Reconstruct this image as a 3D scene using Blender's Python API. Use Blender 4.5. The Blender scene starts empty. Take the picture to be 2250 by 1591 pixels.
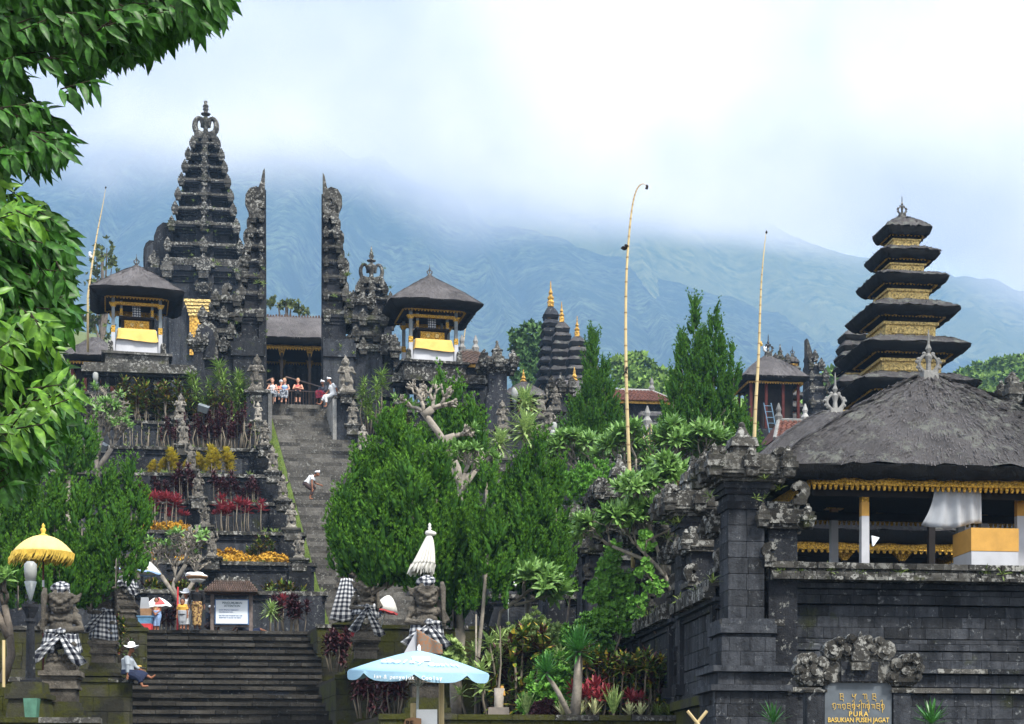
import bpy, bmesh, math, random
import numpy as np
from mathutils import Vector, Matrix, noise as mnoise

# ------------------------------------------------------------------ camera, sky, sun, exposure
S = bpy.context.scene
C = S.collection
F = 3800.0            # focal length in pixels of the 2250 wide photograph
HOR = 1750.0          # eye level, as a row of the photograph
cam_data = bpy.data.cameras.new('camera')
cam = bpy.data.objects.new('camera', cam_data); C.objects.link(cam)
cam_data.sensor_width = 36; cam_data.lens = F / 2250 * 36
cam_data.shift_y = (HOR - 795.5) / 2250
cam_data.clip_start = 0.5; cam_data.clip_end = 20000
cam.location = (0, 0, 0); cam.rotation_euler = (math.radians(90), 0, 0)
S.camera = cam

SUN_EL, SUN_AZ = math.radians(52), math.radians(140)     # azimuth clockwise from +Y
W = bpy.data.worlds.new('World'); S.world = W; W.use_nodes = True
nt = W.node_tree; nt.nodes.clear()
def wn(t, **k):
    n = nt.nodes.new(t)
    for a, b in k.items(): setattr(n, a, b)
    return n
sky = wn('ShaderNodeTexSky'); sky.sky_type = 'NISHITA'; sky.sun_disc = False
sky.sun_elevation = SUN_EL; sky.sun_rotation = SUN_AZ; sky.altitude = 900
tc = wn('ShaderNodeTexCoord')
mp = wn('ShaderNodeMapping'); mp.inputs['Scale'].default_value = (1.0, 1.0, 2.2); mp.inputs['Location'].default_value = (.31, .2, .4)
nz = wn('ShaderNodeTexNoise'); nz.inputs['Scale'].default_value = 3.1; nz.inputs['Detail'].default_value = 7; nz.inputs['Roughness'].default_value = .5; nz.inputs['Distortion'].default_value = .15
cr = wn('ShaderNodeValToRGB')
cr.color_ramp.elements[0].position = .34; cr.color_ramp.elements[0].color = (10.2, 10.9, 12.4, 1)
cr.color_ramp.elements[1].position = .62; cr.color_ramp.elements[1].color = (18, 18, 17.6, 1)
e = cr.color_ramp.elements.new(.50); e.color = (13.0, 13.6, 14.8, 1)
mx = wn('ShaderNodeMix', data_type='RGBA'); mx.inputs[0].default_value = .93
bgd = wn('ShaderNodeBackground'); bgd.inputs['Strength'].default_value = .1
wo = wn('ShaderNodeOutputWorld')
L = nt.links.new
L(tc.outputs['Generated'], mp.inputs['Vector']); L(mp.outputs[0], nz.inputs['Vector']); L(nz.outputs['Fac'], cr.inputs['Fac'])
L(sky.outputs[0], mx.inputs[6]); L(cr.outputs[0], mx.inputs[7]); L(mx.outputs[2], bgd.inputs['Color']); L(bgd.outputs[0], wo.inputs['Surface'])

sd = bpy.data.lights.new('sun', 'SUN'); sd.energy = 5.0; sd.angle = math.radians(10); sd.color = (1, .95, .86)
sun = bpy.data.objects.new('sun', sd); C.objects.link(sun)
sdir = Vector((math.sin(SUN_AZ) * math.cos(SUN_EL), math.cos(SUN_AZ) * math.cos(SUN_EL), math.sin(SUN_EL)))
sun.rotation_euler = sdir.to_track_quat('Z', 'Y').to_euler(); sun.location = sdir * 100
S.view_settings.view_transform = 'Standard'; S.view_settings.look = 'None'; S.view_settings.exposure = .34; S.view_settings.gamma = 1
S.view_settings.use_curve_mapping = False
S.render.engine = 'CYCLES'
cy = S.cycles
cy.max_bounces = 5; cy.diffuse_bounces = 2; cy.glossy_bounces = 2; cy.transmission_bounces = 3; cy.transparent_max_bounces = 8; cy.volume_bounces = 1
cy.volume_step_rate = 1.0; cy.volume_max_steps = 64
cy.use_denoising = True; cy.use_adaptive_sampling = True; cy.adaptive_threshold = .015
random.seed(7); rng = np.random.default_rng(7)

# ------------------------------------------------------------------ placing: photo column/row + distance -> metres
def P(px, py, D): return Vector(((px - 1125) * D / F, D, (HOR - py) * D / F))
def ppm(D): return F / D

# ------------------------------------------------------------------ materials
MATS = {}
class MB:                                  # small material builder
    def __init__(s, name):
        s.m = bpy.data.materials.new(name); s.m.use_nodes = True; s.t = s.m.node_tree; s.t.nodes.clear()
        s.out = s.n('ShaderNodeOutputMaterial'); s.b = s.n('ShaderNodeBsdfPrincipled'); s.l(s.b.outputs[0], s.out.inputs[0])
        s.b.inputs['Specular IOR Level'].default_value = .25; MATS[name] = s.m
    def n(s, t, **k):
        n = s.t.nodes.new(t)
        for a, b in k.items(): setattr(n, a, b)
        return n
    def l(s, a, b): s.t.links.new(a, b)
    def pos(s, scale=(1, 1, 1), obj=False):
        v = s.n('ShaderNodeTexCoord').outputs['Object'] if obj else s.n('ShaderNodeNewGeometry').outputs['Position']
        m = s.n('ShaderNodeMapping'); m.inputs['Scale'].default_value = scale; s.l(v, m.inputs[0]); return m.outputs[0]
    def noise(s, vec, scale, detail=4, rough=.6, lo=None, hi=None):
        n = s.n('ShaderNodeTexNoise'); n.inputs['Scale'].default_value = scale; n.inputs['Detail'].default_value = detail; n.inputs['Roughness'].default_value = rough
        if vec is not None: s.l(vec, n.inputs['Vector'])
        o = n.outputs['Fac']
        if lo is not None:
            r = s.n('ShaderNodeMapRange'); r.inputs[1].default_value = lo; r.inputs[2].default_value = hi; r.clamp = True
            s.l(o, r.inputs[0]); o = r.outputs[0]
        return o
    def mix(s, f, a, b, mode='MIX'):
        m = s.n('ShaderNodeMix', data_type='RGBA', blend_type=mode)
        for v, i in ((f, 0), (a, 6), (b, 7)):
            if isinstance(v, (int, float)): m.inputs[i].default_value = v
            elif isinstance(v, tuple): m.inputs[i].default_value = (*v, 1)
            else: s.l(v, m.inputs[i])
        return m.outputs[2]
    def math(s, op, a, b=0.0):
        m = s.n('ShaderNodeMath', operation=op)
        for v, i in ((a, 0), (b, 1)):
            if isinstance(v, (int, float)): m.inputs[i].default_value = v
            else: s.l(v, m.inputs[i])
        return m.outputs[0]
    def upness(s, lo=.2, hi=.8):
        g = s.n('ShaderNodeNewGeometry'); x = s.n('ShaderNodeSeparateXYZ'); s.l(g.outputs['Normal'], x.inputs[0])
        r = s.n('ShaderNodeMapRange'); r.inputs[1].default_value = lo; r.inputs[2].default_value = hi; r.clamp = True
        s.l(x.outputs[2], r.inputs[0]); return r.outputs[0]
    def bump(s, h, strength=.5, dist=.02):
        b = s.n('ShaderNodeBump'); b.inputs['Strength'].default_value = strength; b.inputs['Distance'].default_value = dist
        s.l(h, b.inputs['Height']); s.l(b.outputs[0], s.b.inputs['Normal'])
    def col(s, c, rough=.9):
        if isinstance(c, tuple): s.b.inputs['Base Color'].default_value = (*c, 1)
        else: s.l(c, s.b.inputs['Base Color'])
        s.b.inputs['Roughness'].default_value = rough; return s.m
def mat_forest(name, c1, c2, c3, scale):
    m = MB(name); p = m.pos()
    a = m.noise(p, scale, 5, .65, .37, .63); b = m.noise(p, scale * .17, 4, .6, .4, .62)
    c = m.mix(a, c1, c2); c = m.mix(b, c, c3); m.bump(m.noise(p, scale * 1.3, 5), .8, 8); return m.col(c, 1)
mat_forest('mountain_forest', (.005, .016, .005), (.22, .30, .12), (.03, .07, .025), .05)
mat_forest('mountain_sunlit_paint', (.06, .14, .03), (.42, .44, .15), (.26, .30, .09), .03)  # sunlight on the far slope painted in as a brighter yellow-green

# ------------------------------------------------------------------ mesh helpers
def tag(o, label=None, cat=None, group=None, kind=None):
    if label: o['label'] = label
    if cat: o['category'] = cat
    if group: o['group'] = group
    if kind: o['kind'] = kind
    return o
def mesh(name, verts, faces, mat=None, parent=None, smooth=False, uv=None):
    me = bpy.data.meshes.new(name)
    me.from_pydata([tuple(v) for v in verts], [], faces)
    if mat: me.materials.append(MATS[mat])
    if smooth: me.polygons.foreach_set('use_smooth', [True] * len(me.polygons))
    o = bpy.data.objects.new(name, me); C.objects.link(o)
    if parent: o.parent = parent
    return o
def grid_mesh(name, X, Y, Z, mat, smooth=True):
    ny, nx = X.shape
    v = np.stack([X, Y, Z], -1).reshape(-1, 3)
    i = np.arange(nx * ny).reshape(ny, nx)
    f = np.stack([i[:-1, :-1], i[:-1, 1:], i[1:, 1:], i[1:, :-1]], -1).reshape(-1, 4)
    me = bpy.data.meshes.new(name); me.from_pydata(v.tolist(), [], f.tolist()); me.materials.append(MATS[mat])
    if smooth: me.polygons.foreach_set('use_smooth', [True] * len(me.polygons))
    o = bpy.data.objects.new(name, me); C.objects.link(o); return o
def vnoise(x, y, seed=0, octaves=5, lac=2.0, gain=.5):     # value noise on arrays
    r = np.random.default_rng(seed); T = r.random((256, 256)); out = 0; a = 1; n = 0
    for k in range(octaves):
        xi = np.floor(x).astype(int); yi = np.floor(y).astype(int); fx = x - xi; fy = y - yi
        fx = fx * fx * (3 - 2 * fx); fy = fy * fy * (3 - 2 * fy)
        g = lambda i, j: T[(i + 37 * k) % 256, (j + 61 * k) % 256]
        out = out + a * ((g(xi, yi) * (1 - fx) + g(xi + 1, yi) * fx) * (1 - fy) + (g(xi, yi + 1) * (1 - fx) + g(xi + 1, yi + 1) * fx) * fy)
        n += a; a *= gain; x = x * lac; y = y * lac
    return out / n * 2 - 1
# ------------------------------------------------------------------ mountain, cloud, haze
def ridge(name, D0, D1, prof, mat, seed, amp, nx=260, ny=110, spur=.5):
    # prof: (photo column, photo row of the crest) at distance D1; foot at D0
    px = np.linspace(-500, 2750, nx); t = np.linspace(0, 1.12, ny)
    PX, T = np.meshgrid(px, t)
    crest = np.interp(PX, [p[0] for p in prof], [p[1] for p in prof])
    D = D0 + (D1 - D0) * T
    Zc = (HOR - crest) * D1 / F
    X = (PX - 1125) * D1 / F * (1 - .25 * (1 - T))
    s = vnoise(X / (D1 * .07) + D * .0003, D / (D1 * .35), seed, 4)
    spurs = 1 - np.abs(vnoise(X / (D1 * .045) + s * .6, D / (D1 * .6), seed + 1, 4)) * 2
    prof_t = np.where(T < 1, T ** 1.25, 1 - (T - 1) * 2.5)
    Z = Zc * (.07 + .93 * prof_t) + amp * spurs * spur * np.clip(T * 2.2, 0, 1) * np.clip((1.15 - T) * 2, .3, 1)
    Z = Z + vnoise(X / (D1 * .006), D / (D1 * .006), seed + 2, 3) * amp * .035
    o = grid_mesh(name, X, D, Z, mat); tag(o, kind='structure'); return o
ridge('mountain', 1500, 3900, [(-500, 330), (60, 330), (300, 290), (600, 270), (760, 330), (900, 405), (980, 440), (1100, 500), (1280, 560), (1500, 640), (1800, 740), (2750, 900)], 'mountain_forest', 3, 190)
ridge('mountain', 2200, 4700, [(-500, 300), (600, 250), (1100, 320), (1380, 340), (1560, 440), (1640, 480), (1800, 545), (2000, 610), (2250, 640), (2750, 800)], 'mountain_sunlit_paint', 11, 210)

def vol_box(name, x0, x1, y0, y1, z0, z1):
    v = [(x, y, z) for z in (z0, z1) for y in (y0, y1) for x in (x0, x1)]
    return mesh(name, v, [(0, 2, 3, 1), (4, 5, 7, 6), (0, 1, 5, 4), (2, 6, 7, 3), (0, 4, 6, 2), (1, 3, 7, 5)])
def vol_mat(name, dens, colr, aniso=0.0):
    m = bpy.data.materials.new(name); m.use_nodes = True; t = m.node_tree; t.nodes.clear()
    o = t.nodes.new('ShaderNodeOutputMaterial'); v = t.nodes.new('ShaderNodeVolumePrincipled')
    v.inputs['Color'].default_value = (*colr, 1); v.inputs['Density'].default_value = dens; v.inputs['Anisotropy'].default_value = aniso
    t.links.new(v.outputs[0], o.inputs['Volume']); MATS[name] = m; return m, t, v
hm, _, _ = vol_mat('haze_air', 1.95e-4, (.40, .65, 1.0))
hz = vol_box('haze', -3300, 3300, -60, 5300, -6, 1950); hz.data.materials.append(hm); tag(hz, kind='stuff')
cm, ct, cv = vol_mat('cloud_glow', 1.0, (.97, .98, 1.0), .2)
def cn(t, **k):
    n = ct.nodes.new(t)
    for a, b in k.items(): setattr(n, a, b)
    return n
g = cn('ShaderNodeTexCoord'); sx = cn('ShaderNodeSeparateXYZ'); ct.links.new(g.outputs['Object'], sx.inputs[0])
n1 = cn('ShaderNodeTexNoise'); n1.inputs['Scale'].default_value = .0013; n1.inputs['Detail'].default_value = 4; n1.inputs['Roughness'].default_value = .5
ct.links.new(g.outputs['Object'], n1.inputs['Vector'])
def cmth(op, a, b=0.0, c=None):
    m = cn('ShaderNodeMath', operation=op)
    for v, i in ((a, 0), (b, 1)) + (((c, 2),) if c is not None else ()):
        if isinstance(v, (int, float)): m.inputs[i].default_value = v
        else: ct.links.new(v, m.inputs[i])
    return m.outputs[0]
xm = cmth('MAXIMUM', sx.outputs[0], -300.0)
base = cmth('ADD', cmth('MULTIPLY', sx.outputs[1], .343), cmth('ADD', cmth('MULTIPLY', n1.outputs['Fac'], -640.0), cmth('MULTIPLY', xm, -.165)))
h = cmth('SUBTRACT', sx.outputs[2], cmth('ADD', base, 330.0))
r = cn('ShaderNodeMapRange'); r.inputs[1].default_value = 0; r.inputs[2].default_value = 260; r.inputs[3].default_value = 0; r.inputs[4].default_value = .0075; r.clamp = True
ct.links.new(h, r.inputs[0]); ct.links.new(r.outputs[0], cv.inputs['Density'])
cv.inputs['Color'].default_value = (0, 0, 0, 1); cv.inputs['Absorption Color'].default_value = (0, 0, 0, 1)
n2 = cn('ShaderNodeTexNoise'); n2.inputs['Scale'].default_value = .0019; n2.inputs['Detail'].default_value = 5; n2.inputs['Roughness'].default_value = .6; ct.links.new(g.outputs['Object'], n2.inputs['Vector'])
cc = cn('ShaderNodeValToRGB'); cc.color_ramp.elements[0].position = .44; cc.color_ramp.elements[0].color = (.60, .62, .72, 1); cc.color_ramp.elements[1].position = .61; cc.color_ramp.elements[1].color = (1.24, 1.17, 1.12, 1)
ct.links.new(n2.outputs['Fac'], cc.inputs[0]); ct.links.new(cc.outputs[0], cv.inputs['Emission Color']); ct.links.new(r.outputs[0], cv.inputs['Emission Strength'])  # cloud emits its own glow, standing in for scattered sunlight
cl = vol_box('cloud', -3000, 3200, 2300, 5200, 500, 1940); cl.data.materials.append(cm); tag(cl, kind='stuff')
# ------------------------------------------------------------------ materials of the place
def mat_stone(name, c1, c2, lich=(.3, .3, .28), lich_amt=.62, moss=None, moss_lo=.5, up_l=0.0, bump=.5, sc=1.0, streak=0.0):
    m = MB(name); p = m.pos(); rnd = m.n('ShaderNodeObjectInfo').outputs['Random']
    a = m.noise(p, 1.3 * sc, 5, .65, .3, .7)
    if streak: a = m.mix(streak, a, m.noise(m.pos((3, 3, .35)), 1.6 * sc, 4, .6, .35, .65))
    c = m.mix(a, c1, c2)
    r = m.n('ShaderNodeMapRange'); r.inputs[3].default_value = .5; r.inputs[4].default_value = 1.6; m.l(rnd, r.inputs[0])
    rr = m.n('ShaderNodeCombineColor'); [m.l(r.outputs[0], rr.inputs[k]) for k in range(3)]
    c = m.mix(1.0, c, rr.outputs[0], 'MULTIPLY')
    fine = m.noise(p, 9 * sc, 5, .7); c = m.mix(m.math('MULTIPLY', m.math('GREATER_THAN', fine, .56), .35), c, c1)
    if moss:
        f = m.noise(p, .9 * sc, 5, .7, moss_lo, moss_lo + .14)
        if up_l: f = m.math('MULTIPLY', f, m.math('ADD', m.upness(.1, .7), .55))
        c = m.mix(m.math('MINIMUM', f, 1.0), c, m.mix(m.noise(p, 14, 3), tuple(x * .6 for x in moss), tuple(min(1, x * 1.5) for x in moss)))
    l = m.noise(p, 6.5 * sc, 5, .75, lich_amt, lich_amt + .05); l2 = m.noise(p, .8 * sc, 3, .6, .4, .6)
    f = m.math('MULTIPLY', l, m.math('ADD', l2, .25))
    if up_l: f = m.math('MULTIPLY', f, m.math('ADD', m.upness(-.1, .7), 1 - up_l))
    c = m.mix(m.math('MINIMUM', f, .95), c, lich)
    m.bump(m.noise(p, 8 * sc, 8, .75), bump * 1.6, .07); return m.col(c, .92)
mat_stone('dark_stone', (.006, .0075, .011), (.030, .032, .038), lich=(.17, .175, .165), lich_amt=.585, streak=.5)
mat_stone('wall_stone', (.006, .0075, .0105), (.048, .052, .060), lich=(.17, .18, .185), lich_amt=.60, moss=(.03, .035, .008), moss_lo=.60, streak=.6)
mat_stone('lichen_stone', (.011, .011, .0105), (.06, .057, .05), lich=(.30, .30, .28), lich_amt=.515, moss=(.04, .05, .008), moss_lo=.57, up_l=.4)
mat_stone('mossy_stone', (.018, .018, .013), (.045, .043, .03), lich=(.12, .12, .10), lich_amt=.66, moss=(.042, .045, .006), moss_lo=.43)
mat_stone('statue_stone', (.06, .055, .046), (.27, .25, .215), lich=(.42, .39, .34), lich_amt=.55, sc=1.6, bump=.8)
mat_stone('guardian_stone', (.035, .031, .026), (.19, .17, .14), lich=(.24, .225, .20), lich_amt=.62, sc=2.0, bump=.9)
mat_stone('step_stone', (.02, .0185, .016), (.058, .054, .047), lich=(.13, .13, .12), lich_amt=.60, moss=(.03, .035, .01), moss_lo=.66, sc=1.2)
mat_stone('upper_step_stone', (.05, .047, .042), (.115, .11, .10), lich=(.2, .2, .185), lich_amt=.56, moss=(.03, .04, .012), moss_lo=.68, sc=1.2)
mat_stone('coping_stone', (.018, .018, .016), (.075, .072, .066), lich=(.30, .30, .28), lich_amt=.53, moss=(.05, .055, .01), moss_lo=.58)
mat_stone('pale_stone', (.14, .14, .135), (.26, .26, .25), lich=(.4, .4, .38), lich_amt=.62)
def mat_thatch(name, c1, c2, lich, amt):
    m = MB(name); p = m.pos((9, 9, 1.4)); q = m.pos()
    a = m.noise(p, 1.5, 6, .75, .3, .7); c = m.mix(a, c1, c2)
    c = m.mix(m.noise(q, .6, 4, .6, .35, .7), c, tuple(x * 1.35 for x in c2))
    c = m.mix(m.math('MULTIPLY', m.noise(q, 1.7, 6, .75, amt, amt + .08), .8), c, lich)
    m.bump(m.noise(p, 4.5, 5, .75), 1, .12); return m.col(c, 1)
mat_thatch('thatch', (.05, .046, .047), (.15, .14, .142), (.18, .18, .17), .60)
mat_thatch('old_thatch', (.025, .023, .024), (.10, .095, .097), (.20, .21, .185), .52)
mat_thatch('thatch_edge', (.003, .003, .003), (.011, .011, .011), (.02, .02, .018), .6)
for k_, c_ in (('thatch', (.115, .107, .108)), ('old_thatch', (.085, .08, .082))): _m = MB(k_ + '_strand'); _n = _m.noise(_m.pos(), 23, 2, .5, .35, .65); _m.col(_m.mix(_n, tuple(x * .5 for x in c_), tuple(x * 1.3 for x in c_)), 1)
def mat_plain(name, c, rough=.85, metal=0.0, var=.3, sc=4.0, bump=0.0, rnd=0.0):
    m = MB(name); p = m.pos()
    cc = m.mix(m.noise(p, sc, 4, .6, .3, .7), tuple(x * (1 - var) for x in c), tuple(min(1, x * (1 + var)) for x in c))
    if rnd:
        h = m.n('ShaderNodeHueSaturation'); m.l(cc, h.inputs['Color'])
        r = m.n('ShaderNodeMapRange'); r.inputs[3].default_value = 1 - rnd; r.inputs[4].default_value = 1 + rnd
        m.l(m.n('ShaderNodeObjectInfo').outputs['Random'], r.inputs[0]); m.l(r.outputs[0], h.inputs['Value']); cc = h.outputs[0]
    if bump: m.bump(m.noise(p, sc * 3, 4), bump, .03)
    m.b.inputs['Metallic'].default_value = metal; return m.col(cc, rough)
def mat_gold(name, c, sc):
    m = MB(name); p = m.pos(); n = m.n('ShaderNodeTexVoronoi'); n.inputs['Scale'].default_value = sc; m.l(p, n.inputs[0])
    f = m.noise(p, sc * 1.3, 3, .6, .35, .6)
    cc = m.mix(f, tuple(x * .3 for x in c), c); m.bump(n.outputs[0], 1, .05); m.b.inputs['Metallic'].default_value = .35
    return m.col(cc, .5)
mat_gold('gold', (.62, .36, .05), 14); mat_gold('gold_far', (.55, .32, .06), 5); mat_gold('pale_gold', (.70, .52, .20), 9)
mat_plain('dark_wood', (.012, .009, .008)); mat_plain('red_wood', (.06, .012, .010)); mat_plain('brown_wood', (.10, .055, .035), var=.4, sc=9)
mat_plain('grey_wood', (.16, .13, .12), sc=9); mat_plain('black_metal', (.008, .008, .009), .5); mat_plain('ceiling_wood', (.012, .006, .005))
mat_plain('white_cloth', (.40, .41, .44), var=.10, sc=2); mat_plain('yellow_cloth', (.62, .42, .12), var=.15, sc=2)
mat_plain('ochre_cloth', (.45, .25, .06), var=.12); mat_plain('orange_cloth', (.62, .26, .03)); mat_plain('grey_cloth', (.30, .32, .35), var=.12, sc=2)
mat_plain('red_tile', (.10, .04, .028), var=.45, sc=2.5, rnd=.2); mat_plain('brown_tile', (.075, .05, .04), var=.4, sc=2.2, rnd=.25); mat_plain('grey_tile', (.065, .058, .054), var=.4, sc=2)
mat_plain('red_brick', (.28, .06, .04), sc=6); mat_plain('pink_wood', (.28, .16, .12)); mat_plain('blue_paint', (.10, .17, .24))
mat_plain('lamp_glass', (.27, .28, .27), .25, var=.12); mat_plain('lamp_metal', (.13, .15, .16), .45); mat_plain('dark_iron', (.02, .022, .024), .5)
mat_plain('bamboo', (.50, .39, .20), .5, var=.2, sc=1.2); mat_plain('bamboo_node', (.26, .18, .09)); mat_plain('dry_leaf', (.03, .022, .018))
mat_plain('bark', (.13, .11, .09), var=.45, sc=5, bump=.6); mat_plain('pale_bark', (.24, .215, .18), var=.35, sc=5, bump=.5); mat_plain('stem_pale', (.17, .145, .11), var=.3); mat_plain('dark_bark', (.03, .022, .015))
mat_plain('gate_iron', (.22, .15, .12), .5); mat_plain('sign_white', (.78, .84, .90), .5, var=.02); mat_plain('sign_frame', (.10, .19, .38), .5, var=.05); mat_plain('sign_ink', (.05, .12, .16), .6, var=.05)
mat_plain('plaque', (.085, .10, .115), .5, var=.25, sc=3); mat_plain('plaque_letter', (.62, .42, .10), .5, var=.05)
mat_plain('soil', (.03, .025, .018)); mat_plain('ground_earth', (.045, .042, .03), var=.4, sc=.5); mat_plain('cardboard', (.26, .15, .08)); mat_plain('basin_blue', (.14, .30, .48), .4)
mat_plain('red_plastic', (.50, .045, .05), .4); mat_plain('concrete', (.17, .15, .13)); mat_plain('umbrella_pole', (.45, .50, .48), .4, var=.05)
mat_plain('umbrella_blue', (.255, .42, .53), .6, var=.04); mat_plain('umbrella_white', (.80, .82, .82), .6, var=.05); mat_plain('umbrella_grey', (.55, .56, .56), .7, var=.1); mat_plain('umbrella_yellow', (.66, .50, .19), .8, var=.08)
mat_plain('fringe_yellow', (.58, .40, .07), .9, var=.3, sc=8); mat_plain('ivory_cloth', (.58, .57, .53), .9, var=.12, sc=3); mat_plain('pastel_yellow', (.72, .68, .45), .7, var=.05); mat_plain('pastel_blue', (.25, .38, .62), .7)
mat_plain('umbrella_red', (.50, .08, .08), .7); mat_plain('green_paint', (.07, .17, .12), .5)
mat_plain('skin', (.24, .105, .06), .6, var=.1); mat_plain('pale_skin', (.50, .26, .18), .6, var=.1); mat_plain('dark_skin', (.12, .055, .035), .6, var=.1); mat_plain('black_hair', (.006, .005, .005), .5); mat_plain('brown_hair', (.10, .05, .03), .6); mat_plain('blond_hair', (.34, .21, .10), .6)
mat_plain('shirt_white', (.62, .64, .66), var=.05); mat_plain('shirt_grey', (.30, .34, .38), var=.08); mat_plain('shirt_black', (.008, .008, .010)); mat_plain('shirt_dark', (.03, .035, .05)); mat_plain('navy_cloth', (.012, .018, .045)); mat_plain('brown_cloth', (.05, .035, .035)); mat_plain('yellow_shirt', (.60, .34, .06)); mat_plain('hat_white', (.75, .77, .80), var=.03)
def mat_speckle(name, a, b, sc, lo=.45, hi=.55):
    m = MB(name); p = m.pos(); return m.col(m.mix(m.noise(p, sc, 3, .6, lo, hi), a, b), .9)
mat_speckle('batik', (.45, .30, .12), (.10, .05, .03), 14); mat_speckle('pink_print', (.55, .10, .10), (.60, .45, .20), 16); mat_speckle('grey_print', (.35, .38, .42), (.05, .06, .08), 10); mat_speckle('red_sarong', (.25, .02, .03), (.08, .02, .05), 12); mat_speckle('plaid', (.26, .13, .07), (.16, .15, .13), 22)
mat_speckle('flower_yellow', (.38, .20, .02), (.60, .36, .05), 8)
def mat_leaf(name, c1, c2, sc=.8, rough=.5, spec=.3, trans=.0, rnd=0.0):
    m = MB(name); p = m.pos(); c = m.mix(m.noise(p, sc, 3, .6, .3, .7), c1, c2); c = m.mix(m.noise(p, sc * 9, 2, .5, .4, .7), c, tuple(min(1, x * 1.7) for x in c2))
    m.b.inputs['Specular IOR Level'].default_value = spec
    if trans:
        t = m.n('ShaderNodeBsdfTranslucent'); x = m.n('ShaderNodeMixShader'); x.inputs[0].default_value = trans
        m.l(c, t.inputs[0]); m.l(m.b.outputs[0], x.inputs[1]); m.l(t.outputs[0], x.inputs[2]); m.l(x.outputs[0], m.out.inputs[0])
    return m.col(c, rough)
mat_leaf('juniper_leaf', (.018, .066, .006), (.072, .17, .014), 2.2, .7, .15); mat_leaf('juniper_leaf_shade_paint', (.008, .032, .004), (.022, .07, .006), 1.3, .7, .15)
mat_leaf('juniper_leaf_mid', (.015, .058, .005), (.062, .15, .012), 2.2, .7, .15); mat_leaf('mango_leaf', (.010, .05, .006), (.036, .12, .013), 3.5, .46, .3, .25); mat_leaf('young_leaf', (.035, .12, .010), (.11, .235, .02), 2.5, .4, .4, .35)
mat_leaf('frangipani_leaf', (.06, .15, .03), (.14, .25, .06), 1.5, .45, .4, .2); mat_leaf('vine_leaf', (.04, .13, .018), (.11, .25, .035), 1.5, .5, .3, .2)
mat_leaf('palm_leaf', (.045, .12, .018), (.16, .24, .05), 2, .5, .3, .2); mat_leaf('yucca_leaf', (.02, .09, .012), (.05, .16, .03), 2, .45, .4, .15); mat_leaf('pale_green_leaf', (.10, .20, .045), (.26, .34, .12), 2, .5, .3, .2)
mat_leaf('red_leaf', (.075, .01, .014), (.25, .035, .045), 5, .5, .3, .2); mat_leaf('purple_leaf', (.016, .006, .008), (.06, .018, .022), 4, .5, .3, .1); mat_leaf('croton_leaf', (.10, .16, .015), (.40, .30, .03), 5, .5, .3, .2); mat_leaf('olive_leaf', (.05, .075, .02), (.10, .12, .04), 3, .6, .2, .1)
mat_leaf('grass_leaf', (.035, .075, .012), (.11, .15, .035), 3, .6, .2, .1); mat_leaf('hill_leaf', (.045, .10, .015), (.12, .19, .04), .12, .8, .1); mat_leaf('far_leaf', (.03, .08, .02), (.07, .13, .04), .4, .8, .1); mat_leaf('striped_leaf', (.12, .20, .06), (.50, .50, .28), 9, .5, .3)
def mat_mixed():                          # croton leaves: green, yellow and maroon, leaf by leaf
    m = MB('mixed_leaf'); p = m.pos(); c = m.mix(m.noise(p, 6, 2, .5, .47, .53), (.04, .10, .012), (.10, .16, .02)); c = m.mix(m.noise(p, 7.3, 2, .5, .56, .6), c, (.36, .26, .03)); c = m.mix(m.noise(m.pos((1.2, 1, .8)), 5.1, 2, .5, .52, .57), c, (.06, .015, .014))
    return m.col(c, .5)
mat_mixed()
def mat_poleng():                          # black, grey and white check, by the cloth's own weave (UV)
    m = MB('poleng_cloth'); uv = m.n('ShaderNodeTexCoord').outputs['UV']; s = m.n('ShaderNodeSeparateXYZ'); m.l(uv, s.inputs[0])
    def band(o): return m.math('GREATER_THAN', m.math('FRACT', o), .5)
    a, b = band(s.outputs[0]), band(s.outputs[1]); t = m.math('MULTIPLY', m.math('ADD', a, b), .5)
    c = m.mix(m.math('GREATER_THAN', t, .25), (.50, .51, .52), (.13, .14, .16)); c = m.mix(m.math('GREATER_THAN', t, .75), c, (.010, .011, .02)); return m.col(c, .9)
mat_poleng()

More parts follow.
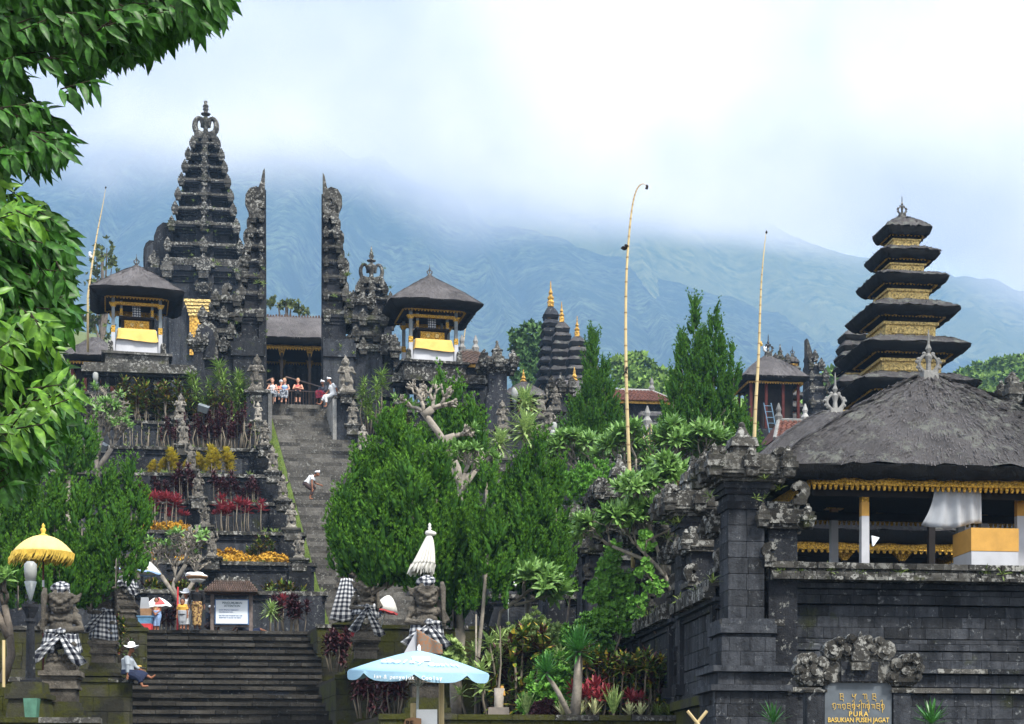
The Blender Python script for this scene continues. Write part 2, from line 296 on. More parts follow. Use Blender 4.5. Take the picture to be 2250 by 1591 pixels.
# ------------------------------------------------------------------ shape builder
class B:
    def __init__(s): s.v = []; s.f = []; s.uv = None
    def add(s, V, Fc):
        k = len(s.v); s.v += [tuple(v) for v in V]; s.f += [tuple(i + k for i in f) for f in Fc]; return s
    def box(s, x0, x1, y0, y1, z0, z1): return s.tbox((x0 + x1) / 2, (y0 + y1) / 2, z0, z1, abs(x1 - x0) / 2, abs(y1 - y0) / 2)
    def tbox(s, cx, cy, z0, z1, w0, d0, w1=None, d1=None):      # half sizes at bottom and top
        w1 = w0 if w1 is None else w1; d1 = d0 if d1 is None else d1
        V = [(cx - w0, cy - d0, z0), (cx + w0, cy - d0, z0), (cx + w0, cy + d0, z0), (cx - w0, cy + d0, z0), (cx - w1, cy - d1, z1), (cx + w1, cy - d1, z1), (cx + w1, cy + d1, z1), (cx - w1, cy + d1, z1)]
        return s.add(V, [(3, 2, 1, 0), (4, 5, 6, 7), (0, 1, 5, 4), (1, 2, 6, 5), (2, 3, 7, 6), (3, 0, 4, 7)])
    def hexa(s, P8): return s.add(P8, [(3, 2, 1, 0), (4, 5, 6, 7), (0, 1, 5, 4), (1, 2, 6, 5), (2, 3, 7, 6), (3, 0, 4, 7)])
    def lathe(s, prof, cx=0, cy=0, n=10, z=0):
        V = []; Fc = []
        for r, h in prof:
            for k in range(n): a = 2 * math.pi * k / n; V.append((cx + r * math.cos(a), cy + r * math.sin(a), z + h))
        for j in range(len(prof) - 1):
            for k in range(n): k2 = (k + 1) % n; Fc.append((j * n + k, j * n + k2, (j + 1) * n + k2, (j + 1) * n + k))
        Fc.append(tuple(range(n))[::-1]); Fc.append(tuple((len(prof) - 1) * n + k for k in range(n)))
        return s.add(V, Fc)
    def tube(s, pts, rad, n=6):
        pts = [Vector(p) for p in pts]; rad = [rad] * len(pts) if isinstance(rad, (int, float)) else rad
        V = []; Fc = []; up = Vector((0, 0, 1)); pu = None
        for i, p in enumerate(pts):
            d = (pts[min(i + 1, len(pts) - 1)] - pts[max(i - 1, 0)]).normalized()
            u = d.cross(Vector((0, 1, 0)) if abs(d.y) < .9 else Vector((1, 0, 0))).normalized(); w = d.cross(u)
            for k in range(n): a = 2 * math.pi * k / n; V.append(p + (u * math.cos(a) + w * math.sin(a)) * rad[i])
        for j in range(len(pts) - 1):
            for k in range(n): k2 = (k + 1) % n; Fc.append((j * n + k, j * n + k2, (j + 1) * n + k2, (j + 1) * n + k))
        Fc.append(tuple(range(n))[::-1]); Fc.append(tuple((len(pts) - 1) * n + k for k in range(n))); return s.add(V, Fc)
    def prism(s, outline, y0, y1, cx=0, cz=0, sc=1, flip=1):     # outline in x-z, extruded in y
        n = len(outline); V = [(cx + flip * x * sc, y0, cz + z * sc) for x, z in outline] + [(cx + flip * x * sc, y1, cz + z * sc) for x, z in outline]
        return s.add(V, [tuple(range(n)), tuple(range(2 * n - 1, n - 1, -1))] + [(i, (i + 1) % n, n + (i + 1) % n, n + i) for i in range(n)])
    def ell(s, c, r, n=10, m=7, rot=None):
        V = []; Fc = []
        for j in range(m + 1):
            t = math.pi * j / m
            for k in range(n):
                a = 2 * math.pi * k / n; p = Vector((r[0] * math.sin(t) * math.cos(a), r[1] * math.sin(t) * math.sin(a), r[2] * math.cos(t)))
                if rot: p = rot @ p
                V.append(p + Vector(c))
        for j in range(m):
            for k in range(n): k2 = (k + 1) % n; Fc.append((j * n + k, (j + 1) * n + k, (j + 1) * n + k2, j * n + k2))
        return s.add(V, Fc)
    def obj(s, name, mat, parent=None, smooth=False, label=None):
        o = mesh(name, s.v, s.f, mat, parent, smooth)
        if label: o['label'] = label
        return o
def fast_mesh(name, V, Fa, mat, parent=None, smooth=False):      # V (n,3), Fa (m,k) arrays
    me = bpy.data.meshes.new(name); k = Fa.shape[1]
    me.vertices.add(len(V)); me.vertices.foreach_set('co', V.astype(np.float32).ravel())
    me.loops.add(Fa.size); me.loops.foreach_set('vertex_index', Fa.astype(np.int32).ravel())
    me.polygons.add(len(Fa)); me.polygons.foreach_set('loop_start', np.arange(0, Fa.size, k, dtype=np.int32))
    me.update(calc_edges=True); me.materials.append(MATS[mat])
    if smooth: me.polygons.foreach_set('use_smooth', np.ones(len(Fa), bool))
    o = bpy.data.objects.new(name, me); C.objects.link(o)
    if parent: o.parent = parent
    return o
def thing(name, label, cat, loc=(0, 0, 0), rot=0, group=None, kind=None):
    o = bpy.data.objects.new(name, None); o.empty_display_size = .2; C.objects.link(o); o.location = loc; o.rotation_euler = (0, 0, rot)
    return tag(o, label, cat, group, kind)
CHILD = {}
def copy_tree(o, loc=None, rot=None, label=None, group=None, scale=None, parent=None):
    c = o.copy(); C.objects.link(c)
    if parent is not None: c.parent = parent
    if loc is not None: c.location = loc
    if rot is not None: c.rotation_euler = (0, 0, rot) if isinstance(rot, (int, float)) else rot
    if scale is not None: c.scale = (scale,) * 3 if isinstance(scale, (int, float)) else scale
    if label: c['label'] = label
    if group: c['group'] = group
    if o.name not in CHILD: CHILD[o.name] = list(o.children)
    for ch in CHILD[o.name]: copy_tree(ch, parent=c)
    return c
def share(name, me, parent, loc, scale=(1, 1, 1), rot=0.0):
    o = bpy.data.objects.new(name, me); C.objects.link(o); o.parent = parent; o.location = loc; o.scale = (scale,) * 3 if isinstance(scale, (int, float)) else scale; o.rotation_euler = (0, 0, rot) if isinstance(rot, (int, float)) else rot
    return o
def chamfer_cube(c=.06):
    a = .5; b = .5 - c; V = []
    for sx in (-1, 1):
        for sy in (-1, 1):
            for sz in (-1, 1): V += [(sx * a, sy * b, sz * b), (sx * b, sy * a, sz * b), (sx * b, sy * b, sz * a)]
    bm = bmesh.new(); [bm.verts.new(v) for v in V]; bmesh.ops.convex_hull(bm, input=bm.verts); bmesh.ops.dissolve_limit(bm, angle_limit=.05, verts=bm.verts, edges=bm.edges)
    me = bpy.data.meshes.new('block'); bm.to_mesh(me); bm.free(); return me
BLK = {}
def blk(mat):
    if mat not in BLK:
        me = chamfer_cube(.022); me.materials.append(MATS[mat]); BLK[mat] = me
    return BLK[mat]
def block(name, parent, c, size, mat, rot=0.0): return share(name, blk(mat), parent, c, size, rot)
def wall_blocks(name, parent, p0, p1, zs, blen, thick, mats, jit=.02, inset=0.0, gap=.012):
    """courses of separate stones along p0-p1 (2D), faces towards the right-hand normal side"""
    p0 = Vector(p0); p1 = Vector(p1); d = p1 - p0; Lw = d.length; u = d / Lw; ang = math.atan2(u.y, u.x); nrm = Vector((u.y, -u.x))
    for i in range(len(zs) - 1):
        z0, z1 = zs[i], zs[i + 1]; s = 0; first = True
        while s < Lw - .01:
            l = blen * random.uniform(.7, 1.3) * (.5 if first and i % 2 else 1); first = False
            if Lw - s - l < blen * .4: l = Lw - s
            o = inset + random.uniform(0, jit); c = p0 + u * (s + l / 2) + nrm * (o - thick / 2)
            block(name, parent, (c.x, c.y, (z0 + z1) / 2), (l - gap, thick, z1 - z0 - gap), random.choice(mats), ang); s += l

# frame of the great stair and its terraces: a runs along the fronts, b into the hill
def M(a, b, z): return Vector((-9.75 + a - .25 * b, 60 + .12 * a + b, z))
def A(px, b):
    k = (px - 1125) / F; return (k * (60 + b) + 9.75 + .25 * b) / (1 - .12 * k)
def Yab(a, b): return 60 + .12 * a + b
def Z(py, Y): return (HOR - py) * Y / F
AF = math.atan(.12); AV = math.atan2(1, -.25)
def sbox(bl, a0, a1, b0, b1, z0, z1):
    return bl.hexa([M(a0, b0, z0), M(a1, b0, z0), M(a1, b1, z0), M(a0, b1, z0), M(a0, b0, z1), M(a1, b0, z1), M(a1, b1, z1), M(a0, b1, z1)])
def sblocks(name, parent, a0, a1, b, zs, blen, thick, mats, **k):   # stones of a front wall
    p, q = M(a0, b, 0), M(a1, b, 0); wall_blocks(name, parent, (p.x, p.y), (q.x, q.y), zs, blen, thick, mats, **k)
def zl(z0, z1, n): return [z0 + (z1 - z0) * i / n for i in range(n + 1)]
# ------------------------------------------------------------------ ground
gy = [-60, 0, 20, 27, 36, 48, 55, 60, 66, 76, 86, 100, 120, 140, 200, 300, 500, 900, 1500]
gz = [-2.2, -1.6, -.9, -.6, -.2, .8, 1.8, 2.6, 4.5, 9.5, 16, 19, 22, 25, 30, 38, 55, 90, 140]
ys = np.concatenate([np.linspace(-60, 160, 111), np.linspace(170, 1500, 40)]); xs = np.linspace(-1, 1, 81)
X, Y = np.meshgrid(xs, ys); X = X * (90 + np.abs(Y) * .75)
Zg = np.interp(Y, gy, gz) + vnoise(X * .05 + 50, Y * .05 + 50, 5, 3) * np.clip(Y / 300, .05, 6)
tag(grid_mesh('ground', X, Y, Zg, 'ground_earth'), kind='structure')

# ------------------------------------------------------------------ lower stair
ls = thing('lower_stair', 'broad dark stone stair rising from the foreground to the notice board landing', 'stairs', M(0, -8, 0) * 1, 0)
ls.location = (0, 0, 0)
rows = [1385, 1399, 1413, 1427, 1441, 1455, 1468, 1482, 1495, 1508, 1526, 1543, 1561, 1581, 1602]
core = B()
for i, r in enumerate(rows):
    b = -.72 * i; Yc = 60 + b; z = Z(r, Yc); zn = Z(rows[i + 1], Yc - .72) if i + 1 < len(rows) else z - .3
    la, ra = (A(322, b), A(697, b)) if r < 1484 else ((A(289, b), A(741, b)) if r < 1570 else (A(222, b), A(832, b)))
    la -= .15; ra += .15
    sbox(core, la, ra, b + .06, b + (4.0 if i == 0 else 1.2), zn - .5, z - .10)
    p, q = M(la, b, 0), M(ra, b, 0)
    wall_blocks('step_slab', ls, (p.x, p.y), (q.x, q.y), [z - .125, z], .95, .9, ['step_stone'], jit=.03)
    wall_blocks('riser_stone', ls, (p.x, p.y), (q.x, q.y), [zn, z - .13], .75, .3, ['step_stone', 'step_stone', 'dark_stone'], jit=.012, inset=-.07)
core.obj('stair_core', 'step_stone', ls)
# landing in front of the terraces
lb = B(); sbox(lb, -22, 24, .4, 7, 1, 5.74); lo = lb.obj('landing_paving', 'step_stone'); tag(lo, kind='structure')

# ------------------------------------------------------------------ upper stair
us = thing('upper_stair', 'long steep grey stone stair climbing to the split gate', 'stairs', (0, 0, 0))
NS = 60; core = B(); BT = 27.0
for i in range(NS):
    t = i / (NS - 1); r = 1385 + (889 - 1385) * t ** 1.0
    b = 5.3 + (BT - 5.3) * t
    # photo rows are measured, depth goes linearly; find the tread height from both
    z = Z(1385 - 7.2 if i == 0 else r, Yab(6, b))
    la, ra = A(728 - 138 * t, b), A(728 - 138 * t, b) + 3.65
    if i < 5: ra += 3.0 - .6 * i
    if i == 0: pz = z - .25
    sbox(core, la, ra, b + .04, b + .9, pz - .35, z - .03)
    p, q = M(la, b, 0), M(ra, b, 0)
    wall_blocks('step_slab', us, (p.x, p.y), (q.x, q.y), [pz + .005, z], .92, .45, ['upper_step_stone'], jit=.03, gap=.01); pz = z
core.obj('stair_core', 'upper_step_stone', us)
TOPZ = pz; EDGE = [(A(728 - 138 * i / (NS - 1), 5.3 + (BT - 5.3) * i / (NS - 1)), 5.3 + (BT - 5.3) * i / (NS - 1)) for i in range(NS)]
def stair_a(b): return float(np.interp(b, [e[1] for e in EDGE], [e[0] for e in EDGE]))

# ------------------------------------------------------------------ terraces
TER = [(5.6, 1301, 721), (8.4, 1237, 697), (11.2, 1171, 674), (14.0, 1106, 650), (17.0, 1045, 625), (20.0, 988, 603), (23.2, 932, 583)]
TZ = []
for k, (b, row, pxr) in enumerate(TER):
    ar = A(pxr, b) - .12; Yc = Yab(ar, b); z = Z(row, Yc); z0 = TZ[-1][1] if TZ else 5.7; TZ.append((b, z, ar))
    depth = (TER[k + 1][0] - b if k < 6 else 3.0) + .5
    for side in (0, 1):
        if side == 0: a0, a1 = -17, ar
        else: a0, a1 = stair_a(b) + 3.75, stair_a(b) + 20
        t = thing('terrace_wall', f'{["lowest", "second lowest", "third", "fourth", "fifth", "sixth", "topmost"][k]} planted terrace wall on the {"left" if side == 0 else "right"} of the long stair', 'wall', (0, 0, 0), 0, 'terrace walls beside the long stair')
        w = B(); sbox(w, a0, a1, b, b + depth, z0 - 1.2, z - .16); w.obj('wall_core', 'dark_stone', t)
        # base plinth, pilasters, panels, coping
        w = B(); sbox(w, a0, a1 + .03, b - .10, b, z0 - .3, z0 + .16); sbox(w, a0, a1 + .05, b - .07, b, z - .36, z - .17); w.obj('moulding', 'dark_stone', t)
        wid = [(a1 - 1.0, a1 - .12)] if side == 0 else [(a0 + .12, a0 + 1.0)]
        for q in range(5):
            c = (a1 - 6.2 - q * 5.2) if side == 0 else a0 + 6.2 + q * 5.2
            wid.append((c - .45, c + .45))
        for (p0, p1) in wid:
            if p0 < a0 or p1 > a1 + .1: continue
            w = B(); sbox(w, p0, p1, b - .14, b, z0, z - .17); w.obj('pilaster', 'dark_stone', t)
        edges = sorted(wid)
        for (e0, e1) in [(edges[i][1] + .35, edges[i + 1][0] - .35) for i in range(len(edges) - 1)] + ([(edges[0][0] - 4.5, edges[0][0] - .35)] if side == 0 else []):
            if e0 < a0 or e1 > a1: continue
            w = B(); sbox(w, e0, e1, b - .05, b, z0 + .36, z - .50); w.obj('panel', 'wall_stone', t)
        p, q = M(a0, b, 0), M(a1 + .12, b, 0)
        wall_blocks('coping_stone', t, (p.x, p.y), (q.x, q.y), [z - .165, z], 1.1, .5, ['coping_stone', 'lichen_stone'], jit=.05, inset=.16)
        w = B(); sbox(w, a0, a1, b + .3, b + depth, z - .2, z - .05); w.obj('soil', 'soil', t)
# grass strip between terraces and the stair
gs = B()
for i in range(NS - 1):
    (ea, eb), (fa, fb) = EDGE[i], EDGE[i + 1]; r0 = 1385 + (889 - 1385) * i / (NS - 1); r1 = 1385 + (889 - 1385) * (i + 1) / (NS - 1)
    z0 = Z(r0, Yab(ea, eb)) - .05; z1 = Z(r1, Yab(fa, fb)) - .05
    gs.add([M(ea - .55, eb, z0 - .4), M(ea, eb, z0), M(fa, fb, z1), M(fa - .55, fb, z1 - .4)], [(0, 1, 2, 3)])
tag(gs.obj('grass_bank', 'grass_leaf'), kind='structure')
N = 2600; t = rng.random(N) * 58; V = []; Fa = []
for i in range(N):
    j = int(t[i]); f = t[i] - j; (ea, eb), (fa, fb) = EDGE[j], EDGE[j + 1]; a = ea + (fa - ea) * f - rng.random() * .5; b = eb + (fb - eb) * f
    z = Z(1385 + (889 - 1385) * t[i] / (NS - 1), Yab(a, b)) - .3; p = M(a, b, z); s = rng.uniform(.12, .3); th = rng.uniform(0, 6.28); dx, dy = math.cos(th) * .03, math.sin(th) * .03
    V += [p + Vector((-dx, -dy, 0)), p + Vector((dx, dy, 0)), p + Vector((rng.uniform(-.1, .1), rng.uniform(-.1, .1), s))]; Fa.append((3 * i, 3 * i + 1, 3 * i + 2))
tag(mesh('grass', V, Fa, 'grass_leaf'), kind='stuff')

# ------------------------------------------------------------------ planters beside the lower stair
def planter(label, px0, px1, row, b, depth, below, side, mat='mossy_stone'):
    a0, a1 = A(px0, b), A(px1, b); Yc = Yab((a0 + a1) / 2, b); z = Z(row, Yc)
    t = thing('planter_wall', label, 'wall', (0, 0, 0), 0, 'mossy planter walls beside the lower stair')
    w = B(); sbox(w, a0 + .05, a1 - .05, b + .05, b + depth, z - below, z - .12); w.obj('wall_core', 'mossy_stone', t)
    n = max(2, round((below - .14) / .42)); sblocks('wall_stone', t, a0, a1, b, zl(z - below, z - .14, n), .85, .25, [mat], jit=.012)
    p, q = (M(a1, b, 0), M(a1, b + depth, 0)) if side > 0 else (M(a0, b + depth, 0), M(a0, b, 0))
    wall_blocks('wall_stone', t, (p.x, p.y), (q.x, q.y), zl(z - below, z - .14, n), .85, .25, [mat], jit=.012)
    sblocks('coping_stone', t, a0 - .04, a1 + .04, b, [z - .14, z], 1.0, .45, ['mossy_stone', 'coping_stone'], inset=.05)
    w = B(); sbox(w, a0, a1, b + .3, b + depth, z - .2, z - .06); w.obj('soil', 'soil', t)
    return z, b
planter('mossy planter wall with croton plants left of the stair top', -260, 322, 1375, -4.6, 6, 2.6, 1)
planter('mossy planter wall the hat-wearing vendor leans on', -260, 290, 1487, -10.8, 7, 2.2, 1)
planter('lowest mossy wall in the bottom left corner', -300, 217, 1575, -19.5, 9, 2.5, 1)
planter('mossy wall right of the stair top below the chequered cloth', 697, 1190, 1374, -2.4, 6, 2.8, -1)
planter('second mossy planter wall right of the stair', 738, 1275, 1484, -10.0, 8, 2.4, -1)
planter('low front planter wall holding tree trunks and striped grasses', 835, 1512, 1570, -20.5, 11, 2.6, -1)
# ------------------------------------------------------------------ carved ornaments (shared shapes)
EAR = [(0, 0), (.5, 0), (.52, .25), (.40, .42), (.62, .55), (.60, .85), (.42, 1.05), (.30, 1.30), (.12, 1.12), (.20, .92), (.10, .80), (.02, .95), (-.12, .7), (-.05, .4)]
CURL = [(0, 0), (.9, 0), (.95, .5), (1.15, .95), (1.12, 1.5), (.85, 1.95), (.4, 2.1), (.05, 1.9), (-.12, 1.5), (.1, 1.2), (.35, 1.35), (.5, 1.2), (.42, .95), (.15, .85), (.2, .6), (-.1, .45)]
LEAFO = [(-.5, 0), (.5, 0), (.55, .35), (.38, .55), (.42, .8), (.2, 1.0), (0, 1.35), (-.2, 1.0), (-.42, .8), (-.38, .55), (-.55, .35)]
def proto_mesh(name, builder, mat):
    me = bpy.data.meshes.new(name); me.from_pydata(builder.v, [], builder.f); me.materials.append(MATS[mat]); return me
def ante():       # corner antefix: stepped block with a pointed crest
    b = B(); b.tbox(0, 0, -.55, 0, .40, .40, .50, .50); b.tbox(0, 0, .003, .42, .60, .60); b.tbox(0, 0, .423, .78, .44, .44, .52, .52); b.tbox(0, 0, .78, .9, .3, .3)
    b.prism([(x * .8, z * .8) for x, z in LEAFO], -.12, .12, 0, .5); b.add(*(lambda q: ([(y, x, z) for x, y, z in q.v], q.f))(B().prism([(x * .7, z * .75) for x, z in LEAFO], -.13, .13, 0, .5)))
    return b
ANT = {m: proto_mesh('antefix', ante(), m) for m in ('lichen_stone', 'coping_stone')}
EARM = {m: proto_mesh('ear_ornament', B().prism(EAR, -.2, .2), m) for m in ('lichen_stone', 'coping_stone')}
CURLM = proto_mesh('curl_ornament', B().prism(CURL, -.25, .25), 'lichen_stone')
FACEB = B(); FACEB.ell((0, 0, .5), (.42, .3, .42), 8, 6); FACEB.ell((-.18, -.25, .6), (.12, .1, .12), 6, 4); FACEB.ell((.18, -.25, .6), (.12, .1, .12), 6, 4); FACEB.ell((0, -.3, .42), (.1, .12, .1), 6, 4); FACEB.tbox(0, -.2, .18, .32, .26, .14); FACEB.prism([(x * .5 + .3, z * .6) for x, z in EAR], -.1, .1, 0, .3); FACEB.prism([(x * .5 + .3, z * .6) for x, z in EAR], -.1, .1, 0, .3, 1, -1)
FACEM = proto_mesh('carved_face', FACEB, 'lichen_stone')

def tier(bl, corn, x0, x1, d, z0, z1, o, steps=3, inner=None):
    """body of one tier and its stepped cornice; o = overhang; inner: 'L'/'R' flat cut side"""
    h = z1 - z0; l = lambda e: x0 - (0 if inner == 'L' else e); r = lambda e: x1 + (0 if inner == 'R' else e)
    bl.box(l(o * .45), r(o * .45), -d - o * .45, d + o * .45, z0, z0 + h * .12)
    bl.box(l(o * .2), r(o * .2), -d - o * .2, d + o * .2, z0 + h * .12, z0 + h * .2)
    bl.box(l(0), r(0), -d, d, z0 + h * .2, z0 + h * .56)
    for k in range(steps):
        e = o * (k + 1) / steps; zz = z0 + h * (.56 + .30 * k / steps)
        bl.box(l(e), r(e), -d - e, d + e, zz, zz + h * .30 / steps)
    corn.box(l(o * 1.05), r(o * 1.05), -d - o * 1.05, d + o * 1.05, z0 + h * .86, z1)
def candi(root, spec, dr=.8, inner=None, ant=.42, mat='dark_stone', proj=True, rib=True):
    """spec: list of (z0, z1, half_width, overhang)"""
    for (z0, z1, w, o) in spec:
        b = B(); c = B(); x0, x1 = (-w, w) if inner is None else ((0, 2 * w) if inner == 'L' else (-2 * w, 0)); d = w * dr if inner is None else max(w * dr, .35)
        tier(b, c, x0, x1, d, z0, z1, o, 3, inner)
        if proj and inner is None:
            pw = w * .34; h = z1 - z0
            b.box(-pw, pw, -d - o * .75, d + o * .75, z0 + .01, z1 - .14 * h - .004); c.box(-pw - .08, pw + .08, -d - o * 1.35, d + o * 1.35, z0 + h * .82, z1 + .02)
            b.box(-w - o * .75, w + o * .75, -pw * dr, pw * dr, z0 + .012, z1 - .14 * h - .006)
        t = b.obj('tier', mat, root); c.obj('cornice', 'coping_stone' if random.random() < .3 else 'lichen_stone', t)
        s = ant * (.7 + .3 * (z1 - z0)); pts = []
        for sx in (-1, 1):
            for sy in (-1, 1):
                if inner == 'L' and sx < 0: pts.append((x0 + s * .5, sy * (d + o), .75)); continue
                if inner == 'R' and sx > 0: pts.append((x1 - s * .5, sy * (d + o), .75)); continue
                pts.append(((x1 + o * .9) if sx > 0 else (x0 - o * .9), sy * (d + o * .9), 1))
        if inner is None: pts += [(0, -d - o * 1.3, 1.1)]
        for (x, y, q) in pts:
            share('antefix', ANT[random.choice(['lichen_stone', 'coping_stone'])], root, (x, y, z1 - .28 * (z1 - z0)), s * q * random.uniform(.85, 1.15) / 1, 0).scale = (s * q, s * q, s * q * 1.1)
def bake(fn):                        # write a builder's shape straight into an object
    b = B(); fn(b); return b
def heart_crown(root, z, s, mat='lichen_stone', name='crown', gap=1.0, fat=1.0, pot=False):
    b = B(); b.tbox(0, 0, z, z + .25 * s, .62 * s, .5 * s, .72 * s, .56 * s); b.tbox(0, 0, z + .25 * s, z + .45 * s, .5 * s, .4 * s)
    b.obj('crown_base', mat, root)
    for sg in (-1, 1):
        pts = []
        for k in range(13):
            a = math.radians(-60 + k * 21); r = .36 * s; pts.append((sg * (.42 * gap * s + r * math.cos(a) * (.75 if k < 9 else .6)), 0, z + .95 * s + r * math.sin(a) * 1.35))
        pts = [(sg * .18 * s, 0, z + .42 * s)] + pts
        b = B(); b.tube(pts, [.13 * s] + [.15 * s * fat * (1 - .035 * k) for k in range(13)], 6); b.obj('crown_horn', mat, root, True)
    b = B(); b.lathe([(.2 * s, 0), (.14 * s, .3 * s), (.24 * s, .62 * s), (.32 * s, .85 * s), (.26 * s, 1.0 * s), (.12 * s, 1.08 * s), (.10 * s, 1.2 * s), (.30 * s, 1.24 * s), (.33 * s, 1.3 * s), (.12 * s, 1.36 * s), (.14 * s, 1.5 * s), (.2 * s, 1.6 * s), (.12 * s, 1.72 * s)] + ([(.20 * s, 1.76 * s), (.17 * s, 1.86 * s), (.09 * s, 1.92 * s), (.13 * s, 2.05 * s), (.11 * s, 2.12 * s), (.03 * s, 2.16 * s)] if pot else [(.13 * s, 1.84 * s), (.08 * s, 1.9 * s), (.06 * s, 2.1 * s), (.015 * s, 2.3 * s)]), n=8, z=z + .43 * s)
    b.obj('finial', mat, root, True)

# ------------------------------------------------------------------ great gate tower behind
D = 130; base = P(452, 800, D); T = thing('gate_tower', 'tallest dark stone gate tower with many tiers and pierced crown on the left', 'gate tower', (base.x, base.y, 26), AF)
def zr(row, d=130): return (HOR - row) * d / F - 26
sc = 130 / F
edges_ = [(700, 590, 72, 14), (600, 556, 70, 15), (556, 508, 63, 14), (508, 474, 57, 13), (474, 442, 52, 12), (442, 408, 46, 11), (408, 377, 40, 10), (377, 348, 34, 9), (348, 320, 26, 8), (320, 308, 22, 4)]
candi(T, [(zr(a), zr(b) - .004 * i, (w - 11) * sc, (o + 5) * sc) for i, (a, b, w, o) in enumerate(edges_)], .85, ant=.42)
b = B(); b.box(-74 * sc, 74 * sc, -2.3, 2.3, -5, zr(700) - .01); b.box(-92 * sc, 92 * sc, -1.9, 1.9, -5, zr(640)); b.obj('body', 'wall_stone', T)
for side in (-1,):
    for (x0_, wd_, top_, bot_, dy_) in ((66, 46, 497, 606, .5), (104, 30, 536, 606, .4)):
        ww_, hh_ = wd_ * sc, zr(top_) - zr(bot_); RO = [(0, 0), (ww_ * .96, 0), (ww_ * 1.0, hh_ * .45), (ww_ * .97, hh_ * .72), (ww_ * .82, hh_ * .9), (ww_ * .55, hh_), (ww_ * .2, hh_ * .99), (0, hh_ * .9)]
        b = B(); b.prism(RO, -dy_, dy_, side * x0_ * sc, zr(bot_), 1, side); q = b.obj('shoulder_panel', 'dark_stone', T); b = B(); b.prism([(x * .8 + ww_ * .06, z * .84 + .05) for x, z in RO], -dy_ - .08, -dy_, side * x0_ * sc, zr(bot_), 1, side); b.obj('inset', 'wall_stone', q)
    share('ear_ornament', EARM['lichen_stone'], T, (-100 * sc, -.6, zr(606)), (-1.2, 1.2, 1.2))
    b = B(); b.box(min(side * 80 * sc, side * 138 * sc), max(side * 80 * sc, side * 138 * sc), -1.2, 1.2, -5, zr(602)); b.obj('shoulder', 'dark_stone', T)
heart_crown(T, zr(309), 1.16, fat=1.35, pot=True)
b = B(); b.box(-30 * sc, 30 * sc, -2.62, -2.4, zr(800), zr(690)); g = b.obj('gilded_door', 'gold_far', T)
for k in range(5):
    b = B(); b.box(-32 * sc - .08 * k, 32 * sc + .08 * k, -2.72 - .05 * k, -2.6, zr(716 - k * 7) + .02, zr(710 - k * 7)); b.obj('door_moulding', 'pale_gold', g)
share('carved_face', FACEM, T, (0, -2.7, zr(672)), 1.1)

# ------------------------------------------------------------------ split gate at the head of the stair
def split_half(label, px_in, top_row, inner, Dg):
    z0 = 19.4; base = P(px_in, 880, Dg); root = thing('split_gate_half', label, 'split gate', (base.x, base.y, z0), AF, 'halves of the split gate')
    zz = lambda row: (HOR - row) * Dg / F - z0; s = Dg / F; sg = 1 if inner == 'L' else -1
    rows_ = [(760, 690, 64), (690, 650, 58), (650, 612, 52), (612, 578, 50), (578, 545, 46), (545, 512, 40), (512, 480, 33)]
    candi(root, [(zz(a), zz(b_) - .003 * i, w * s / 2 * (.78 - .035 * i), 7 * s) for i, (a, b_, w) in enumerate(rows_)], 1.25, inner, ant=.36)
    b = B(); w = 66 * s
    b.box(0 if sg > 0 else -w, w if sg > 0 else 0, -1.5, 1.7, -1, zz(760) - .01); b.box(0 if sg > 0 else -w - .12, w + .12 if sg > 0 else 0, -1.62, 1.8, zz(800), zz(770)); b.obj('body', 'wall_stone', root)
    # plain sawn inner face, a full slab to the tip
    b = B(); hi = zz(top_row + 8)
    V = [(0, -1.5, -1), (0, 1.7, -1), (0, .15, hi), (0, -.15, hi)]; b.hexa([(-.06 * sg, -1.45, -1), (.3 * sg, -1.45, -1), (.3 * sg, 1.9, -1), (-.06 * sg, 1.9, -1), (-.06 * sg, -.1, hi), (.25 * sg, -.1, hi), (.25 * sg, .2, hi), (-.06 * sg, .2, hi)]); b.obj('inner_face', 'dark_stone', root)
    # crowning spire and curls
    b = B(); b.prism([(0, 0), (.75, 0), (.8, .35), (.5, .5), (.42, 1.0), (.22, 1.5), (.1, 2.1), (0, 2.25)], -.4, .4, 0, zz(top_row + 52), .9, sg); b.obj('spire', 'coping_stone', root)
    for (x, row, k) in ((.12, 480, .95), (.36, 482, .5), (.46, 512, .5), (.56, 545, .58), (.66, 578, .5), (.74, 612, .68), (.88, 650, .5)):
        share('curl_ornament', CURLM, root, (x * sg, -.2, zz(row) - .1), (sg * k * .8, 1, k * .8), 0)
    return root, zz, s, sg
RG, zz, s, sg = split_half('right half of the tall split gate with plain inner face', 709, 420, 'L', 89)
# wing of the right half
def wing(root, zz, s, sg, name='wing'):
    for (x0, x1, r0, r1, d) in ((64, 128, 900, 772, 1.3), (64, 112, 772, 742, 1.1), (64, 128, 742, 706, 1.0), (60, 100, 706, 668, .9)):
        b = B(); b.box(*sorted((sg * x0 * s, sg * x1 * s)), -d, d, zz(r0), zz(r1) - .3); t = b.obj(name, 'wall_stone', root)
        c = B(); c.box(*sorted((sg * x0 * s, sg * (x1 + 5) * s)), -d - .2, d + .2, zz(r1) - .3, zz(r1)); c.box(*sorted((sg * x0 * s, sg * (x1 + 9) * s)), -d - .3, d + .3, zz(r1) - .18, zz(r1) + .04); c.obj('cornice', 'lichen_stone', t)
        for k in (0, 1): share('antefix', ANT['lichen_stone'], root, (sg * (x1 + 4 - k * 45) * s, -d - .15, zz(r1) - .25), .42)
        share('curl_ornament', CURLM, root, (sg * (x1 - 28) * s, -.3, zz(r1)), (sg * .42, .9, .42))
wing(RG, zz, s, sg)
LG, zz, s, sg = split_half('left half of the tall split gate in front of the great tower', 582, 410, 'R', 89)
wing(LG, zz, s, sg)
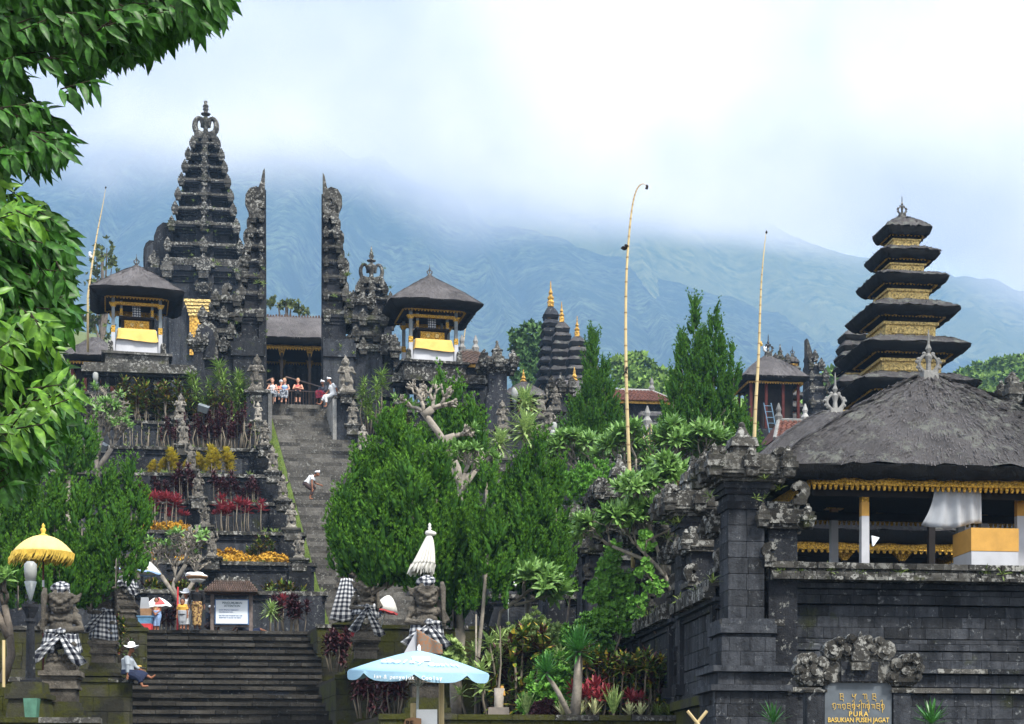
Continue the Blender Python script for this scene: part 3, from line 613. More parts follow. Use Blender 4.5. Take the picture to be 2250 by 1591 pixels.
b = B(); nichepts = [(-.55, 0), (.55, 0), (.6, 1.1), (.42, 1.7), (0, 1.95), (-.42, 1.7), (-.6, 1.1)]; b.prism(nichepts, -1.6, -1.3, sg * 122 * s, zz(810), 1.0, 1); n = b.obj('niche', 'lichen_stone', LG); b = B(); b.prism([(x * .7, z * .8) for x, z in nichepts], -1.63, -1.5, sg * 122 * s, zz(805), 1.0, 1); b.obj('niche_opening', 'dark_stone', n)

# companion turret with heart crown, right of the gate
D = 94; base = P(816, 880, D); T = thing('crowned_turret', 'smaller dark turret with heart shaped crown right of the split gate', 'turret', (base.x, base.y, 19.4), AF)
zz = lambda row: (HOR - row) * D / F - 19.4; s = D / F
candi(T, [(zz(880), zz(745), 44 * s, 6 * s), (zz(745), zz(690), 40 * s, 6 * s), (zz(690), zz(662), 34 * s, 7 * s), (zz(662), zz(640), 24 * s, 6 * s), (zz(640), zz(626), 16 * s, 7 * s)], .8, ant=.34)
heart_crown(T, zz(627), .78, gap=1.15)
T2 = copy_tree(T, P(505, 900, 100) + Vector((0, 0, 0)), AF, 'dark turret wedged between the great tower and the left gate half'); T2.location.z = 17.5

# ------------------------------------------------------------------ thatch
def rrect(w, d, r, n):          # rounded rectangle, n points
    pts = []
    per = [(w - r, -d, w - r, d)]
    cs = [(w - r, d - r, 0), (-w + r, d - r, 90), (-w + r, -d + r, 180), (w - r, -d + r, 270)]
    m = n // 4
    for (cx, cy, a0) in cs:
        k = max(3, m // 3)
        for i in range(k): a = math.radians(a0 + 90 * i / (k - 1)); pts.append((cx + r * math.cos(a), cy + r * math.sin(a)))
        nx = cs[(cs.index((cx, cy, a0)) + 1) % 4]; a1 = math.radians(nx[2]); ex, ey = nx[0] + r * math.cos(a1), nx[1] + r * math.sin(a1); sx_, sy_ = pts[-1]
        for i in range(1, m - k + 1): f = i / (m - k + 1); pts.append((sx_ + (ex - sx_) * f, sy_ + (ey - sy_) * f))
    return pts
def thatch_roof(root, w, d, h, z, thick=.35, ridge=(0, 0), n=64, lv=9, bulge=.10, inset=.35, rr=.2, mat='thatch', rough=.03, droop=.0, top_cut=0.0, seed=1, strands=70, strand_w=1.2, strand_l=1.0):
    R = random.Random(seed); V = []; Fc = []
    def ringpt(w_, d_, r_): return rrect(w_, d_, max(.02, r_), n)
    for j in range(lv + 1):
        t = j / lv * (1 - top_cut); q = 1 - t
        ww, dd = ridge[0] + (w - ridge[0]) * q, ridge[1] + (d - ridge[1]) * q; ww, dd = max(ww, .06), max(dd, .06)
        zz_ = z + h * (t + bulge * math.sin(math.pi * t))
        for (x, y) in ringpt(ww, dd, rr * q * min(w, d) + .01):
            cornerness = min(1, (abs(x) / ww) * (abs(y) / dd)) ** 3
            V.append((x + R.uniform(-rough, rough), y + R.uniform(-rough, rough), zz_ + R.uniform(-rough, rough) + cornerness * q * droop))
    m = len(ringpt(1, 1, .1))
    for j in range(lv):
        for k in range(m): k2 = (k + 1) % m; Fc.append((j * m + k, j * m + k2, (j + 1) * m + k2, (j + 1) * m + k))
    Fc.append(tuple(lv * m + k for k in range(m)))
    o = mesh('roof', V, Fc, mat, root, True)
    E = []; G = []                          # the thick cut edge of the thatch, raking in and down
    for j, (ins, dz) in enumerate(((0, -.01), (.02, -thick * .25), (inset * .5, -thick * .75), (inset, -thick), (inset * 2.2, -thick * .7))):
        for i, (x, y) in enumerate(ringpt(w - ins, d - ins, rr * min(w, d))):
            cornerness = min(1, (abs(x) / (w - ins)) * (abs(y) / (d - ins))) ** 3; jj = rough * .8
            E.append((x + R.uniform(-jj, jj), y + R.uniform(-jj, jj), z + dz + R.uniform(-jj, jj) * (j > 0) + cornerness * droop))
    for j in range(4):
        for k in range(m): k2 = (k + 1) % m; G.append((j * m + k2, j * m + k, (j + 1) * m + k, (j + 1) * m + k2))
    G.append(tuple(4 * m + k for k in range(m))[::-1])
    mesh('thatch_edge', E, G, 'thatch_edge', o, True)
    # loose strands lying down the slope and hanging over the eave
    strands = strands if (mat + '_strand') in MATS else 0
    ns = int(strands * (4 * w * h * .8 + 4 * d * h * .8 + 3 * (w + d))); ns = min(ns, 16000); rr2 = np.random.default_rng(seed); pos = []; dr_ = []
    for _ in range(ns):
        k = rr2.integers(m); t = .02 + .97 * rr2.random() ** 1.25; j = min(lv - 1, int(t * lv)); f = t * lv - j; a_ = np.array(V[j * m + k]); b_ = np.array(V[(j + 1) * m + k]); c_ = np.array(V[j * m + (k + 1) % m]); q = a_ + (b_ - a_) * f + (c_ - a_) * rr2.random(); dn = (a_ - b_); dn = dn / (np.linalg.norm(dn) + 1e-6); pos.append(q + [0, 0, .015]); dr_.append(dn + np.array([q[0] / w, q[1] / d, 0]) * .05 + [0, 0, .03] + rr2.normal(0, .05, 3))
    if ns:
        sv = np.array([[-.012, 0, 0], [.012, 0, 0], [.006, 0, 1], [-.006, 0, 1]]); sv[:, 0] *= strand_w; pos = np.array(pos); dr_ = np.array(dr_)
        dd = dr_ / np.linalg.norm(dr_, axis=1)[:, None]; yv = np.cross(np.array([[0, 0, 1.]]), dd); yv /= np.linalg.norm(yv, axis=1)[:, None] + 1e-6; L2 = rr2.uniform(.10, .34, ns) * strand_l; VV = pos[:, None, :] + yv[:, None, :] * sv[None, :, 0:1] + dd[:, None, :] * (sv[None, :, 2:3] * L2[:, None, None]); FF = np.arange(ns * 4).reshape(-1, 4); fast_mesh('thatch_strands', VV.reshape(-1, 3), FF, mat + '_strand', o)['kind'] = 'stuff'
    return o
def fascia(root, w, d, z, h, mat='gold', teeth=True, tmat=None, step=.16):
    f = None
    for (x0, x1, y0, y1) in ((-w, w, -d - .05, -d), (-w, w, d, d + .05), (-w - .05, -w, -d, d), (w, w + .05, -d, d)):
        b = B(); b.box(x0, x1, y0, y1, z - h * .72, z); b.box(x0 - .03 * (x1 - x0 > 1), x1 + .03 * (x1 - x0 > 1), y0 - .03, y1 + .03, z - h * .14, z + .01)
        if x1 - x0 > y1 - y0: sg = -1 if y0 < 0 else 1; b.box(x0, x1, min(y0, y0 + sg * .04), max(y1, y1 + sg * .04), z - h * .72, z - h * .62)
        f = b.obj('fascia', mat, root)
        if teeth:
            t = B(); Lr = (x1 - x0) if x1 - x0 > y1 - y0 else (y1 - y0); m = int(Lr / step)
            for k in range(m):
                c = (k + .5) / m
                if x1 - x0 > y1 - y0: t.tbox(x0 + Lr * c, (y0 + y1) / 2, z - h, z - h * .70, step * .16, .02, step * .36, .03)
                else: t.tbox((x0 + x1) / 2, y0 + Lr * c, z - h, z - h * .70, .02, step * .16, .03, step * .36)
            tt = t.obj('trim', tmat or mat, f); tt['kind'] = 'stuff'
def crown_small(root, z, s, mat='pale_stone'):
    b = B(); b.tbox(0, 0, z - .15 * s, z + .25 * s, .26 * s, .26 * s, .2 * s, .2 * s)
    for sg in (-1, 1): b.tube([(sg * (.12 + .17 * math.sin(math.radians(k * 27))) * s, 0, z + (.22 + .08 * k) * s) for k in range(8)], [.065 * s * (1 - .05 * k) for k in range(8)], 6); [b.ell((sg * (.16 + .19 * math.sin(math.radians(k * 27))) * s, 0, z + (.22 + .08 * k) * s), (.075 * s, .05 * s, .06 * s), 6, 4) for k in (1, 2, 4, 5, 7)]
    b.lathe([(.1 * s, 0), (.07 * s, .3 * s), (.13 * s, .5 * s), (.04 * s, .6 * s), (.1 * s, .72 * s), (.04 * s, .85 * s), (.03 * s, 1.15 * s), (.01 * s, 1.3 * s)], n=6, z=z + .2 * s)
    b.obj('finial', mat, root)
def cloth_wrap(root, name, x0, x1, y0, y1, z0, z1, mat, waves=9, amp=.04, flare=.1, n=56):
    pts = rrect((x1 - x0) / 2, (y1 - y0) / 2, .06, n); m = len(pts); cx, cy = (x0 + x1) / 2, (y0 + y1) / 2; V = []; Fc = []
    for j in range(5):
        t = j / 4
        for i, (x, y) in enumerate(pts):
            k = 1 + flare * t + amp * t * math.sin(i / m * 2 * math.pi * waves + math.sin(i * .7)); V.append((cx + x * k, cy + y * k, z1 + (z0 - z1) * t - .05 * math.sin(i * .35) * (t == 1)))
    for j in range(4):
        for i in range(m): i2 = (i + 1) % m; Fc.append((j * m + i, (j + 1) * m + i, (j + 1) * m + i2, j * m + i2))
    Fc.append(tuple(range(m))); return mesh(name, V, Fc, mat, root, True)
def poleng_panel(root, name, x, y, z0, z1, w, sz=.13, mat='poleng_cloth'):
    nx, nz = 10, 12; V = []; Fc = []; UV = []
    for j in range(nz + 1):
        for i in range(nx + 1): V.append((x + w * (i / nx - .5), y + .03 * math.sin(i * 1.6), z0 + (z1 - z0) * j / nz))
    for j in range(nz):
        for i in range(nx): a = j * (nx + 1) + i; Fc.append((a, a + 1, a + nx + 2, a + nx + 1))
    o = mesh(name, V, Fc, mat, root, True); uv_from(o, lambda v: (v.x / sz, v.z / sz)); return o
def uv_from(o, fn):
    l = o.data.uv_layers.new(name='UVMap')
    for lp in o.data.loops: l.data[lp.index].uv = fn(o.data.vertices[lp.vertex_index].co)

def shrine(label, px, base_row, D, apex_row, eave_row, eave_w, body_w, grp):
    z0 = Z(base_row, D); p = P(px, base_row, D); T = thing('thatched_shrine', label, 'shrine', p, .23, grp); s = D / F
    zz = lambda r: (HOR - r) * s - z0; hw = eave_w * s / 2 * .90
    thatch_roof(T, hw, hw * .92, zz(apex_row) - zz(eave_row), zz(eave_row), .36, n=80, rr=.045, inset=.4, bulge=.04, seed=px, droop=-.12, strand_l=.8); crown_small(T, zz(apex_row) - .02, .40, 'coping_stone')
    fw = hw * .66; fascia(T, fw, fw * .9, zz(eave_row) - .22, .24); b = B(); b.box(-fw - .3, fw + .3, -fw * .9 - .25, fw * .9 + .25, zz(eave_row) - .34, zz(eave_row) - .2); b.obj('ceiling', 'ceiling_wood', T)
    bw = body_w * s / 2
    for y in (-bw * .9, bw * .9):
        b = B(); b.box(-bw * 1.05, bw * 1.05, y - .07, y + .07, zz(eave_row) - .68, zz(eave_row) - .54); b.obj('beam', 'gold', T)
        for x in (-bw, bw):
            b = B(); b.box(x - .08, x + .08, y - .08, y + .08, 0, zz(eave_row) - .3); c = b.obj('post', 'lamp_metal', T)
            h = zz(eave_row) - .6
            b = B(); b.box(x - .095, x + .095, y - .095, y + .095, .12, h * .42); b.obj('white_wrap', 'white_cloth', c)
            b = B(); b.box(x - .10, x + .10, y - .10, y + .10, h * .42, h * .55); b.obj('yellow_wrap', 'gold', c)
            b = B(); b.tbox(x, y, h * .92, h, .09, .09, .2, .14); b.obj('bracket', 'gold', c)
            b = B(); b.tbox(x * 1.12, y * 1.15, 0, .45, .16, .16, .1, .1); b.ell((x * 1.12, y * 1.15, .5), (.14, .14, .16), 6, 5); b.obj('stone_guardian', 'lichen_stone', T)
    h = zz(eave_row) - .6; iw = bw * .66
    b = B(); b.box(-iw, iw, -iw, iw, h * .5, h * .72); bx = b.obj('altar', 'dark_wood', T)
    b = B(); b.box(-iw * .8, iw * .8, -iw - .03, -iw - .004, h * .53, h * .70); b.obj('gilded_panel', 'gold', bx)
    for x in (-iw * .3, iw * .3):
        b = B(); b.lathe([(.10, 0), (.10, .02)], n=10); o = b.obj('rosette', 'pale_gold', bx); o.location = (x, -iw - .05, h * .615); o.rotation_euler = (math.pi / 2, 0, 0)
    b = B(); b.box(-iw * 1.15, iw * 1.15, -iw * 1.15, iw * 1.15, h * .73, h * .77); b.obj('shelf', 'dark_wood', T)
    for x in (-iw, iw):
        for y in (-iw, iw):
            b = B(); b.box(x - .06, x + .06, y - .06, y + .06, h * .77, h + .2); q = b.obj('inner_post', 'lamp_metal', T); b = B(); b.box(x - .07, x + .07, y - .07, y + .07, h * .79, h * .92); b.obj('yellow_wrap', 'gold', q)
    cloth_wrap(T, 'white_skirt', -bw * .86, bw * .86, -bw * .86, bw * .86, .1, h * .5, 'white_cloth')
    cloth_wrap(T, 'yellow_skirt', -bw * .80, bw * .80, -bw * .98, bw * .80, h * .27, h * .5 + .02, 'yellow_cloth')
    poleng_panel(T, 'chequered_hanging', 0, -iw * .9, h * .77, h + .15, .42, .12)
    b = B(); b.box(-bw * 1.5, bw * 1.5, -bw * 1.5, bw * 1.5, -.12, 0); b.box(-bw * 1.35, bw * 1.35, -bw * 1.35, bw * 1.35, -1.0, -.12); b.obj('plinth', 'coping_stone', T)
    return T
shrine('thatched shrine draped in yellow and white cloth below the great tower', 300, 792, 88, 583, 655, 222, 100, 'twin thatched shrines')
shrine('thatched shrine with yellow cloth right of the split gate and turret', 944, 810, 88, 606, 682, 226, 100, 'twin thatched shrines')

# ------------------------------------------------------------------ balustrades and upper podium
def balustrade(label, a0, a1, b, row_top, npan):
    z = Z(row_top, Yab((a0 + a1) / 2, b)); T = thing('balustrade', label, 'balustrade', (0, 0, 0), 0, 'stone balustrades beside the split gate')
    w = B(); sbox(w, a0, a1, b, b + .5, z - 4, z - 1.42); w.obj('podium_wall', 'dark_stone', T)
    w = B(); sbox(w, a0 - .1, a1 + .1, b - .22, b + .72, z - 1.52, z - 1.40); sbox(w, a0 - .1, a1 + .1, b - .12, b + .62, z - 1.9, z - 1.75); sbox(w, a0 - .1, a1 + .1, b - .22, b + .62, z - 2.6, z - 2.45); w.obj('ledge', 'coping_stone', T)
    w = B(); sbox(w, a0 - .2, a1 + .2, b - .30, b + .8, z - .42, z - .12); sbox(w, a0 - .1, a1 + .1, b - .15, b + .65, z - .12, z + .06); w.obj('coping', 'lichen_stone', T)
    w = B(); sbox(w, a0 - .1, a1 + .1, b - .05, b + .55, z - .55, z - .42); w.obj('top_rail', 'dark_stone', T)
    prof = [(.10, 0), (.13, .08), (.07, .16), (.13, .36), (.10, .52), (.06, .62), (.11, .70), (.11, .84)]
    lb_ = B().lathe(prof, n=8); me = proto_mesh('baluster', lb_, 'dark_stone'); me.polygons.foreach_set('use_smooth', [True] * len(me.polygons))
    n = int((a1 - a0) / .42)
    for i in range(n):
        a = a0 + (i + .5) * (a1 - a0) / n
        if i % 6 == 5: w = B(); sbox(w, a - .2, a + .2, b + .08, b + .45, z - 1.4, z - .55); w.obj('pier', 'wall_stone', T)
        else: share('baluster', me, T, tuple(M(a, b + .28, z - 1.39)))
    return z
balustrade('stone balustrade with thick mossy coping below the left shrine', A(188, 25.5), A(422, 25.5), 25.5, 803, 4)
balustrade('stone balustrade with thick mossy coping below the right shrine', A(868, 25.5), A(1062, 25.5), 25.5, 826, 4)
# platform behind, one slab under everything up there
w = B(); sbox(w, -30, A(585, 27), 26.2, 45, 12, 19.9); sbox(w, A(585, 27), A(760, 27) , 27.6, 45, 12, 19.75); sbox(w, A(760, 27), 26, 26.2, 45, 12, 19.6); tag(w.obj('temple_platform', 'dark_stone'), kind='structure')
w = B(); sbox(w, A(422, 25.5), A(548, 25.5), 25.9, 27, 14, 19.9); sbox(w, A(782, 25.5), A(868, 25.5), 25.9, 27, 14, 19.9); tag(w.obj('podium', 'dark_stone'), kind='structure')
def carved_pier(label, px, D, rows_, grp=None, wpx=46, mat='dark_stone', ant_mat='lichen_stone', s_ant=.4, dr=1.0, cat='pillar', rot=AF, zbase=None):
    """rows_: top of finial, cap top, cap bottom, shaft bottom"""
    s = D / F; zb = Z(rows_[3], D) if zbase is None else zbase; p = P(px, HOR, D); T = thing('carved_pillar', label, cat, (p.x, p.y, zb), rot, grp); zz = lambda r: (HOR - r) * s - zb
    w = wpx * s / 2
    b = B(); b.box(-w, w, -w * dr, w * dr, -2.5, zz(rows_[2])); b.box(-w * 1.3, w * 1.3, -w * dr * 1.3, w * dr * 1.3, -2.5, .12); b.box(-w * 1.15, w * 1.15, -w * dr * 1.15, w * dr * 1.15, .12, .3); b.obj('shaft', mat, T)
    h = zz(rows_[1]) - zz(rows_[2]); z = zz(rows_[2]); c = B()
    for k, e in enumerate((1.12, 1.25, 1.42, 1.6)): c.box(-w * e, w * e, -w * dr * e, w * dr * e, z + h * k * .14, z + h * (k + 1) * .14)
    c.box(-w * 1.75, w * 1.75, -w * dr * 1.75, w * dr * 1.75, z + h * .56, z + h * .82); c.box(-w * 1.5, w * 1.5, -w * dr * 1.5, w * dr * 1.5, z + h * .82, z + h); cap = c.obj('cap', ant_mat, T)
    for sx in (-1, 1):
        for sy in (-1, 1): share('antefix', ANT[ant_mat], T, (sx * w * 1.7, sy * w * dr * 1.7, z + h * .62), s_ant)
    share('antefix', ANT[ant_mat], T, (0, -w * dr * 1.75, z + h * .62), s_ant)
    for sx in (-1, 1): share('ear_ornament', EARM[ant_mat], T, (sx * w * 1.25, -w * dr * 1.4, z + h * .9), (sx * s_ant * 1.3, s_ant * 1.2, s_ant))
    b = B(); H = zz(rows_[0]) - zz(rows_[1]); zt = zz(rows_[1])
    b.tbox(0, 0, zt, zt + H * .18, w * .75, w * .75); b.tbox(0, 0, zt + H * .18, zt + H * .5, w * .55, w * .55, w * .48, w * .48); b.tbox(0, 0, zt + H * .5, zt + H * .6, w * .62, w * .62, w * .3, w * .3); b.tbox(0, 0, zt + H * .6, zt + H * .86, w * .3, w * .3, w * .12, w * .12); b.ell((0, 0, zt + H * .9), (w * .17, w * .17, H * .1), 6, 5)
    b.obj('finial', 'coping_stone', T)
    return T
carved_pier('carved corner pillar with bulbous finial right of the right shrine', 1092, 87, (748, 795, 825, 880), wpx=40)
carved_pier('short carved pillar where the left balustrade meets the gate', 436, 87, (712, 745, 775, 830), wpx=20, s_ant=.25)

# thatched hall seen through the gate
p = P(648, HOR, 101); T = thing('thatched_hall', 'long thatched hall with gilded fascia seen through the split gate', 'pavilion', (p.x, p.y, 19.8), AF); zz = lambda r: (HOR - r) * 101 / F - 19.8
thatch_roof(T, 2.75, 2.2, zz(697) - zz(762), zz(762), .42, (2.0, .05), n=80, rr=.05, inset=.25, bulge=.1)
b = B()
for k in range(24): b.tbox(-1.9 + k * .165, 0, zz(697) - .05, zz(697) + .06 + .10 * random.random(), .07, .14, .05, .08)
b.obj('ridge_ornament', 'brown_tile', T)
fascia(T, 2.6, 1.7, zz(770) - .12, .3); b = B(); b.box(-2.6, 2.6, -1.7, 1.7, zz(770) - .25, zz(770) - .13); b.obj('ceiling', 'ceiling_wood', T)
for x in (-2.3, -.75, .85, 2.3):
    for y in (-1.4, 1.4):
        b = B(); b.box(x - .08, x + .08, y - .08, y + .08, -.2, zz(770) - .2); q = b.obj('post', 'dark_wood', T); b = B(); b.tbox(x, y, zz(770) - .8, zz(770) - .25, .06, .06, .22, .1); b.obj('bracket', 'gold', q)
b = B(); b.box(-4.2, 4.2, 1.9, 2.2, -.3, 6.3); b.obj('rear_wall', 'wall_stone', T)
for x, sx_ in ((-1.7, 1), (.2, 1.4), (1.3, 1)): share('carved_face', FACEM, T, (x, 1.6, .9), sx_)
# iron gate leaves
for lab, x0, x1, sg in (('open iron gate leaf with sloping top rail right in the split gate', 628, 704, 1), ('open iron gate leaf left in the split gate', 584, 600, -1)):
    D = 90.5; zb = 19.75; p = P(x0, HOR, D); T = thing('iron_gate', lab, 'gate', (p.x, p.y, zb), AF, 'iron gate leaves'); w = (x1 - x0) * D / F
    ha, hb = (Z(828, D) - zb, Z(848, D) - zb) if sg > 0 else (Z(838, D) - zb, Z(830, D) - zb)
    b = B(); b.tube([(0, 0, 0), (0, 0, ha)], .035, 5); b.tube([(w, 0, 0), (w, 0, hb)], .035, 5); b.tube([(0, 0, ha), (w, 0, hb)], .035, 5); b.tube([(0, 0, .25), (w, 0, .25)], .025, 5); b.tube([(0, 0, hb * .85), (w, 0, hb * .85)], .025, 5); b.obj('frame', 'gate_iron', T)
    n = max(3, int(w / .14))
    for k in range(1, n): x = w * k / n; b = B(); b.tube([(x, 0, 0), (x, 0, hb * .85)], .015, 4); b.obj('bar', 'gate_iron', T)
    if sg > 0:
        b = B(); b.ell((.9, -.06, .5), (.22, .03, .14), 8, 5); b.ell((1.2, -.06, .42), (.14, .03, .1), 8, 5); b.ell((1.5, -.06, .55), (.1, .03, .1), 8, 5); b.obj('gilded_ornament', 'gold', T)

# ------------------------------------------------------------------ meru towers
def meru(label, px, D, tiers, base_z, mat='thatch', gold='gold', fin='gold', grp=None, thick=.42, body_mat='pale_gold', rot=AF, n=56, teeth=True, fins=1.0, low=True, bulge=.04):
    """tiers from the top: (row of eave, full eave width px, row of the roof top)"""
    s = D / F; p = P(px, HOR, D); T = thing('meru_tower', label, 'pagoda', (p.x, p.y, base_z), rot, grp); zz = lambda r: (HOR - r) * s - base_z
    for i, (er, ew, tr) in enumerate(tiers):
        hw = ew * s / 2 * .86; ze = zz(er); zt = zz(tr); top = i == 0
        inner = .0 if top else hw * .56
        thatch_roof(T, hw, hw * .94, (zt - ze), ze, thick, (inner, inner * .94), n=n, rr=.16, inset=hw * .17, bulge=.16 if top else .05, mat=mat, rough=.05 * thick / .4, seed=i + px, droop=.0, strands=34, strand_l=.6)
        fw = hw * .64; zf = ze - thick * .5
        fascia(T, fw * 1.1, fw * 1.04, zf, thick * .55, gold, teeth, step=.15)
        b = B(); nxt = zz(tiers[i + 1][2]) if i + 1 < len(tiers) else zf - 2.2
        b.box(-fw * .72, fw * .72, -fw * .68, fw * .68, nxt - .2, zf - thick * .2); bd = b.obj('storey', 'dark_wood', T)
        hh = (zf - thick * .5) - nxt
        b = B(); b.box(-fw * .86, fw * .86, -fw * .82, fw * .82, nxt - .15, nxt + hh * .62); b.box(-fw * .95, fw * .95, -fw * .9, fw * .9, nxt + hh * .62, nxt + hh * .78); b.obj('parapet', body_mat, bd)
        b = B(); b.box(-fw * .66, fw * .66, -fw * .87, -fw * .83, nxt + hh * .12, nxt + hh * .5); b.obj('gilded_panel', 'pale_gold' if gold == 'gold' else gold, bd)
    if low: b = B(); b.box(-hw * .6, hw * .6, -hw * .6, hw * .6, -1, nxt); b.obj('base', 'dark_stone', T)
    zt = zz(tiers[0][2])
    if fin == 'gold': b = B(); b.tbox(0, 0, zt - .1, zt + .3 * fins, .22 * fins, .22 * fins); b.lathe([(.3 * fins, 0), (.2 * fins, .2 * fins), (.28 * fins, .35 * fins), (.12 * fins, .6 * fins), (.18 * fins, .75 * fins), (.08 * fins, 1.0 * fins), (.02 * fins, 1.7 * fins)], n=8, z=zt + .25 * fins); b.obj('finial', gold, T)
    else: crown_small(T, zt, fins, fin)
    return T
meru('tall pagoda with seven thatched tiers and gilded fascias on the right', 1982, 76, [(511, 123, 477), (566, 157, 551), (623, 192, 608), (696, 238, 673), (778, 278, 753), (862, 320, 835)], 12.5, 'old_thatch', grp=None, fin='coping_stone', fins=.62, thick=.37, n=80, teeth=True)
meru('smaller pagoda of stacked thatch half hidden behind the tall right pagoda', 1874, 98, [(742, 66, 722), (766, 74, 748), (788, 82, 770), (812, 92, 796), (848, 106, 828), (878, 120, 862)], 17, 'old_thatch', grp='small far pagodas', thick=.3, n=32, teeth=False, fin='coping_stone', fins=.5)
meru('slim pagoda with gold finial, topmost of the trio beside the juniper', 1210, 150, [(695, 40, 672), (714, 44, 702), (733, 50, 720), (754, 56, 740), (776, 60, 762), (798, 66, 784), (820, 72, 806), (842, 78, 828)], 26, 'dark_stone', 'gold_far', grp='trio of slim far pagodas', thick=.35, n=28, teeth=False, fins=1.1, body_mat='dark_stone')
meru('middle pagoda of the distant trio with gold below each black roof', 1234, 146, [(724, 38, 706), (742, 46, 729), (760, 50, 747), (778, 55, 766), (796, 60, 784), (818, 66, 804), (840, 72, 826)], 26, 'old_thatch', 'gold_far', grp='trio of slim far pagodas', thick=.45, n=28, teeth=False, fins=.85, body_mat='gold_far')
meru('shortest pagoda of the distant trio, right next to the juniper spire', 1268, 143, [(754, 42, 738), (774, 48, 761), (794, 54, 782), (816, 60, 803), (838, 66, 824)], 26, 'old_thatch', 'gold_far', grp='trio of slim far pagodas', thick=.45, n=28, teeth=False, fins=.85, body_mat='gold_far')
meru('small pagoda with brick base between thatched shrine and dark gate tower', 1741, 112, [(798, 32, 781), (812, 36, 802), (872, 46, 858), (898, 52, 884), (925, 58, 910)], 22, 'old_thatch', 'gold_far', grp='small far pagodas', thick=.28, n=28, teeth=False, fins=.4, fin='coping_stone', body_mat='red_brick')
meru('low pagoda with tall thatch right of the distant trio', 1297, 148, [(792, 40, 778), (816, 46, 802), (842, 52, 826)], 26, 'old_thatch', 'gold_far', grp='trio of slim far pagodas', thick=.45, n=24, teeth=False, fins=.5, body_mat='gold_far')

# ------------------------------------------------------------------ distant pavilions and halls
def hut(label, px, D, apex, eave, w, dpt, floor_z, ridge=0.0, mat='thatch', fmat='gold_far', fin='gold', fins=.6, posts=True, grp=None, base_mat='dark_stone', rot=AF, droop=0.0):
    s = D / F; p = P(px, HOR, D); T = thing('pavilion', label, 'pavilion', (p.x, p.y, floor_z), rot, grp); zz = lambda r: (HOR - r) * s - floor_z; hw = w * s / 2
    thatch_roof(T, hw, dpt, zz(apex) - zz(eave), zz(eave), .32, (hw * ridge, .05), n=56, rr=.12, inset=.25, bulge=.05, mat=mat, seed=px)
    fascia(T, hw * .8, dpt * .8, zz(eave) - .18, .26, fmat, D < 110)
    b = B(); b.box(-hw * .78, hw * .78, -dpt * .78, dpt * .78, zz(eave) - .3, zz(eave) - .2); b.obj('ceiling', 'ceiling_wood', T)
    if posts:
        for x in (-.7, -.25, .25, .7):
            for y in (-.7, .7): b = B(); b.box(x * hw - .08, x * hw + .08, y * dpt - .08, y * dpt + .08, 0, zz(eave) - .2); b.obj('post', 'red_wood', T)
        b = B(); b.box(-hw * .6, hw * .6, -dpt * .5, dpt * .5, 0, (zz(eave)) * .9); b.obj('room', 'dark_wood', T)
    b = B(); b.box(-hw * .85, hw * .85, -dpt * .85, dpt * .85, -6, 0); b.obj('plinth', base_mat, T)
    if fin == 'gold': b = B(); b.lathe([(.3, 0), (.42, .15), (.2, .35), (.3, .5), (.12, .8), (.15, .9), (.02, 1.5)], n=8, z=zz(apex) - .15); o = b.obj('finial', fmat, T); o.scale = (fins, fins, fins); o.location = (0, 0, (zz(apex)) * (1 - fins))
    elif fin: crown_small(T, zz(apex), fins, fin)
    return T
hut('small thatched pavilion with gold finial left of the distant trio', 1150, 118, 838, 880, 112, 1.7, 24, grp='distant thatched pavilions')
hut('broad thatched pavilion with golden ridge crest below the distant trio', 1262, 120, 836, 884, 150, 2.0, 24, .45, grp='distant thatched pavilions', fins=.7)
hut('tiny thatched roof with gold tip above the right balustrade', 1044, 116, 775, 796, 56, 1.0, 26, grp='distant thatched pavilions', fins=.55)
hut('thatched watch pavilion with ladder right of the double juniper', 1688, 108, 782, 842, 150, 2.1, 22.6, .1, grp='distant thatched pavilions', fin='coping_stone', fins=.9)
hut('weathered grey thatch gable below the tiled hall', 1432, 92, 905, 965, 128, 2.4, 16, .35, 'old_thatch', grp='distant thatched pavilions', fin=None)
hut('small pointed thatch roof behind the stone corner pillar', 1562, 62, 950, 1030, 150, 1.7, 9, .05, 'old_thatch', grp='distant thatched pavilions', fin='coping_stone', fins=.5, posts=False)
hut('grey thatch roof behind the left shrine', 210, 98, 742, 800, 120, 2.2, 20, .1, 'thatch', grp='distant thatched pavilions', fin=None)
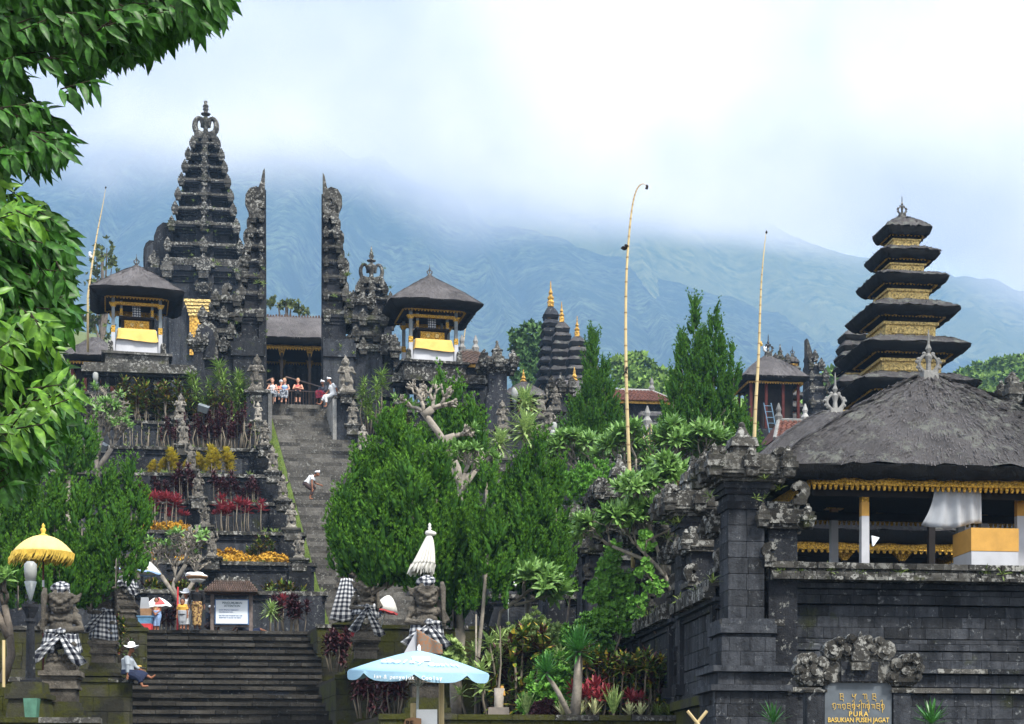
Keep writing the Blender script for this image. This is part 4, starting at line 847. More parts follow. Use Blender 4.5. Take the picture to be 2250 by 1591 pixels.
def tiled_hall(label, px, D, ridge_row, eave_row, w, wr, floor_z, mat, dpt=3.0, grp='tiled roofs'):
    s = D / F; p = P(px, HOR, D); T = thing('tiled_hall', label, 'hall', (p.x, p.y, floor_z), AF, grp); zz = lambda r: (HOR - r) * s - floor_z; hw, hr = w * s / 2, wr * s / 2; ze, zt = zz(eave_row), zz(ridge_row)
    b = B(); b.add([(-hw, -dpt, ze), (hw, -dpt, ze), (hw, dpt, ze), (-hw, dpt, ze), (-hr, 0, zt), (hr, 0, zt)], [(0, 1, 5, 4), (2, 3, 4, 5), (1, 2, 5), (3, 0, 4), (3, 2, 1, 0)]); r = b.obj('roof', mat, T)
    t = B(); nr = 12
    for j in range(nr):
        f = j / nr; w_ = hw + (hr - hw) * f; y = -dpt * (1 - f); z = ze + (zt - ze) * f; nc = int(2 * w_ / .24)
        for k in range(nc): x = -w_ + (k + .5) * 2 * w_ / nc; sl = (zt - ze) / nr; t.hexa([(x - .10, y - .05, z + .01), (x + .10, y - .05, z + .01), (x + .10, y + dpt / nr, z + sl), (x - .10, y + dpt / nr, z + sl), (x - .07, y - .05, z + .07), (x + .07, y - .05, z + .07), (x + .07, y + dpt / nr, z + sl + .05), (x - .07, y + dpt / nr, z + sl + .05)])
    tt = t.obj('tile', mat, r); tt['kind'] = 'stuff'
    b = B(); b.tube([(-hr, 0, zt), (hr, 0, zt)], .13, 6); b.tube([(-hw, -dpt, ze), (-hr, 0, zt)], .11, 6); b.tube([(hw, -dpt, ze), (hr, 0, zt)], .11, 6); b.obj('ridge', 'pale_stone', r)
    for x in (-hr, hr): b = B(); b.lathe([(.16, 0), (.22, .2), (.1, .4), (.15, .55), (.03, .9)], x, 0, 6, zt); b.obj('finial', 'pale_stone', r)
    fascia(T, hw * .93, dpt * .93, ze - .02, .22, 'gold_far', False)
    b = B(); b.box(-hw * .85, hw * .85, -dpt * .8, dpt * .8, -4, ze); b.obj('wall', 'wall_stone', T); return T
tiled_hall('red tiled hall between the two junipers', 1375, 115, 858, 902, 186, 116, 22, 'red_tile')
tiled_hall('brown tiled roof behind the right balustrade', 1030, 96, 772, 828, 130, 30, 19.7, 'brown_tile')
tiled_hall('low grey tiled roof beside the leaning bamboo sticks', 1442, 80, 935, 985, 92, 40, 12.5, 'grey_tile', 2.0)
tiled_hall('pink tiled roof slope behind the big pavilion roof', 1740, 88, 925, 985, 130, 60, 14, 'red_tile', 2.2)
# dark split tower far right and its little neighbours
D = 112; p = P(1770, HOR, D); T = thing('dark_split_tower', 'narrow dark split gate tower left of the tall right pagoda', 'split gate', (p.x, p.y, 22), AF); zz = lambda r: (HOR - r) * D / F - 22; s = D / F
candi(T, [(zz(1000), zz(925), 27 * s, 4 * s), (zz(925), zz(885), 22 * s, 4 * s), (zz(885), zz(855), 20 * s, 4 * s), (zz(855), zz(828), 17 * s, 4 * s), (zz(828), zz(804), 13 * s, 4 * s), (zz(804), zz(786), 7 * s, 3 * s)], 1.2, 'L', ant=.4)
b = B(); b.prism([(0, 0), (.5, 0), (.3, .6), (.1, 1.2), (0, 1.3)], -.3, .3, 0, zz(790)); b.obj('spire', 'coping_stone', T); b = B(); b.box(0, 50 * s, -1.6, 1.6, -3, zz(1000)); b.obj('body', 'dark_stone', T)
carved_pier('thin dark pillar peeking over the watch pavilion roof', 1714, 112, (756, 790, 806, 850), wpx=16, s_ant=.3, grp=None)
b = B(); T = thing('ladder', 'pale blue ladder leaning on the stone plinth of the watch pavilion', 'ladder', tuple(P(1700, 962, 103)), AF)
for x in (-.2, .25): b = B(); b.tube([(x, 0, 0), (x - .25, .6, 2.2)], .035, 5); b.obj('rail', 'blue_paint', T)
for k in range(6): f = (k + .5) / 6; b = B(); b.tube([(-.2 - .25 * f, .6 * f, 2.2 * f), (.25 - .25 * f, .6 * f, 2.2 * f)], .025, 4); b.obj('rung', 'blue_paint', T)
# ------------------------------------------------------------------ walled temple on the right: stone corner, front wall, receding side wall
K0 = Vector(((1597 - 1125) * 36 / F, 36)); DV = Vector((-.1195, 1)); DU = Vector((1, .1195)).normalized(); RB = math.atan(.1195)
def K(u, v): q = K0 + DU * u + DV * v; return (q.x, q.y)          # u along the front wall, v along the side wall (v = distance gained)
def kz(row, v=0, u=0): return (HOR - row) * K(u, v)[1] / F
def kbox(bl, u0, u1, v0, v1, z0, z1):
    P8 = [(*K(u0, v0), z0), (*K(u1, v0), z0), (*K(u1, v1), z0), (*K(u0, v1), z0), (*K(u0, v0), z1), (*K(u1, v0), z1), (*K(u1, v1), z1), (*K(u0, v1), z1)]; return bl.hexa(P8)
def kwall(name, T, u0, u1, v, zs, bl_, th, mats, **k): wall_blocks(name, T, K(u0, v), K(u1, v), zs, bl_, th, mats, **k)
WS = ['wall_stone']
FW = thing('temple_front_wall', 'long front wall of dark stone courses with mossy coping under the big thatched pavilion', 'wall', (0, 0, 0))
z_ = {r: kz(r) for r in (1232, 1255, 1272, 1300, 1322, 1337, 1396, 1410, 1425, 1440, 1468, 1482, 1508, 1530, 1545, 1600)}
w = B(); kbox(w, .9, 14, .55, 1.6, -1, z_[1272]); w.obj('wall_core', 'dark_stone', FW)
UE = 13
def course(u0, u1, v, rt, rb, n, bl_=.42, th=.3, mats=WS, name='stone', jit=.012): kwall(name, FW, u0, u1, v, zl(kz(rb), kz(rt), n), bl_, th, mats, jit=jit, gap=.006)
course(.95, UE, .38, 1322, 1396, 3, .44)          # panel courses
course(.90, UE, .28, 1300, 1320, 1, .55); course(.90, UE, .34, 1287, 1299, 1, .6); course(.90, UE, .22, 1274, 1286, 1, .6)
course(.90, UE, .28, 1398, 1408, 1, .5); course(.85, UE, .20, 1409, 1424, 1, .5)
course(.80, UE, .22, 1426, 1464, 2, .52); course(.6, UE, .02, 1465, 1476, 1, .5, mats=['coping_stone', 'wall_stone'])
course(.7, UE, .16, 1478, 1506, 1, .5); course(.62, UE, .04, 1508, 1520, 1, .5, mats=['wall_stone', 'coping_stone']); course(.72, UE, .14, 1522, 1604, 3, .48)
# layered mossy coping, row upon row of flat stones
for k, (rt, rb, v) in enumerate(((1232, 1246, -.02), (1246, 1252, .06), (1252, 1258, -.02), (1258, 1264, -.08), (1264, 1272, -.14))):
    course(.95, UE, v, rt, rb, 1, .42 if k == 0 else .3, .5, ['coping_stone', 'lichen_stone'], 'coping_stone', .04)
w = B(); kbox(w, .9, 14, .1, 1.2, z_[1272], z_[1232] - .12); w.obj('coping_core', 'coping_stone', FW)

def big_pillar(label, v, hw, caprow_t, caprow_b, shaft_b, fin_top=None, u=0.0, court=5, s_ant=.30, ground=-1.0, shoulder=True, sh_u=1):
    x, y = K(u, v); s = y / F; T = thing('stone_pillar', label, 'pillar', (x, y, 0), RB, 'carved pillars along the temple side wall'); zz = lambda r: (HOR - r) * s
    b = B(); b.box(-hw * .88, hw * .88, -hw * .88, hw * .88, ground, zz(caprow_b)); b.obj('core', 'dark_stone', T)
    zt, zb = zz(caprow_b) - .55, zz(shaft_b)
    n = max(2, round((zt - zb) / .32))
    for f in range(4):
        a = f * math.pi / 2
        if f in (1, 2): continue
        for i, (z0, z1) in enumerate(zip(zl(zb, zt, n)[:-1], zl(zb, zt, n)[1:])):
            cut = random.uniform(-.25, .25) * hw if i % 2 else 0
            for (q0, q1) in ((-hw, cut - .005), (cut + .005, hw)):
                c = Vector(((q0 + q1) / 2, -hw + .1)); c.rotate(Matrix.Rotation(a, 2)); block('stone', T, (c.x, c.y, (z0 + z1) / 2), (q1 - q0, .2 + random.uniform(0, .012), z1 - z0 - .01), random.choice(WS), a)
    for e, z0, z1, m in ((1.12, zt, zt + .16, 'dark_stone'), (1.05, zt + .16, zt + .3, 'wall_stone'), (1.22, zt + .3, zt + .42, 'dark_stone'), (1.32, zt + .42, zt + .56, 'wall_stone')):
        b = B(); b.box(-hw * e, hw * e, -hw * e, hw * e, z0, z1); b.obj('necking', m, T)
    zc, h = zz(caprow_b), zz(caprow_t) - zz(caprow_b); c = B()
    for k, e in enumerate((1.55, 1.8, 2.0)): c.box(-hw * e, hw * e, -hw * e, hw * e, zc + h * k * .12, zc + h * (k + 1) * .12)
    c.box(-hw * 2.05, hw * 2.05, -hw * 2.05, hw * 2.05, zc + h * .36, zc + h * .74); c.box(-hw * 1.7, hw * 1.7, -hw * 1.7, hw * 1.7, zc + h * .74, zc + h); c.obj('cap', 'lichen_stone', T)
    for sx in (-1, 0, 1):
        for sy in (-1, 0, 1):
            if (sx, sy) == (0, 0): continue
            share('antefix', ANT['lichen_stone'], T, (sx * hw * 2.02, sy * hw * 2.02, zc + h * .42), (s_ant, s_ant, s_ant * 1.05))
    for sx in (-1, 1):
        for sy in (-1, 1): share('curl_ornament', CURLM, T, (sx * hw * 1.35, sy * hw * 1.5, zc + h * .55), (sx * .30, .5, .19))
    if fin_top is not None:
        b = B(); H = zz(fin_top) - zz(caprow_t); z0 = zz(caprow_t)
        b.tbox(0, 0, z0 - .02, z0 + H * .12, hw * .8, hw * .8); b.tbox(0, 0, z0 + H * .12, z0 + H * .3, hw * .62, hw * .62); b.tbox(0, 0, z0 + H * .3, z0 + H * .55, hw * .78, hw * .78, hw * .66, hw * .66); b.tbox(0, 0, z0 + H * .55, z0 + H * .62, hw * .5, hw * .5, hw * .36, hw * .36)
        f = b.obj('finial', 'lichen_stone', T)
        b = B(); b.tbox(0, 0, z0 + H * .62, z0 + H * .86, hw * .36, hw * .36, hw * .16, hw * .16); b.ell((0, 0, z0 + H * .92), (hw * .2, hw * .2, H * .09), 7, 5); b.obj('finial_tip', 'coping_stone', f)
    # lower carved shoulder stepping down along the wall
    if shoulder:
        for (du, dv, t) in (((1, 0, 1.02),) if sh_u == 1 else ()) + ((0, 1, 1.0),) + (((0, -1, 1.0),) if sh_u == 0 else ()):
            ox, oy = du * hw * 2.1, dv * hw * 2.3; zs = zz(caprow_t) - 1.0
            b = B(); b.box(ox - hw * .8, ox + hw * .8, oy - hw * .8, oy + hw * .8, ground, zs - .5); sh = b.obj('shoulder', 'dark_stone', T)
            b = B(); b.box(ox - hw * 1.15, ox + hw * 1.15, oy - hw * 1.15, oy + hw * 1.15, zs - .5, zs - .4); b.box(ox - hw * 1.3, ox + hw * 1.3, oy - hw * 1.3, oy + hw * 1.3, zs - .4, zs - .1); b.box(ox - hw * .9, ox + hw * .9, oy - hw * .9, oy + hw * .9, zs - .1, zs + .08); b.box(ox - hw * 1.1, ox + hw * 1.1, oy - hw * 1.1, oy + hw * 1.1, zs - 1.3, zs - 1.18); b.obj('shoulder_cap', 'lichen_stone', sh)
            for sx in (-1, 1):
                for sy in (-1, 1): share('antefix', ANT['lichen_stone'], T, (ox + sx * hw * 1.25, oy + sy * hw * 1.25, zs - .35), s_ant * .8)
            share('curl_ornament', CURLM, T, (ox + hw * .5, oy - hw, zs), (.3, .35, .24)); share('curl_ornament', CURLM, T, (ox - hw * .5, oy - hw, zs - 1.2), (-.26, .3, .2))
    return T
big_pillar('massive carved corner pillar of the stone wall with a pointed finial', .40, .385, 1010, 1068, 1372, 928, u=.42)
# flared foot of the corner pillar
b = B()
for (e, r0, r1) in ((.56, 1372, 1360), (.60, 1392, 1373), (.50, 1400, 1393), (.56, 1464, 1401), (.80, 1478, 1465), (.66, 1506, 1479), (.86, 1520, 1507), (.72, 1610, 1521)): kbox(b, .42 - e, .42 + e, .40 - e, .40 + e, kz(r0), kz(r1))
pf = tag(b.obj('pillar_foot', 'wall_stone'), 'broad stepped foot of dark stone beneath the corner pillar', 'pillar base')
for (ra, rb, e, nn_) in ((1401, 1464, .56, 2), (1479, 1506, .66, 1), (1521, 1604, .72, 3)):
    lo_, hi_ = .42 - e - .02, .42 + e + .02; v_ = .40 - e - .02; wall_blocks('stone', pf, K(lo_, v_), K(hi_, v_), zl(kz(rb), kz(ra), nn_), .38, .1, WS, jit=.012, gap=.01); wall_blocks('stone', pf, K(lo_, v_ + 2 * e), K(lo_, v_), zl(kz(rb), kz(ra), nn_), .38, .1, WS, jit=.012, gap=.01)
b = B(); kbox(b, -.17, 1.2, -.14, -.02, kz(1372) - .03, kz(1372) + .1); tag(b.obj('ledge_block', 'lichen_stone'), kind='structure')
big_pillar('second carved pillar of the side wall, beside the frangipani trunk', 4.9, .36, 1088, 1142, 1420, 1002, u=.40, s_ant=.28, sh_u=0)
big_pillar('third pillar of the side wall, hidden behind frangipani leaves', 9.7, .34, 1160, 1205, 1450, None, u=.40, s_ant=.26, sh_u=0)
big_pillar('fourth, taller pillar of the side wall with slim white finial', 14.5, .36, 1070, 1112, 1470, 998, u=.40, s_ant=.30, sh_u=0)
big_pillar('fifth pillar of the side wall, wrapped in vine', 19.3, .36, 1126, 1162, 1480, 1070, u=.38, s_ant=.30, sh_u=0)
big_pillar('sixth and farthest pillar of the side wall behind the juniper', 28, .40, 1150, 1190, 1500, None, u=.35, s_ant=.30, sh_u=0)
# side wall bays
for i, (v0, v1) in enumerate(((1.0, 4.4), (5.4, 9.2), (10.1, 14.0), (14.9, 18.8), (19.7, 24), (24.2, 27.6))):
    T = thing('side_wall_bay', f'{["nearest", "second", "third", "fourth", "fifth", "farthest"][i]} bay of the receding side wall with sloping mossy coping', 'wall', (0, 0, 0), 0, 'bays of the receding side wall')
    zt = 4.66
    w = B(); kbox(w, .12, .7, v0 - .3, v1 + .3, -1, zt - .42); w.obj('wall_core', 'dark_stone', T)
    p, q = K(.05, v1), K(.05, v0)
    if i < 4: wall_blocks('stone', T, p, q, zl(3.45, 4.0, 2) if i > 1 else zl(2.9, 4.0, 3), .34, .2, WS, jit=.012, gap=.01); wall_blocks('stone', T, p, q, [2.35, 2.6, 2.88] if i < 2 else [2.9, 3.4], .6, .24, WS, jit=.02)
    else: w = B(); kbox(w, .05, .2, v0, v1, 2.3, 4.0); w.obj('panel', 'wall_stone', T)
    for (u, z0, z1) in ((-.02, 4.0, 4.06), (.04, 4.07, 4.15), (-.08, 4.16, 4.24), (-.02, 2.22, 2.34), (-.20, 2.0, 2.2), (-.1, 1.2, 1.98), (-.25, 1.0, 1.18), (-.1, -1, .98)): w = B(); kbox(w, u, .5, v0 - .3, v1 + .3, z0, z1); w.obj('moulding', 'wall_stone' if z1 > 2.3 else 'mossy_stone', T)
    # coping of upright stones
    n = int((v1 - v0) / .16)
    for k in range(n):
        va = v0 + (v1 - v0) * k / n; vb = v0 + (v1 - v0) * (k + 1) / n - .012; j = random.uniform(-.03, .03); c = B()
        if i < 3 or k % 2 == 0: kbox(c, -.26 + j, .0, va, vb if i < 3 else vb + .16, zt - .42 + j * .5, zt - .16 + j); kbox(c, -.14 + j, .5, va, vb if i < 3 else vb + .16, zt - .16, zt + j); c.obj('coping_stone', 'lichen_stone' if random.random() < .5 else 'coping_stone', T)
    for vv in (v0 + .05, v1 - .15):
        w = B(); kbox(w, -.06, .3, vv, vv + .22, 2.35, 4.1); kbox(w, -.18, .3, vv - .1, vv + .32, 2.35, 2.6); w.obj('pilaster', 'dark_stone', T)
# court behind the wall
w = B(); kbox(w, .6, 26, .8, 30, -1, 4.0); tag(w.obj('temple_court', 'ground_earth'), kind='structure')

# ------------------------------------------------------------------ big thatched pavilion behind the wall
ZC = 4.02; vP = 6.2; xq, yq = K(2.55, vP)          # near left column
s = yq / F
T = thing('big_pavilion', 'big open thatched pavilion with gilded eaves and cloth-wrapped columns on the right', 'pavilion', (10.5, 43.6, ZC), RB)
def pzz(row, D=39.5): return (HOR - row) * D / F - ZC
# roof centre at local (0,0): width such that the left eave lands at photo column 1740
hwr, dr = 4.95, 2.95
thatch_roof(T, hwr, dr, pzz(830, 43.6) - pzz(1020, 40.6), pzz(1020, 40.6), .34, (.35, .1), n=200, lv=16, rr=.04, inset=.22, bulge=.045, mat='old_thatch', rough=.05, seed=5, droop=-.10, strands=170, strand_l=.55)
crown_small(T, pzz(836, 43.6), .86, 'pale_stone')
fw, fd = hwr - 1.15, dr - .42; zf = pzz(1044, 41)
fascia(T, fw, fd, zf, .40, 'gold', True, step=.13)
b = B(); b.box(-fw - .12, fw + .12, -fd - .14, fd + .14, zf - .02, zf + .07); b.obj('upper_moulding', 'gold', T)
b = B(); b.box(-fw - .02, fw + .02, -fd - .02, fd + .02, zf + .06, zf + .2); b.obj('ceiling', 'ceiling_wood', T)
b = B(); b.box(-fw * .97, fw * .97, -fd * .9, -fd * .86, zf - .5, zf - .3); b.obj('beam', 'dark_wood', T); b = B(); b.box(-fw * .97, fw * .97, fd * .7, fd * .74, zf - .4, zf - .2); b.obj('beam', 'dark_wood', T)
def col_at(px, D, big=True):
    X_ = (px - 1125) * D / F; loc = Matrix.Rotation(-RB, 2) @ Vector((X_ - T.location.x, D - T.location.y)); x, y = loc.x, loc.y; r = .082
    b = B(); b.box(x - r, x + r, y - r, y + r, -.1, zf - .05); c = b.obj('column', 'dark_wood', T)
    b = B(); b.tbox(x, y, -.05, pzz(1135, D), r * 1.25, r * 1.25, r * 1.12, r * 1.12); b.obj('white_wrap', 'white_cloth', c); b = B(); b.box(x - r * 1.12, x + r * 1.12, y - r * 1.12, y + r * 1.12, pzz(1135, D) + .003, pzz(1104, D)); b.obj('yellow_wrap', 'ochre_cloth', c)
    b = B(); b.tbox(x, y, pzz(1104, D) + .003, pzz(1078, D), r * 1.05, r * 1.05, r * 1.2, r * 1.2); b.tbox(x, y, pzz(1078, D), zf - .1, r * 1.2, r * 1.2, r * 2.8, r * 1.6); b.obj('gilded_bracket', 'gold', c)
for px, D in ((1899, 41.2), (1832, 45.3), (2240, 42.2), (2110, 45.9), (2380, 43), (2160, 45.9)): col_at(px, D)
w = B(); kbox(w, 1.6, 14, 5.4, 12.5, ZC - .1, ZC + .25); tag(w.obj('pavilion_floor', 'dark_stone'), kind='structure')
# second long hall behind, seen under the pavilion's ceiling
T2 = thing('rear_hall', 'long low thatched hall with gilded fascia seen beneath the big pavilion ceiling', 'pavilion', (*K(7.4, 20), 4.0), RB); zr2 = lambda r: (HOR - r) * 53.5 / F - 4.0
thatch_roof(T2, 5.6, 2.6, zr2(1060) - zr2(1155), zr2(1152), .4, (3.6, .1), n=140, rr=.03, inset=.3, bulge=.06, mat='old_thatch', seed=9); fascia(T2, 5.1, 2.2, zr2(1178), .34, 'gold', True, step=.2)
b = B(); b.box(-5.1, 5.1, -2.1, 2.2, zr2(1178), zr2(1172)); b.obj('ceiling', 'ceiling_wood', T2); b = B(); b.box(-5, 5, 1.0, 1.2, 0, zr2(1178)); b.obj('rear_wall', 'dark_wood', T2)
for k in range(6):
    b = B(); b.box(-4.8 + k * 1.9, -4.66 + k * 1.9, -1.9, -1.76, 0, zr2(1180)); q = b.obj('post', 'dark_wood', T2); b = B(); b.tbox(-4.73 + k * 1.9, -1.83, zr2(1215), zr2(1192), .07, .07, .35, .12); b.obj('bracket', 'gold', q)
# things inside the pavilion
def inpav(px, row, D): return P(px, row, D)
T3 = thing('work_trestle', 'black scaffold of crossed timbers standing inside the big pavilion', 'trestle', (*inpav(1980, 1235, 44).xy, ZC + .2), RB)
for (x0, z0, x1, z1) in ((-.35, 0, -.3, 1.55), (.35, 0, .35, 1.5), (-1.2, .0, -.35, 1.5), (-.3, 1.45, .3, 0), (.35, 1.45, -.3, 0), (.45, 1.45, 1.3, 0), (1.3, 1.2, 1.35, 0), (-1.2, .35, -.1, .35), (.4, .12, 1.4, .12), (-1.1, 1.0, 0, 1.0), (-1.3, 1.5, 1.4, 1.42), (.5, .75, 1.35, .8)):
    b = B(); b.tube([(x0, 0, z0), (x1, .1, z1)], .055, 4); b.obj('timber', 'black_metal', T3)
b = B()
V = []; nx, nz = 26, 8; o0 = inpav(2105, 1155, 41.2)
for j in range(nz + 1):
    t = j / nz
    for i in range(nx + 1):
        f = i / nx; wL = 1.15 + .28 * (t ** 2) * (f < .3) * 2 * (.3 - f) / .3; V.append(((f - .5) * 1.15 - (.32 * t ** 2 * max(0, .4 - f) / .4), .06 * math.sin(f * 22) * (0.3 + t), (1 - t) * .93 - .07 * math.sin(f * 5) * t))
Fc = [(j * (nx + 1) + i, (j + 1) * (nx + 1) + i, (j + 1) * (nx + 1) + i + 1, j * (nx + 1) + i + 1) for j in range(nz) for i in range(nx)]
cl_ = mesh('hanging_cloth', V, Fc, 'grey_cloth', None, True); cl_.location = o0; cl_.rotation_euler = (0, 0, RB); tag(cl_, 'grey white cloth hanging in folds from the pavilion ceiling', 'cloth')
sol = cl_.modifiers.new('thickness', 'SOLIDIFY'); sol.thickness = .02
p = inpav(2167, 1235, 41); T4 = thing('altar_table', 'altar box draped in ochre cloth over white cloth on the coping', 'table', (p.x, p.y, ZC + .25), RB); hh = Z(1168, 41) - ZC - .25; h2 = Z(1218, 41) - ZC - .25
b = B(); b.box(-.55, .55, -.5, .6, 0, hh - .03); b.obj('frame', 'dark_wood', T4); b = B(); b.box(-.58, .58, -.53, .63, h2, hh); b.obj('ochre_cover', 'ochre_cloth', T4); b = B(); b.box(-.57, .57, -.52, .62, .0, h2 - .004); b.obj('white_skirt', 'white_cloth', T4)
b = B(); b.tbox(0, 0, 0, .5, .02, .2, .16, .2); o = b.obj('paper_sheet', 'sign_white'); o.location = inpav(1918, 1200, 40.5); o.rotation_euler = (0, .25, 0); tag(o, 'pale sheet leaning among the black timbers', 'paper'); o.scale = (.6, .2, .45)
b = B(); b.tbox(0, 0, 0, .75, .1, .08, .06, .05); o = b.obj('wrapped_offering', 'batik'); p = inpav(2100, 1238, 40.6); o.location = (p.x, p.y, ZC + .25); tag(o, 'patterned wrapped bundle standing left of the ochre altar box', 'offering')
p = inpav(2200, 1130, 45.5); T5 = thing('small_red_shrine', 'small red tiled shrine roof on posts behind the hanging cloth', 'shrine', (p.x, p.y, ZC), RB); b = B(); b.tbox(0, 0, 1.35, 1.75, .55, .5, .3, .1); b.obj('roof', 'red_tile', T5)
for x in (-.3, .3): b = B(); b.box(x - .04, x + .04, -.04, .04, 0, 1.35); b.obj('post', 'red_wood', T5)
# second ridge: the hip of the neighbouring roof with crowned finial
T6 = thing('neighbour_pavilion', 'thatched roof with crowned stone finial poking up left behind the big pavilion', 'pavilion', (*P(1835, HOR, 56).xy, 4.2), RB); zq = lambda r: (HOR - r) * 56 / F - 4.2
thatch_roof(T6, 3.4, 3.2, zq(905) - zq(1060), zq(1060), .4, (.4, .1), n=80, rr=.06, mat='old_thatch', seed=21); crown_small(T6, zq(915), .95, 'pale_stone')
for x in (-2.4, 2.4):
    for y in (-2.2, 2.2): b = B(); b.box(x - .1, x + .1, y - .1, y + .1, 0, zq(1060)); b.obj('post', 'dark_wood', T6)
# carved finial at the right edge
T7 = carved_pier('pale carved stone crest cut by the right edge of the picture', 2246, 60, (838, 862, 905, 960), None, 40, 'coping_stone', 'lichen_stone', .5, zbase=4.2)

# ------------------------------------------------------------------ name board of the temple
D = 32.5; p = P(1886, HOR, D); s = D / F; zz = lambda r: (HOR - r) * s
T = thing('name_board', 'grey stone temple name board with gold lettering under a curly carved crest', 'sign', (p.x, p.y, 0), RB * .5)
b = B(); b.box(-.64, .64, 0, .25, -.5, zz(1500)); b.obj('plaque', 'plaque', T)
for sg in (-1, 1):
    b = B(); b.box(sg * .82 - .16, sg * .82 + .16, -.05, .32, -.5, zz(1522)); q = b.obj('side_post', 'wall_stone', T)
    b = B(); b.box(sg * .82 - .21, sg * .82 + .21, -.09, .36, zz(1522), zz(1516)); b.tbox(sg * .82, .13, zz(1508), zz(1499), .20, .24, .28, .3); b.box(sg * .82 - .27, sg * .82 + .27, -.14, .4, zz(1499), zz(1486)); b.obj('post_cap', 'coping_stone', q)
crest = [(-1.17, 1486), (-.95, 1490)]
def disc(x, row, r, y0=-.12, y1=.22, m='lichen_stone'):
    b = B(); z = zz(row); b.prism([(r * math.cos(a * math.pi / 5) , r * math.sin(a * math.pi / 5)) for a in range(10)], y0, y1, x, z); b.prism([(r * .5 * math.cos(a * math.pi / 4), r * .5 * math.sin(a * math.pi / 4)) for a in range(8)], y0 - .06, y0 + .01, x, z); return b.obj('scroll', m, T)
b = B(); b.prism([(-.66, zz(1500)), (.66, zz(1500)), (.66, zz(1462)), (.42, zz(1440)), (.3, zz(1412)), (.12, zz(1399)), (-.12, zz(1399)), (-.3, zz(1412)), (-.42, zz(1440)), (-.66, zz(1462))], -.04, .2); b.obj('crest', 'lichen_stone', T)
for sg in (-1, 1):
    for (x, row, r) in ((.50, 1430, .19), (.38, 1412, .10), (.62, 1488, .11), (.72, 1460, .14), (.86, 1475, .17), (1.05, 1452, .15), (1.12, 1470, .12), (1.10, 1488, .09), (.92, 1450, .12), (.24, 1428, .12), (.16, 1405, .09)): disc(sg * x, row + random.uniform(-2, 2), r)
b = B(); b.box(-.35, .35, -.10, .05, zz(1498), zz(1455)); b.obj('crest_niche', 'dark_stone', T); b = B(); b.tbox(0, -.12, zz(1474), zz(1457), .17, .08, .2, .1); b.obj('keystone', 'lichen_stone', T); b = B(); b.prism([(x * .3, z * .42) for x, z in LEAFO], -.2, .0, 0, zz(1455)); b.obj('crest_leaf', 'coping_stone', T)
def text(s_, size, parent, loc, mat, rot=(math.pi / 2, 0, 0), align='CENTER', ext=.004, name='lettering', space=1.0, xs=1.0):
    cu = bpy.data.curves.new(name, 'FONT'); cu.body = s_; cu.size = size; cu.align_x = align; cu.extrude = ext; cu.space_character = space; cu.offset = size * .012
    q = bpy.data.objects.new(name, cu); C.objects.link(q); dg = bpy.context.evaluated_depsgraph_get(); me = bpy.data.meshes.new_from_object(q.evaluated_get(dg)); bpy.data.objects.remove(q); me.materials.clear(); me.materials.append(MATS[mat])
    o = bpy.data.objects.new(name, me); C.objects.link(o); o.location = loc; o.rotation_euler = rot; o.scale = (xs, 1, 1)
    if parent: o.parent = parent
    return o
text('PURA', .13, T, (0, -.01, zz(1574)), 'plaque_letter', space=1.25); text('BASUKIAN PUSEH JAGAT', .125, T, (0, -.01, zz(1587)), 'plaque_letter', xs=.84)
def strokes(lines, parent, ox, oz, sc_, mat='plaque_letter'):
    b = B()
    for l in lines: b.tube([(ox + x * sc_, -.012, oz + z * sc_) for x, z in l], .006, 4)
    b.obj('script_lettering', mat, parent)
na = [[(0, .8), (.15, 1), (.5, 1), (.55, .8), (.55, .3), (.3, .0)], [(.15, 1), (.12, .4), (.3, .3)]]; pa = [[(0, 1), (.05, .6), (.35, .55)], [(.4, 1), (.4, .2)], [(.4, .6), (.55, .9), (.6, 1)]]; ra = [[(0, .9), (.15, 1), (.3, .9), (.3, .3)], [(.3, .9), (.5, 1), (.6, .8), (.6, .2)]]
sq = [[(0, 1), (.5, 1), (.5, .5), (.6, .4)], [(.1, 1), (.1, .2), (.5, .2)], [(.2, .65), (.45, .65)], [(.5, .2), (.55, -.1)]]
for (g_, x) in ((sq, -.36), (pa, -.12), (ra, .08), (sq, .26)): strokes(g_, T, x, zz(1540), .13)
for i in range(11): strokes([na, ra, na, sq, na, pa, ra, na, ra, sq, na][i], T, -.5 + i * .093, zz(1560), .105 if i % 3 else .12)
for x, zb in ((-.12, -.1), (.02, -.12), (.16, -.1), (.42, -.12)): strokes([[(0, 1.3), (.25, 1.6), (.3, 1.1), (.3, -.4)]], T, x, zz(1560), .12)
# ------------------------------------------------------------------ foliage tools
def unit(v): return v / np.maximum(np.linalg.norm(v, axis=-1, keepdims=True), 1e-9)
def frames(d, roll):                      # rotation matrices taking z to d
    d = unit(d); a = np.where(np.abs(d[:, 2:3]) < .9, np.array([[0, 0, 1.]]), np.array([[1., 0, 0]])); x = unit(np.cross(a, d)); y = np.cross(d, x)
    c, s_ = np.cos(roll)[:, None], np.sin(roll)[:, None]; return np.stack([x * c + y * s_, y * c - x * s_, d], -1)
def scatter(tv, tf, pos, d, sc_, roll=None):
    n = len(pos); R_ = frames(d, rng.uniform(0, 6.28, n) if roll is None else roll); sc_ = np.broadcast_to(sc_, (n,))
    V = np.einsum('nij,vj->nvi', R_, tv) * sc_[:, None, None] + pos[:, None, :]
    Fa = tf[None] + (np.arange(n) * len(tv))[:, None, None]; return V.reshape(-1, 3), Fa.reshape(-1, tf.shape[1])
